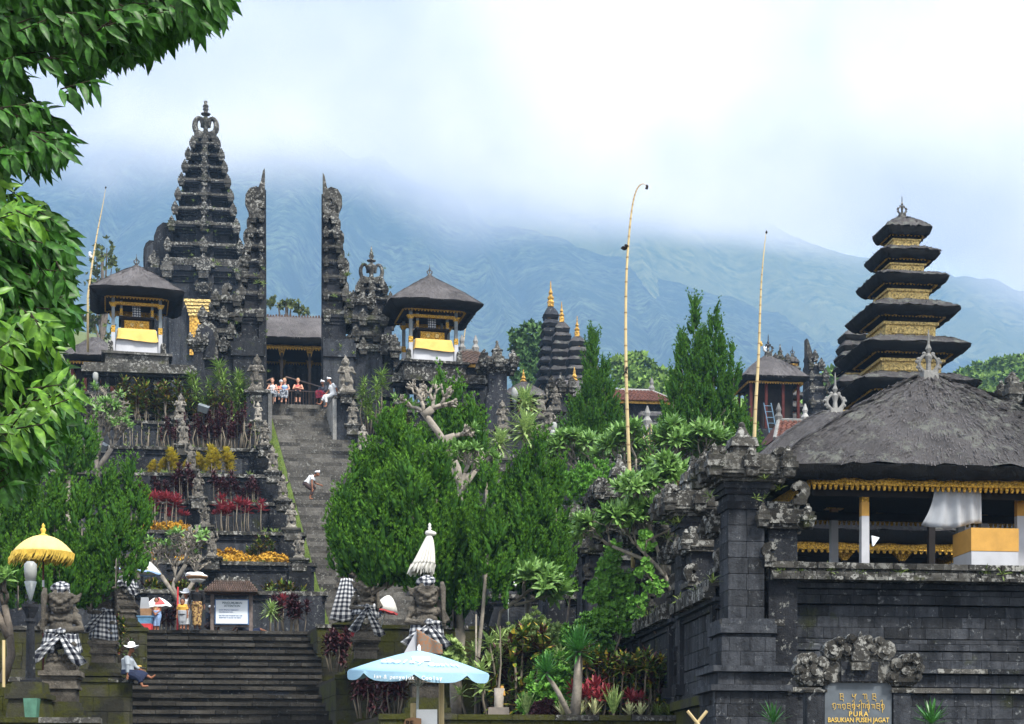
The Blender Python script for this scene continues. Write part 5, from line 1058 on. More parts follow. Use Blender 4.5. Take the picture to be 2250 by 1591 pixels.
def blades(n, spread, length=1.0, width=.12, curve=.25, seed=0, flat=1.0):      # tuft of n pointed blades about z, one quad each pair
    r = np.random.default_rng(seed); V = []; Fa = []
    for k in range(n):
        az = 6.283 * k / n + r.uniform(-.4, .4); t = spread * math.sqrt(r.uniform(.05, 1)); l = length * r.uniform(.6, 1.05); w = width * r.uniform(.7, 1.2)
        dx, dy = math.cos(az), math.sin(az); sx_, sy_ = -dy * w, dx * w
        def at(f): a = t * (1 - curve * f); return np.array([dx * math.sin(a) * l * f, dy * math.sin(a) * l * f, math.cos(a) * l * f])
        m = at(.5); tip = at(1.0); i = len(V); V += [at(0.0), m + [sx_, sy_, 0], tip, m - [sx_, sy_, 0]]; Fa.append([i, i + 1, i + 2, i + 3])
    return np.array(V), np.array(Fa)
def leaf_rosette(n, spread, length=1.0, width=.12, droop=.5, seed=0, segs=3, lo=.15):         # arching strap leaves, segs quads each
    r = np.random.default_rng(seed); V = []; Fa = []
    for k in range(n):
        az = 2.4 * k + r.uniform(-.3, .3); t0 = lo + (spread - lo) * (k / n) ; l = length * r.uniform(.75, 1.05); w = width
        dx, dy = math.cos(az), math.sin(az); p = np.zeros(3); i = len(V)
        for j in range(segs + 1):
            f = j / segs; ww = w * (math.sin(math.pi * (.12 + .86 * f)) ** .8 if j < segs else .03); V += [p + [-dy * ww, dx * ww, -ww * .2], p + [dy * ww, -dx * ww, -ww * .2]]
            a = t0 + droop * f * 1.6; p = p + np.array([dx * math.sin(a), dy * math.sin(a), math.cos(a)]) * l / segs
        for j in range(segs): Fa.append([i + 2 * j, i + 2 * j + 1, i + 2 * j + 3, i + 2 * j + 2])
    return np.array(V), np.array(Fa)
TUFT = blades(8, .95, 1, .095, .35, 3); TUFT2 = blades(7, .7, 1, .085, .5, 4)
def lobe_points(lobes, n_per_m2, D, seed, zpow=.8, clump=.22, inner=.25):
    r = np.random.default_rng(seed); PP, DD = [], []
    for (px, tr, br, w, *dd) in lobes:
        dep = dd[0] if dd else 0; Dl = D + dep; s = Dl / F; x0, zt, zb, W_ = (px - 1125) * s, (HOR - tr) * s, (HOR - br) * s, w * s / 2; H = zt - zb
        n = int((H * W_ * 4.2) * n_per_m2)
        t = r.random(n) ** 1.15; az = r.uniform(0, 6.283, n)
        rad = W_ * np.minimum(1, (1 - t) ** zpow * 1.15) * np.minimum(1, .35 + t * 3.2)
        cl = vnoise(az * 1.6 + px, t * H * 1.1 + px * .1, seed, 3) * clump * 1.8 + 1
        q = np.where(r.random(n) < inner, r.uniform(.5, .9, n), 1.0); rad = rad * cl * q
        P_ = np.stack([x0 + rad * np.cos(az), Dl + rad * np.sin(az) * .9, zb + t * H], -1); out = np.stack([np.cos(az), np.sin(az), np.full(n, .9) + t * .8], -1)
        PP.append(P_); DD.append(out + r.normal(0, .25, (n, 3)))
    return np.concatenate(PP), np.concatenate(DD)
def juniper(label, D, lobes, trunk, dens=34, ts=.34, mat='juniper_leaf', seed=1, grp='dark green junipers', tr_r=.12, tufts=(TUFT, TUFT2), zpow=1.05, cat='tree', core=True, name='juniper_tree', bark='pale_bark', clump=.22):
    base = P(trunk[0][0], trunk[0][1], D); T = thing(name, label, cat, tuple(base), 0, grp); r = np.random.default_rng(seed + 5)
    lobes = [(l[0], min(l[1] + ts * 1.25 * ppm(D), l[2] - 25), *l[2:]) for l in lobes]
    # plumes: small flame shaped sprays sitting on the lobes, each made of short feathery tufts
    PP, DD = lobe_points(lobes, dens * .17, D, seed, zpow, clump, .18); m = 15; n = len(PP); dn = unit(DD * [1, 1, 1] + [0, 0, 1.1]); ln = ts * 2.6 * r.uniform(.6, 1.25, n)
    t = np.tile(np.linspace(0, 1, m), (n, 1)) * .95; R_ = frames(dn, r.uniform(0, 6.28, n)); az = r.uniform(0, 6.283, (n, m)); rad = ts * .68 * (1 - t) ** .6 * r.uniform(.3, 1, (n, m))
    loc = np.stack([rad * np.cos(az), rad * np.sin(az), t * ln[:, None]], -1); Q = PP[:, None, :] + np.einsum('nij,nmj->nmi', R_, loc); O = np.einsum('nij,nmj->nmi', R_, np.stack([np.cos(az) * .8, np.sin(az) * .8, np.full(az.shape, 1.0)], -1)) + [0, 0, .35]
    Q[..., 2] += (t ** 2) * .10; Q = Q.reshape(-1, 3); O = O.reshape(-1, 3) + r.normal(0, .12, (n * m, 3)); k = r.random(len(Q)) < .5
    A1 = scatter(*tufts[0], Q[k] - np.array(base), O[k], r.uniform(.5, 1.0, k.sum()) * ts * .62); A2 = scatter(*tufts[1], Q[~k] - np.array(base), O[~k], r.uniform(.5, 1.05, (~k).sum()) * ts * .62)
    V = np.concatenate([A1[0], A2[0]]); Fa = np.concatenate([A1[1], A2[1] + len(A1[0])])
    # solid heart of every plume, so that the sprays shade one another; darker green paints in inner shade
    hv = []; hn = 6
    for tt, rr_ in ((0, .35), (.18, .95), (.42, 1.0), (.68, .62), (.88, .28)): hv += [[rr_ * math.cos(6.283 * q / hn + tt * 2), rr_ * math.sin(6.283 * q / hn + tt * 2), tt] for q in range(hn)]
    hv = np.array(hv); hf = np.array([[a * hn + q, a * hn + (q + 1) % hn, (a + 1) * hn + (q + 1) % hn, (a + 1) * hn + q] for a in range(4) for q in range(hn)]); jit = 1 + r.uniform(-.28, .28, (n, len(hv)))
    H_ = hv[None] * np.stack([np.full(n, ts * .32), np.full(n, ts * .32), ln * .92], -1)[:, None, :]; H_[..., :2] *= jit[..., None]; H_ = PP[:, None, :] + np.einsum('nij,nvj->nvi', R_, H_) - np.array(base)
    HF = hf[None] + (np.arange(n) * len(hv))[:, None, None]; cr_ = fast_mesh('crown', V, Fa, mat, T); fast_mesh('inner_foliage', H_.reshape(-1, 3), HF.reshape(-1, 4), 'juniper_leaf_shade_paint', T)
    b = B()
    b.tube([P(px, row, D) - base for (px, row) in trunk], [tr_r * (1 - .5 * i / len(trunk)) for i in range(len(trunk))], 8)
    if core:
        mx_ = P(*trunk[-1], D) - base
        for (px, tr, br, w, *dd) in lobes:
            Dl = D + (dd[0] if dd else 0); a = P(px, br, Dl) - base; c = P(px, tr * .75 + br * .25, Dl) - base
            b.tube([tuple(mx_), tuple(a), tuple((a + c) / 2), tuple(c)], [tr_r * .4, tr_r * .35, tr_r * .2, tr_r * .06], 5)
        cb = B()
        for (px, tr, br, w, *dd) in lobes:
            Dl = D + (dd[0] if dd else 0); s = Dl / F; H = (br - tr) * s
            prof = [(.02, 0)] + [(max(.03, w * s / 2 * .62 * min(1, (1 - t) ** zpow * 1.15) * min(1, .35 + t * 3.2)), t * H) for t in (.08, .2, .35, .5, .65, .8)] + [(.02, H * .88)]
            q = P(px, br, Dl) - base; cb.lathe(prof, q.x, q.y, 9, q.z)
        pass
    b.obj('trunk', bark, T, True); return T
juniper('large juniper with many billowing spires right of the long stair', 47.5, [(866, 905, 1200, 120), (800, 1000, 1250, 130), (765, 1050, 1230, 90, -.4), (905, 960, 1250, 150, -.5), (850, 1040, 1290, 190, -1), (960, 1010, 1290, 140, -.6), (930, 1090, 1300, 180, -1.2), (1010, 1100, 1330, 150, -.4), (1000, 1180, 1380, 110, -.2), (847, 898, 1010, 46), (884, 925, 1060, 54), (958, 985, 1120, 60, -.9), (812, 975, 1080, 56), (905, 1010, 1140, 70, -1.4), (780, 1130, 1275, 110, -.5), (752, 1165, 1215, 50, -.6), (815, 1200, 1305, 80, -.7), (1040, 1080, 1260, 90)], [(1003, 1585), (1000, 1500), (1012, 1400), (1005, 1330), (985, 1200)], seed=2, tr_r=.17, dens=64, ts=.27)
juniper('tall juniper with twin thin spires in front of the right balustrade', 58, [(972, 808, 960, 44), (1008, 842, 1000, 66), (1040, 880, 1060, 70), (985, 900, 1080, 110), (940, 940, 1060, 60), (1055, 930, 1080, 50)], [(1010, 1390), (1010, 1050)], seed=3, dens=44, ts=.30)
juniper('broad juniper on the right of the clump, next to the temple side wall', 49, [(1183, 960, 1150, 60), (1222, 1015, 1200, 60), (1150, 1000, 1200, 90), (1115, 1050, 1230, 70), (1190, 1080, 1300, 130, -.6), (1215, 1130, 1290, 70, -.5), (1150, 1120, 1310, 110, -.8), (1195, 1200, 1320, 80, -.8), (1100, 1150, 1290, 80)], [(1160, 1560), (1160, 1300)], seed=4, dens=64, ts=.25, mat='juniper_leaf_mid')
juniper('thin airy juniper with a visible leader in front of the clump', 45.6, [(1068, 1010, 1220, 70), (1062, 1130, 1300, 100), (1095, 1150, 1270, 80, -.2), (1075, 1230, 1330, 70)], [(1046, 1582), (1050, 1450), (1062, 1330), (1072, 1200), (1068, 1060)], seed=6, dens=54, ts=.22, tr_r=.06, core=False)
juniper('rounded juniper mass behind the yellow ceremonial umbrella', 49, [(288, 1015, 1190, 70), (235, 1030, 1240, 90), (180, 1060, 1300, 110, -.5), (120, 1050, 1320, 120, -.5), (60, 1040, 1310, 120), (0, 1020, 1300, 140), (255, 1110, 1290, 130, -.7), (200, 1180, 1340, 100, -.7), (130, 1200, 1340, 130, -1), (40, 1200, 1340, 120, -1), (300, 1080, 1150, 60)], [(150, 1500), (150, 1300)], seed=7, dens=60, ts=.25, mat='juniper_leaf_mid')
juniper('narrow juniper column behind the young bright leaves on the left', 60, [(165, 835, 1030, 55), (140, 880, 1060, 70), (185, 930, 1040, 50), (100, 930, 1080, 90)], [(150, 1300), (150, 1040)], seed=8, dens=36, ts=.33)
juniper('single-spired juniper between the side wall and the tiled hall', 74, [(1303, 722, 900, 40), (1302, 800, 960, 80), (1330, 790, 950, 50), (1270, 870, 1000, 70), (1345, 870, 1010, 70), (1300, 900, 1025, 120), (1372, 920, 1015, 40), (1262, 930, 1010, 50)], [(1305, 1080), (1305, 950)], seed=9, dens=66, ts=.24, mat='juniper_leaf_mid')
juniper('double-spired tall juniper left of the small watch pavilion', 71, [(1527, 655, 850, 34), (1568, 672, 850, 40), (1500, 730, 900, 44), (1540, 740, 960, 90), (1580, 740, 920, 70), (1612, 755, 880, 24), (1480, 820, 980, 60), (1520, 850, 1000, 120), (1590, 840, 990, 90), (1625, 890, 1000, 60), (1470, 900, 1000, 50), (1650, 930, 1010, 50)], [(1550, 1080), (1550, 950)], seed=10, dens=70, ts=.24, mat='juniper_leaf_mid')
juniper('little low juniper shoots beneath the airy juniper', 45.4, [(1020, 1290, 1345, 60), (1000, 1310, 1350, 40), (1112, 1315, 1350, 36), (1105, 1430, 1475, 40)], [(1046, 1582), (1046, 1350)], seed=12, dens=50, ts=.2, core=False, tr_r=.03)

# broadleaf trees farther off
LEAFT = blades(9, 1.5, 1, .30, .1, 8)
def blob_tree(label, D, blobs, base, seed, mat='far_leaf', ts=.6, dens=6.0, grp='trees beyond the temple', tr=.25, name='broadleaf_tree'):
    bs = P(*base, D); T = thing(name, label, 'tree', tuple(bs), 0, grp); r = np.random.default_rng(seed); PP = []; DD = []
    tb = B(); s = D / F
    for (px, row, rx, ry) in blobs:
        n = int(dens * (rx * s) * (ry * s) * 12) + 8; v = unit(r.normal(0, 1, (n, 3))); c = np.array(P(px, row, D)); rad = np.stack([np.full(n, rx * s), np.full(n, (rx + ry) / 2 * s), np.full(n, ry * s)], -1) * r.uniform(.55, 1.08, (n, 1)); PP.append(c + v * rad - np.array(bs)); DD.append(v + [0, 0, .4]); q = P(px, row, D) - bs; tb.tube([(0, 0, q.z * .3), tuple(q * .7), tuple(q)], [tr * .6, tr * .4, tr * .15], 5)
    V, Fa = scatter(*LEAFT, np.concatenate(PP), np.concatenate(DD), r.uniform(.6, 1.2, sum(map(len, PP))) * ts); fast_mesh('crown', V, Fa, mat, T)
    tb.tube([(0, 0, -3), (0, 0, (P(blobs[0][0], blobs[0][1], D) - bs).z)], [tr, tr * .5], 6); tb.obj('trunk', 'bark', T); return T
blob_tree('bright green tree left of the slim far pagodas', 160, [(1168, 735, 24, 24), (1150, 765, 26, 24), (1172, 790, 28, 28), (1145, 815, 26, 26), (1165, 840, 34, 20), (1132, 740, 10, 16)], (1160, 880), 3)
blob_tree('wispy pale tree behind the left shrine', 150, [(212, 560, 14, 26), (235, 545, 10, 22), (245, 590, 14, 26), (205, 620, 16, 26), (240, 650, 22, 26), (205, 690, 26, 24), (225, 720, 30, 24)], (225, 800), 4, 'olive_leaf', .5, 1.6)
blob_tree('flat pale crown behind the ridge of the thatched hall', 150, [(610, 664, 26, 8), (640, 668, 26, 7), (662, 680, 16, 8)], (630, 780), 5, 'olive_leaf', .5, 3)
for i, (px, row, rx, ry, D) in enumerate([(1372, 800, 26, 18, 230), (1400, 790, 22, 14, 240), (1418, 808, 20, 14, 235), (1385, 830, 46, 24, 225), (1440, 832, 44, 22, 220), (1420, 862, 60, 26, 210), (1470, 850, 30, 30, 215), (1455, 885, 40, 24, 200)]):
    blob_tree(f'{["small round", "upper flat", "feathery", "broad", "olive", "wide low", "dense", "bright"][i]} tree crown on the slope behind the red tiled hall', D, [(px, row, rx, ry)], (px, row + 50), 20 + i, 'hill_leaf', 1.0, 2.2, 'trees on the middle slope')
for i, (px, row, rx, ry, D) in enumerate([(2240, 800, 40, 18, 300), (2200, 808, 30, 16, 310), (2160, 815, 26, 16, 320), (2120, 830, 26, 16, 300), (2150, 845, 40, 20, 290), (2200, 845, 44, 22, 285), (2240, 840, 40, 26, 280), (2190, 875, 50, 22, 270), (2250, 880, 50, 30, 262), (2100, 850, 26, 20, 300), (1840, 830, 34, 14, 260), (1850, 860, 30, 20, 250), (1800, 850, 20, 16, 260)]):
    blob_tree(f'{["highest", "second highest", "pale", "leftmost high", "rounded", "wide", "right-edge", "lower", "lowest right", "far left", "left flat", "dark", "small"][i]} tree crown of the green hill on the right', D, [(px, row, rx, ry)], (px, row + 60), 40 + i, 'hill_leaf', 1.3, 2.0, 'trees on the right hill')
def hill(label, pts, D, mat):
    V = []; Fc = []; n = len(pts)
    for j, (dd, f) in enumerate(((0, 0), (12, .55), (30, .9), (48, 1.0), (80, .5))):
        for (px, row) in pts: base = 22 + D * .02; zt = (HOR - row) * (D + 48) / F; V.append(((px - 1125) * (D + 48) / F, D + dd, base + (zt - base) * f))
    for j in range(4):
        for i in range(n - 1): Fc.append((j * n + i, j * n + i + 1, (j + 1) * n + i + 1, (j + 1) * n + i))
    o = mesh('hill', V, Fc, mat, None, True); tag(o, kind='structure')
hill('', [(1980, 900), (2060, 870), (2110, 846), (2180, 822), (2250, 800), (2400, 790), (2700, 820)], 262, 'hill_leaf'); hill('', [(1250, 910), (1330, 870), (1380, 838), (1440, 828), (1500, 850), (1600, 880), (1750, 880), (1840, 850), (1950, 900)], 235, 'hill_leaf')
hill('', [(-300, 780), (100, 770), (240, 740), (330, 800), (600, 850), (900, 880)], 200, 'olive_leaf')

# ------------------------------------------------------------------ stemmed garden plants
def stem_plant(name, label, cat, loc, stems, leafmat, L_=.34, W_=.035, nl=16, spread=1.7, droop=.35, stemmat='stem_pale', sr=.018, seed=0, heads=1, grp=None, segs=3, scale=1.0, hd=.25):
    r = np.random.default_rng(seed); T = thing(name, label, cat, loc, 0, grp); b = B(); PP = []; DD = []
    for (dx, dy, h, lean) in stems:
        a = r.uniform(0, 6.28); top = Vector((dx + math.cos(a) * lean, dy + math.sin(a) * lean, h)); b.tube([(dx * .6, dy * .6, -.1), (dx, dy, h * .45), tuple(top)], [sr * 1.3, sr, sr * .7], 5)
        for k in range(heads): PP.append(np.array(top) - [dx * .0, 0, k * hd]); DD.append([math.cos(a) * .25, math.sin(a) * .25, 1])
    b.obj('stems', stemmat, T, True)['kind'] = 'stuff' if len(stems) > 3 else 'thing'
    V, Fa = scatter(*leaf_rosette(nl, spread, L_, W_, droop, seed, segs), np.array(PP), np.array(DD, float), r.uniform(.8, 1.15, len(PP))); fast_mesh('foliage', V, Fa, leafmat, T); return T
def rs(seed, n, hx, hmin, hmax, lean=.08):
    r = random.Random(seed); return [(r.uniform(-hx, hx), r.uniform(-.2, .2), r.uniform(hmin, hmax), r.uniform(0, lean)) for _ in range(n)]
FAR = (0, -300, -50)
PR = {}
def proto(key, *a, **k): PR[key] = [stem_plant(*a, **k), False]
def put(key, loc, label, scale=1.0, grp=None):
    o, used = PR[key]; PR[key][1] = True
    if not used: o.location = loc; o.scale = (scale,) * 3; o['label'] = label; o['group'] = grp or o.get('group'); return o
    sc_ = (scale, scale, scale) if random.random() < .5 else (-scale, scale, scale); return copy_tree(o, loc, random.uniform(-.5, .5), label, grp, sc_)
CP = 'garden plant'
proto('red', 'cordyline_plant', '', CP, FAR, rs(1, 3, .28, .85, 1.25), 'red_leaf', .36, .045, 18, 1.5, .25, seed=1)
proto('red2', 'cordyline_plant', '', CP, FAR, rs(2, 2, .18, .95, 1.35), 'red_leaf', .38, .045, 16, 1.6, .3, seed=2)
proto('purple', 'cordyline_plant', '', CP, FAR, rs(3, 3, .25, .9, 1.3), 'purple_leaf', .34, .04, 20, 1.9, .4, seed=3, heads=2)
proto('purple2', 'cordyline_plant', '', CP, FAR, rs(4, 4, .3, .8, 1.4), 'purple_leaf', .3, .04, 18, 1.9, .4, seed=4, heads=2)
proto('yellow', 'croton_plant', '', CP, FAR, rs(5, 6, .22, .55, 1.15), 'croton_leaf', .24, .04, 18, 1.8, .2, seed=5, heads=3, hd=.18)
proto('mixed', 'croton_plant', '', CP, FAR, rs(6, 6, .4, .7, 1.5), 'mixed_leaf', .42, .04, 16, 1.9, .4, seed=6, heads=2)
proto('dark', 'leggy_shrub', '', CP, FAR, rs(7, 9, .45, .8, 1.5, .2), 'purple_leaf', .16, .03, 12, 2.2, .3, seed=7, heads=3, sr=.022, hd=.16)
proto('leggy', 'leggy_shrub', '', CP, FAR, rs(8, 4, .25, .8, 1.3, .15), 'olive_leaf', .12, .022, 9, 2.2, .3, seed=8, heads=2, sr=.02)
proto('palm', 'lady_palm', '', 'palm', FAR, rs(9, 12, .6, .9, 2.9, .25), 'palm_leaf', .55, .03, 20, 2.0, .45, seed=9, heads=2, sr=.03, hd=.45)
proto('green', 'dracaena_plant', '', CP, FAR, rs(10, 1, .05, .9, 1.1), 'pale_green_leaf', .6, .04, 40, 2.2, .4, seed=10, heads=2, sr=.04, hd=.2)
proto('low', 'low_green_plant', '', CP, FAR, rs(11, 5, .45, .1, .35), 'mixed_leaf', .45, .05, 14, 1.5, .35, seed=11, sr=.02)
proto('agave', 'striped_plant', '', CP, FAR, rs(12, 4, .4, .05, .2), 'striped_leaf', .42, .035, 18, 1.4, .35, seed=12, sr=.02)
def tp(k, px, dep=1.2):                 # stand on terrace k (0 lowest) at a photo column
    b, z, ar = TZ[k]; b += dep; return M(A(px, b), b, z - .06)
NTH = ['leftmost', 'second from left', 'third from left', 'fourth from left', 'fifth from left', 'sixth from left', 'seventh from left', 'eighth from left', 'ninth from left', 'tenth from left']
def rowset(key, k, cols, lab, grp, smin=.85, smax=1.1, dep=1.2):
    for i, px in enumerate(cols): put(key, tp(k, px + random.uniform(-5, 5), dep + random.uniform(-.5, .7)), lab + ', ' + (NTH[i] if i < len(cols) - 1 else 'rightmost'), random.uniform(smin * .8, smax * 1.12), grp)
rowset('mixed', 6, [288, 312, 336, 362, 378], 'green and rust croton on the topmost planted terrace', 'rust crotons on the topmost terrace', 1.1, 1.4)
rowset('mixed', 6, [424, 446, 462, 478], 'green and rust croton between the stone statue and the palm clump', 'crotons beside the palm clump', .9, 1.2)
put('palm', tp(6, 512, 1.6), 'tall clump of lady palms left of the split gate stair', 1.15, 'lady palm clumps'); put('palm', tp(6, 545, 1.3), 'lady palm clump against the left stair statue', .95, 'lady palm clumps'); put('palm', tp(6, 448, 2.0), 'shorter lady palm with hanging dry leaves', 1.0, 'lady palm clumps')
p_ = M(A(812, 23), 23, TZ[5][1] + 1.6); put('palm', p_, 'lady palm clump right of the split gate stair', 1.0, 'lady palm clumps')
rowset('leggy', 5, [285, 300, 322, 345, 362, 540, 552], 'thin leggy shrub with few leaves on the sixth terrace', 'leggy shrubs on the sixth terrace', 1.0, 1.2)
rowset('dark', 5, [375, 440, 452, 470, 485, 505, 520], 'dark leggy shrub with brown purple foliage below the lady palms', 'dark shrubs on the sixth terrace', 1.25, 1.5)
rowset('yellow', 4, [332, 356, 386, 404, 441, 456, 477, 500], 'yellow green croton bush on the fifth terrace', 'yellow crotons on the fifth terrace', .95, 1.25)
rowset('purple', 3, [312, 340, 366, 388, 420, 478, 492, 512, 545, 560], 'dark purple cordyline on the fourth terrace', 'purple cordylines on the fourth terrace', .95, 1.15)
rowset('red', 2, [318, 334, 352, 372, 388, 408, 478, 497, 516, 534], 'crimson cordyline on the third terrace', 'red cordylines on the third terrace', .95, 1.15)
rowset('red2', 2, [326, 362, 396, 488, 506, 558, 572], 'tall crimson cordyline on the third terrace', 'red cordylines on the third terrace', .9, 1.15, .8)
rowset('purple2', 3, [352, 404, 432, 530], 'bushy purple cordyline on the fourth terrace', 'purple cordylines on the fourth terrace', .85, 1.0, .9)
rowset('mixed', 1, [318, 342, 366, 392, 412, 428, 545, 566, 582], 'mixed green and maroon cordyline on the second terrace', 'mixed cordylines on the second terrace', .6, .85)
rowset('low', 0, [345, 372, 402, 422, 596, 618, 640], 'low green and cream leaved plant on the lowest terrace', 'low plants on the lowest terrace', .8, 1.05)
rowset('mixed', 6, [855, 872, 900], 'rust coloured shrub behind the big juniper', 'rust shrubs right of the stair', .8, 1.0)
def bush(label, loc, rx, rz, mat, ts, n, grp, seed=0, tuft=None, name='flowering_bush'):
    T = thing(name, label, CP, loc, 0, grp); r = np.random.default_rng(seed); v = unit(r.normal(0, 1, (n, 3))); v[:, 2] = np.abs(v[:, 2]); cl = 1 + .35 * vnoise(v[:, 0] * 3 + 9, v[:, 2] * 3 + 9, seed, 3)
    V, Fa = scatter(*(tuft or blades(10, 1.3, 1, .28, .1, seed)), v * np.array([rx, rx * .7, rz]) * (r.uniform(.6, 1, (n, 1)) * cl[:, None]), v + [0, 0, .3], r.uniform(.7, 1.2, n) * ts); fast_mesh('foliage', V, Fa, mat, T); b = B(); b.tube([(0, 0, -.15), (0, 0, rz * .5)], [.04, .02], 5); b.obj('stem', 'stem_pale', T); return T
for i, (k, px, w) in enumerate([(1, 320, .5), (1, 506, .95), (1, 592, .85), (2, 322, .45), (2, 352, .6), (2, 384, .75), (1, 400, .4)]): bush(['little', 'large cushion of a', 'rounded', 'leftmost', 'small', 'broad', 'low'][i] + ' bush of yellow orange flowers on the ' + ('second' if k == 1 else 'third') + ' terrace', tp(k, px, .8), w * .95, w * .62 + .1, 'flower_yellow', .12, int(520 * w), 'yellow flower bushes', 60 + i)
# landing plants below the terraces
lz = 5.74
def lp(px, b=2.6): return M(A(px, b), b, lz)
put('green', lp(594, .8), 'green tufted dracaena beside the notice board', .85, 'plants on the landing')
for i, px in enumerate((612, 628, 646, 660)): put('purple2' if i % 2 else 'purple', lp(px, 1.8), 'maroon cordyline against the lowest terrace wall, ' + NTH[i], 1.0, 'maroon cordylines on the landing')
put('red2', lp(632, 2.4), 'tall cordyline with pink red crown among the maroon ones', 1.15, 'maroon cordylines on the landing')
for i, px in enumerate((352, 372, 380)): put('purple', lp(px, 3.5), 'dark cordyline in shade behind the red umbrella, ' + NTH[i], .9, 'dark cordylines behind the vendors')
b_, z_0 = 25.5, 0
put('green', M(A(222, 25), 25, TZ[6][1]), 'bright green dracaena head at the left end of the balustrade', 1.1, 'green dracaenas'); put('green', P(1150, 1000, 66) - Vector((0, 0, .6)), 'pale dracaena standing left of the distant pagodas', 1.7, 'green dracaenas'); put('green', P(1158, 930, 68) - Vector((0, 0, .6)), 'upper pale dracaena above its twin', 1.5, 'green dracaenas'); put('green', P(1095, 1040, 62), 'small dracaena head above the juniper clump', 1.2, 'green dracaenas')

# ------------------------------------------------------------------ bare frangipani trees
def bare_tree(label, base, D, ends, seed, rad=.10, depth=4, leaves=(), leafmat='frangipani_leaf', name='frangipani_tree', grp='frangipani trees', spread=.8, seg=.55, bark='pale_bark', lsize=.34, nleaf=10, lean_=0.0):
    """ends: limbs as lists of photo points; twigs fork from the last point"""
    bs = P(*base, D); T = thing(name, label, 'tree', tuple(bs), 0, grp); r = random.Random(seed); tb = B(); tips = []
    def fork(p, d, l, rr, k):
        q = p + d * l; tb.tube([tuple(p), tuple(p + d * l * .5 + Vector((r.uniform(-.04, .04),) * 3)), tuple(q)], [rr, rr * .85, rr * .8], 5 if k > 1 else 4)
        if k == 0: tips.append((q, d)); return
        for _ in range(2 if r.random() < .55 else 3):
            nd = (d + Vector((r.uniform(-1, 1), r.uniform(-1, 1), r.uniform(-.45, .75))) * spread).normalized(); fork(q, nd, l * r.uniform(.7, .92), rr * .74, k - 1)
    for (pts, l, k) in ends:
        W_ = [P(px, row, D) - bs for px, row in pts]; n = len(W_); tb.tube([tuple(w) for w in W_], [rad * (1 - .4 * i / n) for i in range(n)], 7)
        d = (W_[-1] - W_[-2]).normalized()
        for _ in range(3): fork(W_[-1], (d + Vector((r.uniform(-1, 1), r.uniform(-1, 1), r.uniform(-.2, .7))) * .75).normalized(), l, rad * .5, k)
    tb.obj('branches', bark, T, True)
    if leaves and tips:
        k = [t for t in tips if r.random() < leaves[0]]
        if k: V, Fa = scatter(*leaf_rosette(nleaf, 1.7, 1, .15, .35, seed), np.array([t[0] for t in k]), np.array([t[1] for t in k]) + [0, 0, .4], lsize * np.array([r.uniform(.7, 1.1) for _ in k])); fast_mesh('foliage', V, Fa, leafmat, T)
    return T
bare_tree('bare pale frangipani in front of the lowest terraces', (392, 1385), 62.5, [([(392, 1385), (394, 1320), (380, 1290), (385, 1270)], .42, 4), ([(392, 1320), (355, 1265)], .38, 4), ([(385, 1280), (408, 1240)], .40, 4), ([(392, 1330), (430, 1270)], .3, 3)], 3, .09, leaves=(.06,))
bare_tree('pale leafless frangipani on the left terraces beside the flood lamps', (215, 1060), 74, [([(215, 1060), (212, 1000), (225, 960)], .45, 4), ([(212, 1010), (200, 950)], .45, 4), ([(215, 1030), (245, 985)], .40, 4), ([(215, 1000), (222, 920)], .42, 4)], 5, .12, leaves=(.12,), spread=.85)
bare_tree('leaning grey frangipani trunk with antler twigs above the junipers', (1035, 1300), 55, [([(1035, 1300), (1018, 1090), (1005, 1030), (985, 985), (960, 945), (930, 905)], .34, 4), ([(985, 975), (975, 965), (1000, 958)], .20, 3), ([(930, 915), (950, 898)], .30, 3), ([(1015, 1060), (1035, 1045)], .25, 3)], 8, .15, leaves=(.04,), spread=.75)
bare_tree('pale frangipani twig crown in the middle of the junipers', (1020, 1290), 53, [([(1020, 1290), (1015, 1060), (1022, 1040)], .28, 3), ([(1015, 1080), (1045, 1035)], .26, 3), ([(1015, 1070), (990, 1030)], .26, 3)], 9, .08, leaves=(.35,), lsize=.3)
bare_tree('leafy frangipani with long leaves over the side wall', (1478, 1310), 44, [([(1478, 1310), (1462, 1265), (1435, 1235), (1400, 1200)], .34, 3), ([(1462, 1265), (1448, 1220), (1440, 1190)], .34, 3), ([(1440, 1240), (1380, 1215), (1345, 1200)], .34, 3), ([(1462, 1255), (1470, 1180)], .34, 3), ([(1440, 1200), (1420, 1130)], .34, 3), ([(1430, 1150), (1440, 1100)], .34, 3)], 12, .055, leaves=(1.0,), lsize=.38, nleaf=12, spread=.8)
bare_tree('green frangipani row behind the temple side wall', (1440, 1150), 58, [([(1440, 1150), (1440, 1080), (1450, 1050)], .5, 3), ([(1440, 1100), (1400, 1040)], .5, 3), ([(1440, 1100), (1490, 1040)], .5, 3), ([(1500, 1060), (1530, 1030)], .45, 3)], 13, .09, leaves=(1.0,), lsize=.46, nleaf=13)
bare_tree('green frangipani behind the farther end of the side wall', (1300, 1150), 62, [([(1300, 1150), (1300, 1080), (1310, 1050)], .5, 3), ([(1300, 1100), (1270, 1040)], .5, 3), ([(1300, 1090), (1345, 1045)], .5, 3)], 14, .09, leaves=(1.0,), lsize=.46, nleaf=13)
bare_tree('young frangipani with yellowing leaves between the juniper trunks', (1090, 1400), 47, [([(1090, 1400), (1100, 1345), (1130, 1320)], .34, 3), ([(1100, 1345), (1150, 1310)], .36, 2), ([(1130, 1330), (1175, 1318)], .34, 2)], 15, .05, leaves=(.9,), lsize=.5, leafmat='frangipani_leaf')
bare_tree('gnarled leafless trunk at the lower left edge', (5, 1500), 47, [([(5, 1500), (25, 1440), (20, 1380), (10, 1330)], .35, 2), ([(20, 1400), (-10, 1340)], .35, 2)], 16, .13, leaves=(.5,), lsize=.4, bark='bark')

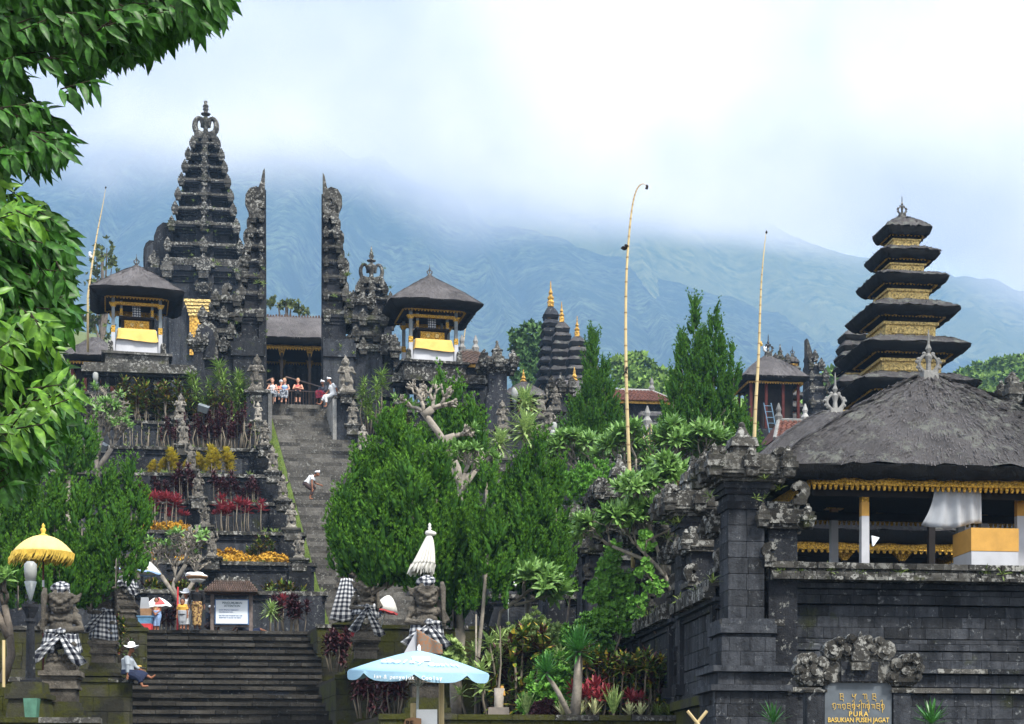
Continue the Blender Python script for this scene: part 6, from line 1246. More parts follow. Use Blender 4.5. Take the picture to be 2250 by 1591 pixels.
# ------------------------------------------------------------------ vines and foreground planting
VINE = blades(3, 1.3, 1, .42, .2, 30)
def vine(label, D, blobs, seed, mat='vine_leaf', ts=.16, dens=190):
    px, row = blobs[0][:2]; bs = P(px, 1480, D); T = thing('climbing_vine', label, 'vine', tuple(bs), 0, 'vines on the side wall'); r = np.random.default_rng(seed); PP = []; s = D / F
    for (px, row, rx, ry) in blobs:
        n = int(dens * rx * ry * s * s * 4); c = np.array(P(px, row, D)) - np.array(bs); v = unit(r.normal(0, 1, (n, 3))) * r.uniform(.5, 1, (n, 1)); PP.append(c + v * [rx * s, .35, ry * s])
    PP = np.concatenate(PP); d = r.normal(0, .5, (len(PP), 3)) + [0, -1, .3]; V, Fa = scatter(*VINE, PP, d, r.uniform(.7, 1.3, len(PP)) * ts); fast_mesh('foliage', V, Fa, mat, T)
    b = B(); q = [(P(x, y, D) - bs) for x, y, *_ in blobs]; b.tube([(0, 0, 0)] + [tuple(v) for v in sorted(q, key=lambda v: v.z)], .03, 5); b.obj('stems', 'bark', T); return T
vine('bright green ivy smothering a pillar of the side wall', 45.5, [(1335, 1250, 26, 34), (1350, 1215, 20, 26), (1320, 1300, 34, 34), (1365, 1290, 34, 40), (1350, 1345, 44, 36), (1320, 1360, 24, 22), (1380, 1330, 20, 26), (1370, 1380, 26, 20)], 1)
vine('light creeper trailing between the second and third wall pillars', 43.5, [(1500, 1150, 14, 30), (1420, 1190, 22, 30), (1440, 1290, 30, 20), (1400, 1330, 24, 30), (1415, 1250, 20, 26)], 5, dens=120)
vine('darker creeper hanging behind the farther wall pillars', 53, [(1232, 1190, 22, 36), (1240, 1230, 26, 34), (1225, 1280, 26, 34), (1255, 1290, 18, 20), (1245, 1165, 16, 20)], 2, 'juniper_leaf', .15)
bush('lush light green shrub filling the gap behind the far wall pillars', P(1290, 1110, 56), 1.6, 1.3, 'vine_leaf', .16, 900, 'shrubs behind the side wall', 81, name='green_bush'); bush('rounded leafy shrub between the ivy pillar and the frangipani', P(1400, 1160, 54), 1.4, 1.2, 'frangipani_leaf', .18, 700, 'shrubs behind the side wall', 82, name='green_bush'); bush('feathery light green fern mass below the broad juniper', P(1160, 1490, 46), 1.0, 1.7, 'pale_green_leaf', .16, 1100, 'shrubs behind the side wall', 83, name='green_bush'); bush('dense green shrub at the foot of the ivy pillar', P(1290, 1470, 48), 1.3, 1.5, 'vine_leaf', .16, 1100, 'shrubs behind the side wall', 84, name='green_bush')
vine('tangled pale creeper over the far end of the wall', 57, [(1270, 1060, 34, 16), (1245, 1050, 20, 14), (1290, 1075, 22, 12)], 3, 'vine_leaf', .14)
ZR = Z(1570, 41)                        # soil of the front planter
def fp(px, D=41.5, z=None): q = P(px, HOR, D); q.z = (ZR - .1) if z is None else z; return q
def yucca(label, px, D, head_row, base_px, base_row, L_, seed, n=70, trunk=.07, mat='yucca_leaf', pot=None):
    bs = P(base_px, base_row, D); T = thing('yucca_plant', label, CP, tuple(bs), 0, 'spiky yucca heads'); h = P(px, head_row, D) - bs
    b = B(); b.tube([(0, 0, -.1), tuple(h * .5 + Vector((.02, 0, -.03))), tuple(h)], [trunk * 1.2, trunk, trunk * .8], 8); b.obj('trunk', 'pale_bark', T, True)
    V, Fa = scatter(*leaf_rosette(n, 2.1, L_, .028 * L_ / .6, .10, seed, 3, .05), np.array([h]), np.array([[0, 0, 1.]]), np.array([1.])); fast_mesh('leaves', V, Fa, mat, T); return T
yucca('larger spiky yucca head on a thick stem among the front plants', 1272, 40.6, 1432, 1262, 1575, .72, 1, 110, .11)
yucca('smaller spiky yucca on a slanting stem left of the larger yucca', 1200, 40.4, 1478, 1250, 1560, .58, 2, 90, .06)
yucca('small spiky plant at the foot of the front wall left of the name board', 1700, 33, 1588, 1700, 1600, .48, 3, 40, .04); yucca('small spiky plant at the foot of the front wall right of the name board', 2046, 33, 1590, 2046, 1604, .55, 4, 50, .04)
proto('bigcro', 'cordyline_plant', '', CP, FAR, rs(21, 9, .5, .6, 1.55, .15), 'mixed_leaf', .36, .045, 17, 2.1, .4, seed=21, heads=2, hd=.3, sr=.025)
proto('bigpur', 'cordyline_plant', '', CP, FAR, rs(22, 9, .5, .6, 1.4, .15), 'purple_leaf', .34, .05, 18, 2.2, .45, seed=22, heads=3, sr=.025)
proto('bigred', 'cordyline_plant', '', CP, FAR, rs(23, 4, .3, .25, .75, .1), 'red_leaf', .40, .05, 18, 1.7, .4, seed=23, heads=1, sr=.02)
proto('lightcro', 'cordyline_plant', '', CP, FAR, rs(24, 8, .55, .7, 1.65, .15), 'pale_green_leaf', .34, .04, 14, 2.0, .4, seed=24, heads=2, hd=.35, sr=.025)
G1 = 'cordylines in the front planter'
for key, px, D, lab, s_ in (('bigpur', 1325, 42.6, 'maroon cordyline behind the larger yucca', 1.0), ('bigpur', 1370, 42.8, 'dense maroon cordyline in the middle of the planter mass', 1.05), ('bigpur', 1420, 42.6, 'maroon cordyline near the right end of the planter', 1.0), ('bigpur', 1455, 42.9, 'rightmost maroon cordyline by the dark wall', .95), ('bigcro', 1318, 42.2, 'green and orange cordyline above the red one', 1.05), ('bigcro', 1352, 42.0, 'green and rust cordyline left of centre in the mass', .95), ('bigcro', 1400, 42.0, 'green and rust cordyline right of centre in the mass', 1.0), ('bigcro', 1448, 42.2, 'green and rust cordyline at the wall side', .95), ('lightcro', 1380, 42.4, 'light green cordyline heads rising from the maroon mass', .9), ('lightcro', 1440, 42.5, 'light green cordyline heads next to the temple wall', .88), ('bigred', 1285, 41.4, 'crimson cordyline at the foot of the larger yucca', 1.1), ('bigred', 1310, 41.2, 'crimson cordyline right of the larger yucca stem', .9), ('bigred', 1395, 41.4, 'crimson cordyline low in the planter mass', .8), ('bigcro', 1140, 44.5, 'tall fern-like shrub behind the mossy wall', 1.5), ('lightcro', 1095, 44.5, 'feathery pale palm between the thin trunks', 1.35), ('lightcro', 1180, 44.8, 'feathery pale shrub behind the smaller yucca', 1.25), ('bigpur', 1108, 45.2, 'brownish cordyline in the shade behind the thin trunks', 1.4), ('lightcro', 1060, 46, 'pale green shrub right of the chequered guardian', 1.3)): put(key, fp(px, D), lab, s_, G1)
for px, row, D, lab in ((800, 1560, 47, 'dark cordyline on the stair side of the mossy right wall'), (868, 1560, 45.5, 'dark cordyline left of the right guardian pedestal'), (735, 1460, 53, 'maroon cordyline beside the second mossy planter'), (760, 1430, 53.5, 'red tipped cordyline below the chequered cloth'), (262, 1440, 52, 'green and maroon cordyline behind the seated vendor')): put('bigred' if 'red tip' in lab else ('bigcro' if 'green' in lab else 'bigpur'), P(px, row, D) - Vector((0, 0, .15)), lab, .8, 'cordylines along the lower stair')
def blade_clump(label, px, D, row, n, L_, mat, seed, spread=.7, w=.03, droop=.2, name='grass_clump'):
    T = thing(name, label, CP, tuple(P(px, row, D)), 0, 'bladed clumps in the front planter'); V, Fa = scatter(*leaf_rosette(n, spread, L_, w, droop, seed, 3, .02), np.zeros((1, 3)), np.array([[0, 0, 1.]]), np.array([1.])); fast_mesh('blades', V, Fa, mat, T); b = B(); b.tube([(0, 0, -.15), (0, 0, .05)], .03, 5); b.obj('crown', 'stem_pale', T)
for i, (px, n, L_, m, sp, lab) in enumerate([(1158, 26, .62, 'pale_green_leaf', .5, 'upright green blades left of the yuccas'), (1236, 22, .42, 'striped_leaf', 1.1, 'cream striped blades under the smaller yucca'), (1275, 22, .5, 'striped_leaf', .9, 'cream striped blades at the larger yucca foot'), (1306, 20, .5, 'striped_leaf', .7, 'tall cream striped blades right of the larger yucca'), (1348, 34, .78, 'pale_green_leaf', .5, 'tall bright green blades in the planter front'), (1383, 18, .4, 'striped_leaf', 1.0, 'low cream striped blades near the bright green clump'), (1408, 16, .36, 'striped_leaf', .9, 'last cream striped blades before the feathery grass')]): blade_clump(lab, px, 40.9, 1572, n, L_, m, i + 3, sp)
for i, px in enumerate((1445, 1470, 1490)): blade_clump('feathery arching green grass, ' + ['left', 'middle', 'right'][i] + ' tuft of three by the wall corner', px, 40.9, 1574, 60, .48, 'grass_leaf', 30 + i, 1.2, .012, .9, 'feathery_grass')
bush('dark purple leafed ground bush between the blades and the mossy wall', fp(1195, 41.6), .42, .42, 'purple_leaf', .12, 260, 'low bushes in the front planter', 71, name='dark_bush')
bush('green leafy undergrowth behind the yuccas', fp(1225, 43), .9, 1.5, 'vine_leaf', .2, 420, 'low bushes in the front planter', 72, name='green_bush'); bush('shaded green shrub behind the maroon cordylines', fp(1350, 43.6), 1.3, .9, 'juniper_leaf', .2, 420, 'low bushes in the front planter', 73, name='green_bush')
bush('soft green shrub beside the pale trunk', P(985, 1480, 45), .5, .9, 'pale_green_leaf', .2, 260, 'low bushes in the front planter', 74, name='green_bush')
T = thing('tree_stump', 'cut grey stump with orange scar on a square concrete block', 'stump', tuple(fp(1096, 41))); b = B(); b.tube([(0, 0, 0), (0, 0, .35), (.02, 0, .72)], [.13, .11, .13], 9); b.obj('stump', 'pale_bark', T, True); b = B(); b.tbox(.08, 0, .55, .78, .08, .07, .03, .05); b.obj('scar', 'ochre_cloth', T); b = B(); b.tbox(0, 0, -.15, .26, .27, .27, .24, .24); b.obj('block', 'concrete', T); b = B(); b.tube([(0, 0, .7), (.05, 0, 1.3), (.03, 0, 2.2)], [.03, .02, .015], 5); b.obj('shoot', 'stem_pale', T)

# ------------------------------------------------------------------ overhanging leafy tree in the near left
def inside(x, y, poly):
    c = False; j = len(poly) - 1
    for i in range(len(poly)):
        if (poly[i][1] > y) != (poly[j][1] > y) and x < (poly[j][0] - poly[i][0]) * (y - poly[i][1]) / (poly[j][1] - poly[i][1]) + poly[i][0]: c = not c
        j = i
    return c
def big_leaf():                           # pointed leaf folded along its midrib, stalk at origin, tip at +z
    V = []; Fa = []; st = [(0, .012), (.18, .10), (.42, .165), (.68, .13), (.88, .05), (1.0, .004)]
    for (t, w) in st: bend = -.22 * t * t; V += [(-w, .05 * w / .16 + bend, t), (0, -.0 + bend, t), (w, .05 * w / .16 + bend, t)]
    for j in range(5):
        for k in (0, 1): a = 3 * j + k; Fa.append([a, a + 1, a + 4, a + 3])
    return np.array(V), np.array(Fa)
BL = big_leaf()
def near_tree(label, regions, seed, mat, n, L_, D0=11.5, D1=14, parts=150, grp=None, bunch=8, name='overhanging_tree', down=.9, limbs=()):
    r = np.random.default_rng(seed); base = P(-700, 1700, 13); T = thing(name, label, 'tree', (base.x, base.y, -1.6), 0, grp); o = Vector((base.x, base.y, -1.6)); PP = []; DD = []; SS = []; tb = B()
    tb.tube([(0, 0, -.2), (.1, 0, 1.5), (.4, .0, 3.5)], [.3, .24, .16], 9)
    for pts in limbs:
        q = [P(px, row, 12.9) - o for px, row in pts]; tb.tube([(.4, 0, 3.5)] + [tuple(v) for v in q], [.12] + [.07 * (1 - .75 * i / len(q)) for i in range(len(q))], 6)
    cl = []
    for poly, k in regions:
        xs_, ys_ = [p[0] for p in poly], [p[1] for p in poly]; m = 0
        while m < k:
            x, y = r.uniform(min(xs_), max(xs_)), r.uniform(min(ys_), max(ys_))
            if inside(x, y, poly): cl.append(P(x, y, r.uniform(D0, D1)) - o); m += 1
    for c in cl:
        d0 = np.array([r.uniform(.15, .9), r.uniform(-.5, .5), r.uniform(-.5, .4)]); d0 = d0 / np.linalg.norm(d0); st = np.array(c) - d0 * .22; tb.tube([tuple(st), tuple(np.array(c))], [.006, .003], 4)
        for j in range(bunch):
            f = j / bunch; az = 2.4 * j; side = np.cross(d0, [0, 0, 1]); side /= np.linalg.norm(side) + 1e-6; up = np.cross(side, d0)
            d = d0 * .6 + (side * math.cos(az) + up * math.sin(az)) * .9; d[2] -= down; PP.append(st + d0 * .26 * f); DD.append(d); SS.append(L_ * r.uniform(.55, 1.22))
    PP, DD, SS = np.array(PP), unit(np.array(DD) * [1, .6, 1]), np.array(SS)
    order = np.argsort(PP[:, 1]); near, rest = order[:parts], order[parts:]
    me = None; nn = unit(np.array([0, -1., .7]) + r.normal(0, .45, (len(PP), 3))); xa = unit(np.cross(nn, DD)); ya = np.cross(DD, xa); R_ = np.stack([xa, ya, DD], -1)
    for i in near:
        if me is None: q = fast_mesh('leaf', BL[0], BL[1], mat, T, True); me = q.data
        else: q = bpy.data.objects.new('leaf', me); C.objects.link(q); q.parent = T
        m4 = Matrix(R_[i].tolist()).to_4x4(); q.location = PP[i]; q.rotation_euler = m4.to_euler(); q.scale = (SS[i],) * 3
    V = np.einsum('nij,vj->nvi', R_[rest], BL[0]) * SS[rest][:, None, None] + PP[rest][:, None, :]; Fa = BL[1][None] + (np.arange(len(rest)) * len(BL[0]))[:, None, None]
    fast_mesh('leaves', V.reshape(-1, 3), Fa.reshape(-1, 4), mat, T, True)['kind'] = 'stuff'
    tb.obj('branches', 'dark_bark', T, True)['kind'] = 'stuff'; return T
top_poly = [(-150, -120), (520, -120), (500, 10), (470, 35), (420, 60), (350, 95), (310, 115), (250, 118), (215, 150), (185, 150), (130, 110), (60, 120), (50, 200), (100, 230), (150, 270), (150, 310), (120, 350), (70, 350), (40, 330), (-150, 360)]
near_tree('dark leafy branches with long drooping leaves filling the upper left corner', [(top_poly, 1050), ([(400, -60), (505, -60), (490, 20), (440, 40)], 50), ([(-150, 300), (150, 290), (155, 330), (100, 345), (-150, 350)], 40), ([(180, 150), (200, 150), (205, 180), (180, 180)], 5)], 3, 'mango_leaf', 0, .165, parts=300, grp='leafy trees framing the left side', limbs=[[(-300, 300), (-100, 60), (150, 20), (420, 0)], [(-250, 350), (0, 260), (110, 280)]])
mid_poly = [(-150, 450), (30, 445), (90, 470), (140, 490), (150, 540), (165, 590), (150, 640), (165, 690), (120, 740), (60, 760), (-150, 770)]
near_tree('middle leafy boughs of dark drooping leaves at the left edge', [(mid_poly, 720)], 5, 'mango_leaf', 0, .16, parts=150, grp='leafy trees framing the left side', limbs=[[(-300, 600), (-50, 560), (110, 600)], [(-300, 650), (-60, 680), (110, 690)]])
near_tree('young yellow green leaf shoots at the left edge', [([(-100, 640), (40, 650), (50, 700), (140, 730), (150, 800), (160, 880), (90, 940), (40, 980), (-100, 1000)], 38), ([(20, 410), (60, 405), (55, 470), (20, 470)], 4), ([(70, 450), (110, 445), (105, 490), (70, 490)], 4)], 7, 'young_leaf', 0, .155, D0=10.5, D1=12, parts=150, grp='leafy trees framing the left side', down=.25, limbs=[[(-300, 900), (-60, 850), (80, 800)], [(-300, 900), (-60, 950), (80, 940)]])
near_tree('lower shaded leaves behind the young shoots', [([(-150, 740), (100, 740), (140, 800), (150, 900), (120, 980), (60, 1060), (-150, 1100)], 560)], 9, 'mango_leaf', 0, .16, D0=12.5, D1=15, parts=60, grp='leafy trees framing the left side', limbs=[[(-300, 950), (-60, 900), (60, 880)]])

# ------------------------------------------------------------------ small weeds rooted in copings, ledges and joints
PP = []; 
for (b_, z__, ar_) in TZ:
    for _ in range(26): a_ = ar_ - random.uniform(0, 13); PP.append(tuple(M(a_, b_ + random.uniform(-.05, .3), z__)))
for _ in range(60): u_ = random.uniform(1, 10); x_, y_ = K(u_, random.uniform(0, .2)); PP.append((x_, y_, kz(1255)))
for _ in range(70): v_ = random.uniform(.3, 20); x_, y_ = K(random.uniform(-.2, .1), v_); PP.append((x_, y_, 4.5))
for _ in range(60): v_ = random.choice((.4, 4.9, 9.7, 14.5)); x_, y_ = K(.42 + random.uniform(-.8, .8), v_ + random.uniform(-.8, .4)); PP.append((x_, y_, (7.0 if v_ < 14 else 9.1) + random.uniform(-.9, .1)))
for px_, D_ in ((745, 88), (560, 88), (830, 93), (500, 89)):
    for _ in range(16): q = P(px_ + random.uniform(-34, 34), random.uniform(560, 860), D_ - 1.4); PP.append(tuple(q))
for _ in range(40): q = P(452 + random.uniform(-60, 60), random.uniform(400, 660), 127.2); PP.append(tuple(q))
PP = np.array(PP); d_ = rng.normal(0, .35, (len(PP), 3)) + [0, -.3, .8]; V_w, F_w = scatter(*leaf_rosette(9, 1.3, 1, .06, .6, 3), PP, d_, rng.uniform(.10, .34, len(PP)))
tag(fast_mesh('weeds', V_w, F_w, 'grass_leaf'), kind='stuff')
# ------------------------------------------------------------------ sculpting tool: blend solids into one continuous skin
def remeshed(b, voxel, smooth_it=1):
    me = bpy.data.meshes.new('sculpt'); me.from_pydata(b.v, [], b.f); o = bpy.data.objects.new('sculpt', me); C.objects.link(o)
    m = o.modifiers.new('r', 'REMESH'); m.mode = 'VOXEL'; m.voxel_size = voxel; m.use_smooth_shade = True
    if smooth_it: s_ = o.modifiers.new('s', 'SMOOTH'); s_.iterations = smooth_it; s_.factor = .5
    dg = bpy.context.evaluated_depsgraph_get(); out = bpy.data.meshes.new_from_object(o.evaluated_get(dg)); bpy.data.objects.remove(o); return out
def sculpt(b, voxel, name, mat, parent=None, sm=1, label=None):
    me = remeshed(b, voxel, sm); me.name = name; me.materials.clear(); me.materials.append(MATS[mat]); o = bpy.data.objects.new(name, me); C.objects.link(o)
    if parent: o.parent = parent
    if label: o['label'] = label
    return o
def RX(deg, ax='Y'): return Matrix.Rotation(math.radians(deg), 3, ax)

# ------------------------------------------------------------------ small terrace statues
def small_statue(v):
    b = B(); b.box(-.26, .26, -.22, .22, 0, .10); b.tbox(0, 0, .09, .22, .22, .19, .17, .15)
    for sx in (-1, 1):
        b.tube([(sx * .10, 0, .2), (sx * .15, -.05, .36), (sx * .09, 0, .54)], [.075, .085, .10], 7); b.ell((sx * .11, -.09, .22), (.07, .10, .045), 7, 5); b.ell((sx * .15, -.06, .38), (.085, .09, .08), 7, 5)
    b.ell((0, 0, .56), (.17, .14, .13)); b.ell((0, -.03, .68), (.15, .13, .13)); b.ell((0, 0, .80), (.17, .11, .10)); b.tbox(0, -.12, .34, .60, .05, .03, .09, .04)
    hx = {0: 0, 1: .03, 2: -.03}[v]
    b.ell((hx, -.03, .97), (.10, .10, .11)); b.ell((hx, -.11, .96), (.05, .05, .05), 6, 5); b.tbox(hx, 0, 1.03, 1.12, .11, .10, .09, .08); b.tbox(hx, 0, 1.11, 1.24, .06, .06, .02, .02)
    for sx in (-1, 1): b.ell((hx + sx * .11, 0, .99), (.035, .03, .07), 6, 5); b.ell((hx + sx * .04, -.12, 1.0), (.025, .02, .025), 5, 4); b.ell((sx * .17, 0, .82), (.075, .08, .075), 7, 5)
    if v == 0: b.tube([(-.18, 0, .82), (-.27, -.06, .68), (-.10, -.16, .62)], [.055, .05, .045], 6); b.tube([(.18, 0, .82), (.29, -.04, .90), (.22, -.06, 1.08)], [.055, .05, .045], 6); b.tube([(.22, -.08, 1.0), (.24, -.05, 1.25)], [.035, .05], 6)
    if v == 1: b.tube([(-.18, 0, .82), (-.28, -.03, .66), (-.10, -.17, .70)], [.055, .05, .045], 6); b.tube([(.18, 0, .82), (.28, -.03, .66), (.10, -.17, .66)], [.055, .05, .045], 6)
    if v == 2: b.tube([(-.18, 0, .82), (-.30, 0, .68), (-.17, -.10, .56)], [.055, .05, .045], 6); b.tube([(.18, 0, .82), (.24, -.10, .70), (.04, -.18, .80)], [.055, .05, .045], 6); b.tube([(.04, -.2, .84), (.05, -.2, .30)], [.03, .05], 6)
    for sx in (-1, 1): b.tube([(sx * .13, .07, .85), (sx * .18, .1, .5), (sx * .2, .08, .2)], [.03, .045, .05], 5)
    return b
STM = []
for v in range(3):
    o = sculpt(small_statue(v), .021, 'figure', 'statue_stone'); STM.append(o.data); bpy.data.objects.remove(o)
def put_statue(label, loc, h, v, grp, rot=0.0, mat=None, plinth=True):
    T = thing('stone_statue', label, 'statue', loc, AF + rot, grp); k = h / 1.24; share('figure', STM[v], T, (0, 0, 0), (k * random.choice((-1, 1)), k, k), random.uniform(-.25, .25))
    if plinth: b = B(); b.box(-.40, .40, -.36, .36, -.08, 0); b.box(-.34, .34, -.3, .3, -.16, -.08); b.box(-.28, .28, -.26, .26, -.5, -.16); b.obj('plinth', 'coping_stone', T)
    return T
ords = ['topmost', 'second from the top', 'third from the top', 'fourth from the top', 'fifth from the top', 'sixth from the top', 'lowest']
for i, (px, base, D) in enumerate([(567, 926, 82.5), (581, 981, 79.4), (600, 1037, 76.4), (622, 1099, 73.3), (640, 1162, 70.5), (658, 1228, 67.6)]): put_statue(f'pale grimacing statue on the left edge of the long stair, {ords[i]}', tuple(P(px, base, D)), (44 if i == 0 else 58) / ppm(D), i % 3, 'statues up the left edge of the long stair')
for i, (px, base, D) in enumerate([(396, 922, 82.5), (403, 978, 79.4), (419, 1033, 76.4), (436, 1093, 73.3), (450, 1156, 70.5), (466, 1225, 67.8)]): put_statue(f'weathered statue in the middle of the planted terraces, {ords[i]}', tuple(P(px, base, D)), 58 / ppm(D), (i + 1) % 3, 'statues down the middle of the terraces')
for i, (px, base, D) in enumerate([(775, 934, 82.5), (797, 988, 79.4)]): put_statue(f'pale statue on the right edge of the long stair, {["upper", "lower"][i]} one', tuple(P(px, base, D)), 56 / ppm(D), 1 + i % 2, 'statues on the right edge of the long stair')
put_statue('pale relief statue right of the juniper spires', tuple(P(1105, 945, 72)), 1.25, 1, None); 
for i, (px, row, D) in enumerate([(1190, 920, 74), (1222, 905, 76), (1207, 950, 72), (1100, 1010, 66)]): put_statue(['mottled statue left of the lamp globes', 'mottled statue by the distant wall crest', 'small mottled statue below the wall crest', 'small statue among the dracaenas'][i], tuple(P(px, row, D)), 1.15, i % 3, 'mottled statues below the pagodas')
for px, top, base, lab, v in ((563, 778, 862, 'large stone guardian with folded arms on the left gate pedestal', 1), (761, 783, 865, 'large stone guardian on the right gate pedestal beside the man in white', 1)):
    put_statue(lab, tuple(P(px, base, 84.6)), 84 / ppm(84.6), v, 'large guardians flanking the gate', 0)
# pedestals of the two guardians and white ledge
for (x0, x1, row, lab) in ((541, 589, 861, 'stone block pedestal under the left gate guardian'), (737, 786, 869, 'stone block pedestal with pale edge under the right gate guardian')):
    b = B(); D0 = 84.6; a0, a1 = A(x0, 24.2), A(x1, 24.2); z = Z(row, D0 + .2); T = thing('statue_pedestal', lab, 'pedestal', (0, 0, 0), 0, 'pedestals at the head of the stair')
    sbox(b, a0, a1, 24.0, 26.1, z - 4.6, z - .14); b.obj('block', 'wall_stone', T); b = B(); sbox(b, a0 - .1, a1 + .1, 23.9, 26.2, z - .14, z); b.obj('slab', 'coping_stone', T)
    e = (a1 - .02, a1 + .16) if x0 < 600 else (a0 - .16, a0 + .02); b = B(); sbox(b, e[0], e[1], 23.95, 26.1, z - 3.0, z - .15); b.obj('pale_edge', 'pale_stone', T)
# wall with reliefs right of the stair, behind the junipers
for i, (px, row, D) in enumerate([(1180, 960, 75), (1232, 880, 82), (1190, 1000, 70)]): carved_pier(['mottled carved pier left of the wall crest', 'slender double-crested dark pier beside the juniper', 'low carved pier under the lamp globes'][i], px, D, (row - 62, row - 30, row - 8, row + 120), 'carved piers below the pagodas', 26, s_ant=.35)
b = B(); sbox(b, 20, 34, 10, 24, 2, 13.0); sbox(b, 24, 40, 18, 40, 2, 16.5); tag(b.obj('rear_terrace', 'wall_stone'), kind='structure')

# ------------------------------------------------------------------ great guardians
def guardian_figure(club_side):
    b = B(); s_ = club_side
    b.box(-.40, .40, -.30, .34, 0, .14); b.tbox(0, .02, .13, .42, .38, .30, .32, .26)
    for sx in (-1, 1): b.tube([(sx * .17, -.05, .36), (sx * .28, -.16, .66), (sx * .15, 0, .86)], [.13, .16, .19], 8); b.ell((sx * .2, -.2, .40), (.12, .17, .07))
    for k in range(7): b.ell((-.3 + .1 * k, -.29, .28 + .03 * (k % 2)), (.06, .04, .06), 6, 5)
    b.ell((0, 0, .92), (.32, .26, .22)); b.ell((0, -.08, 1.10), (.30, .27, .24)); b.ell((0, 0, 1.32), (.36, .23, .20))
    for sx in (-1, 1): b.ell((sx * .15, -.19, 1.30), (.13, .09, .10)); b.ell((sx * .37, 0, 1.36), (.14, .15, .14))
    # arms: one across the belly, one holding the club upright
    b.tube([(-s_ * .38, 0, 1.34), (-s_ * .50, -.05, 1.08), (-s_ * .10, -.34, 1.02)], [.12, .105, .085], 8); b.ell((-s_ * .06, -.36, 1.02), (.09, .06, .07))
    for k in range(4): b.tube([(-s_ * .02, -.38, .97 + .034 * k), (s_ * .06, -.40, .97 + .034 * k)], [.02, .015], 5)
    b.tube([(s_ * .38, 0, 1.34), (s_ * .52, -.08, 1.10), (s_ * .44, -.22, 1.12)], [.12, .10, .08], 8)
    for k in range(4): b.ell((s_ * .44, -.30, 1.04 + .045 * k), (.07, .035, .022), 6, 4)
    b.tube([(s_ * .44, -.22, .95), (s_ * .43, -.18, 1.4), (s_ * .42, -.08, 1.95), (s_ * .40, -.04, 2.12)], [.045, .055, .085, .05], 8)
    # necklace
    for k in range(11): a = math.radians(200 + k * 14); b.ell((.27 * math.cos(a), -.04 + .26 * math.sin(a), 1.40 - .10 * math.sin(math.radians(k * 18))), (.042, .042, .042), 6, 5)
    h0 = len(b.v)
    # head
    b.ell((0, -.06, 1.68), (.25, .23, .24), 12, 9); b.ell((0, -.18, 1.56), (.20, .12, .10)); b.ell((0, -.30, 1.69), (.075, .10, .06)); b.tbox(0, -.22, 1.78, 1.85, .22, .06, .20, .05)
    for sx in (-1, 1):
        b.ell((sx * .10, -.25, 1.75), (.068, .075, .060)); b.ell((sx * .13, -.24, 1.62), (.07, .05, .05)); b.prism([(0, 0), (.13, .06), (.20, .26), (.10, .20), (0, .22)], -.05, .08, sx * .22, 1.68, 1, sx); b.tube([(sx * .08, -.30, 1.50), (sx * .09, -.33, 1.57)], [.018, .008], 5)
        for k in range(3): b.tube([(sx * .24, .02, 1.62 - .06 * k), (sx * .34, .04, 1.52 - .08 * k)], [.06, .03], 5)
    for k in range(9): b.ell((-.10 + .025 * k, -.305, 1.565), (.015, .03, .022), 4, 4)
    for k in range(9): a = math.radians(180 + k * 22.5); b.ell((.22 * math.cos(a), -.05 + .2 * math.sin(a), 1.87), (.05, .05, .055), 6, 5)
    b.tbox(0, -.02, 1.84, 1.98, .2, .18, .14, .13)
    b.v = b.v[:h0] + [(x * 1.22, (y + .06) * 1.15 - .06, (z - 1.62) * 1.18 + 1.64) for x, y, z in b.v[h0:]]
    for k in range(8): b.ell((.16 * math.cos(k * .785), .16 * math.sin(k * .785), .98), (.07, .07, .05), 6, 4)
    b.tube([(-.30, -.05, 1.0), (0, -.30, .88), (.30, -.05, 1.0)], .05, 6)
    return b
GM = {}
for s_ in (-1, 1): o = sculpt(guardian_figure(s_), .0145, 'figure', 'guardian_stone', sm=0); GM[s_] = o.data; bpy.data.objects.remove(o)
def cloth_grid(name, fn, nu, nv, parent, uvs, mat='poleng_cloth'):
    V = [fn(i / nu, j / nv) for j in range(nv + 1) for i in range(nu + 1)]; Fc = [(j * (nu + 1) + i, j * (nu + 1) + i + 1, (j + 1) * (nu + 1) + i + 1, (j + 1) * (nu + 1) + i) for j in range(nv) for i in range(nu)]
    o = mesh(name, V, Fc, mat, parent, True); l = o.data.uv_layers.new(name='UVMap')
    for lp in o.data.loops: v = lp.vertex_index; l.data[lp.index].uv = ((v % (nu + 1)) / nu * uvs[0], (v // (nu + 1)) / nv * uvs[1])
    m = o.modifiers.new('thickness', 'SOLIDIFY'); m.thickness = .012; return o
def skirt(T, zt, zb, r0, r1, k=1.0, y0=0, folds=9, chk=.17, front_gap=0.0, name='chequered_cloth'):
    f = lambda u, v: ((r0 + (r1 - r0) * v + .03 * v * math.sin(u * 6.283 * folds) + .012 * math.sin(u * 40)) * math.cos(-1.57 + front_gap + u * (6.283 - 2 * front_gap)) * k, y0 + (r0 + (r1 - r0) * v + .03 * v * math.sin(u * 6.283 * folds)) * .82 * math.sin(-1.57 + front_gap + u * (6.283 - 2 * front_gap)), zt + (zb - zt) * v - .05 * v * math.sin(u * 6.283 * 2) - (.10 * v * math.cos(u * 6.283) if front_gap else 0))
    return cloth_grid(name, f, 90, 10, T, (2 * math.pi * (r0 + r1) / 2 / chk, (zt - zb) / chk))
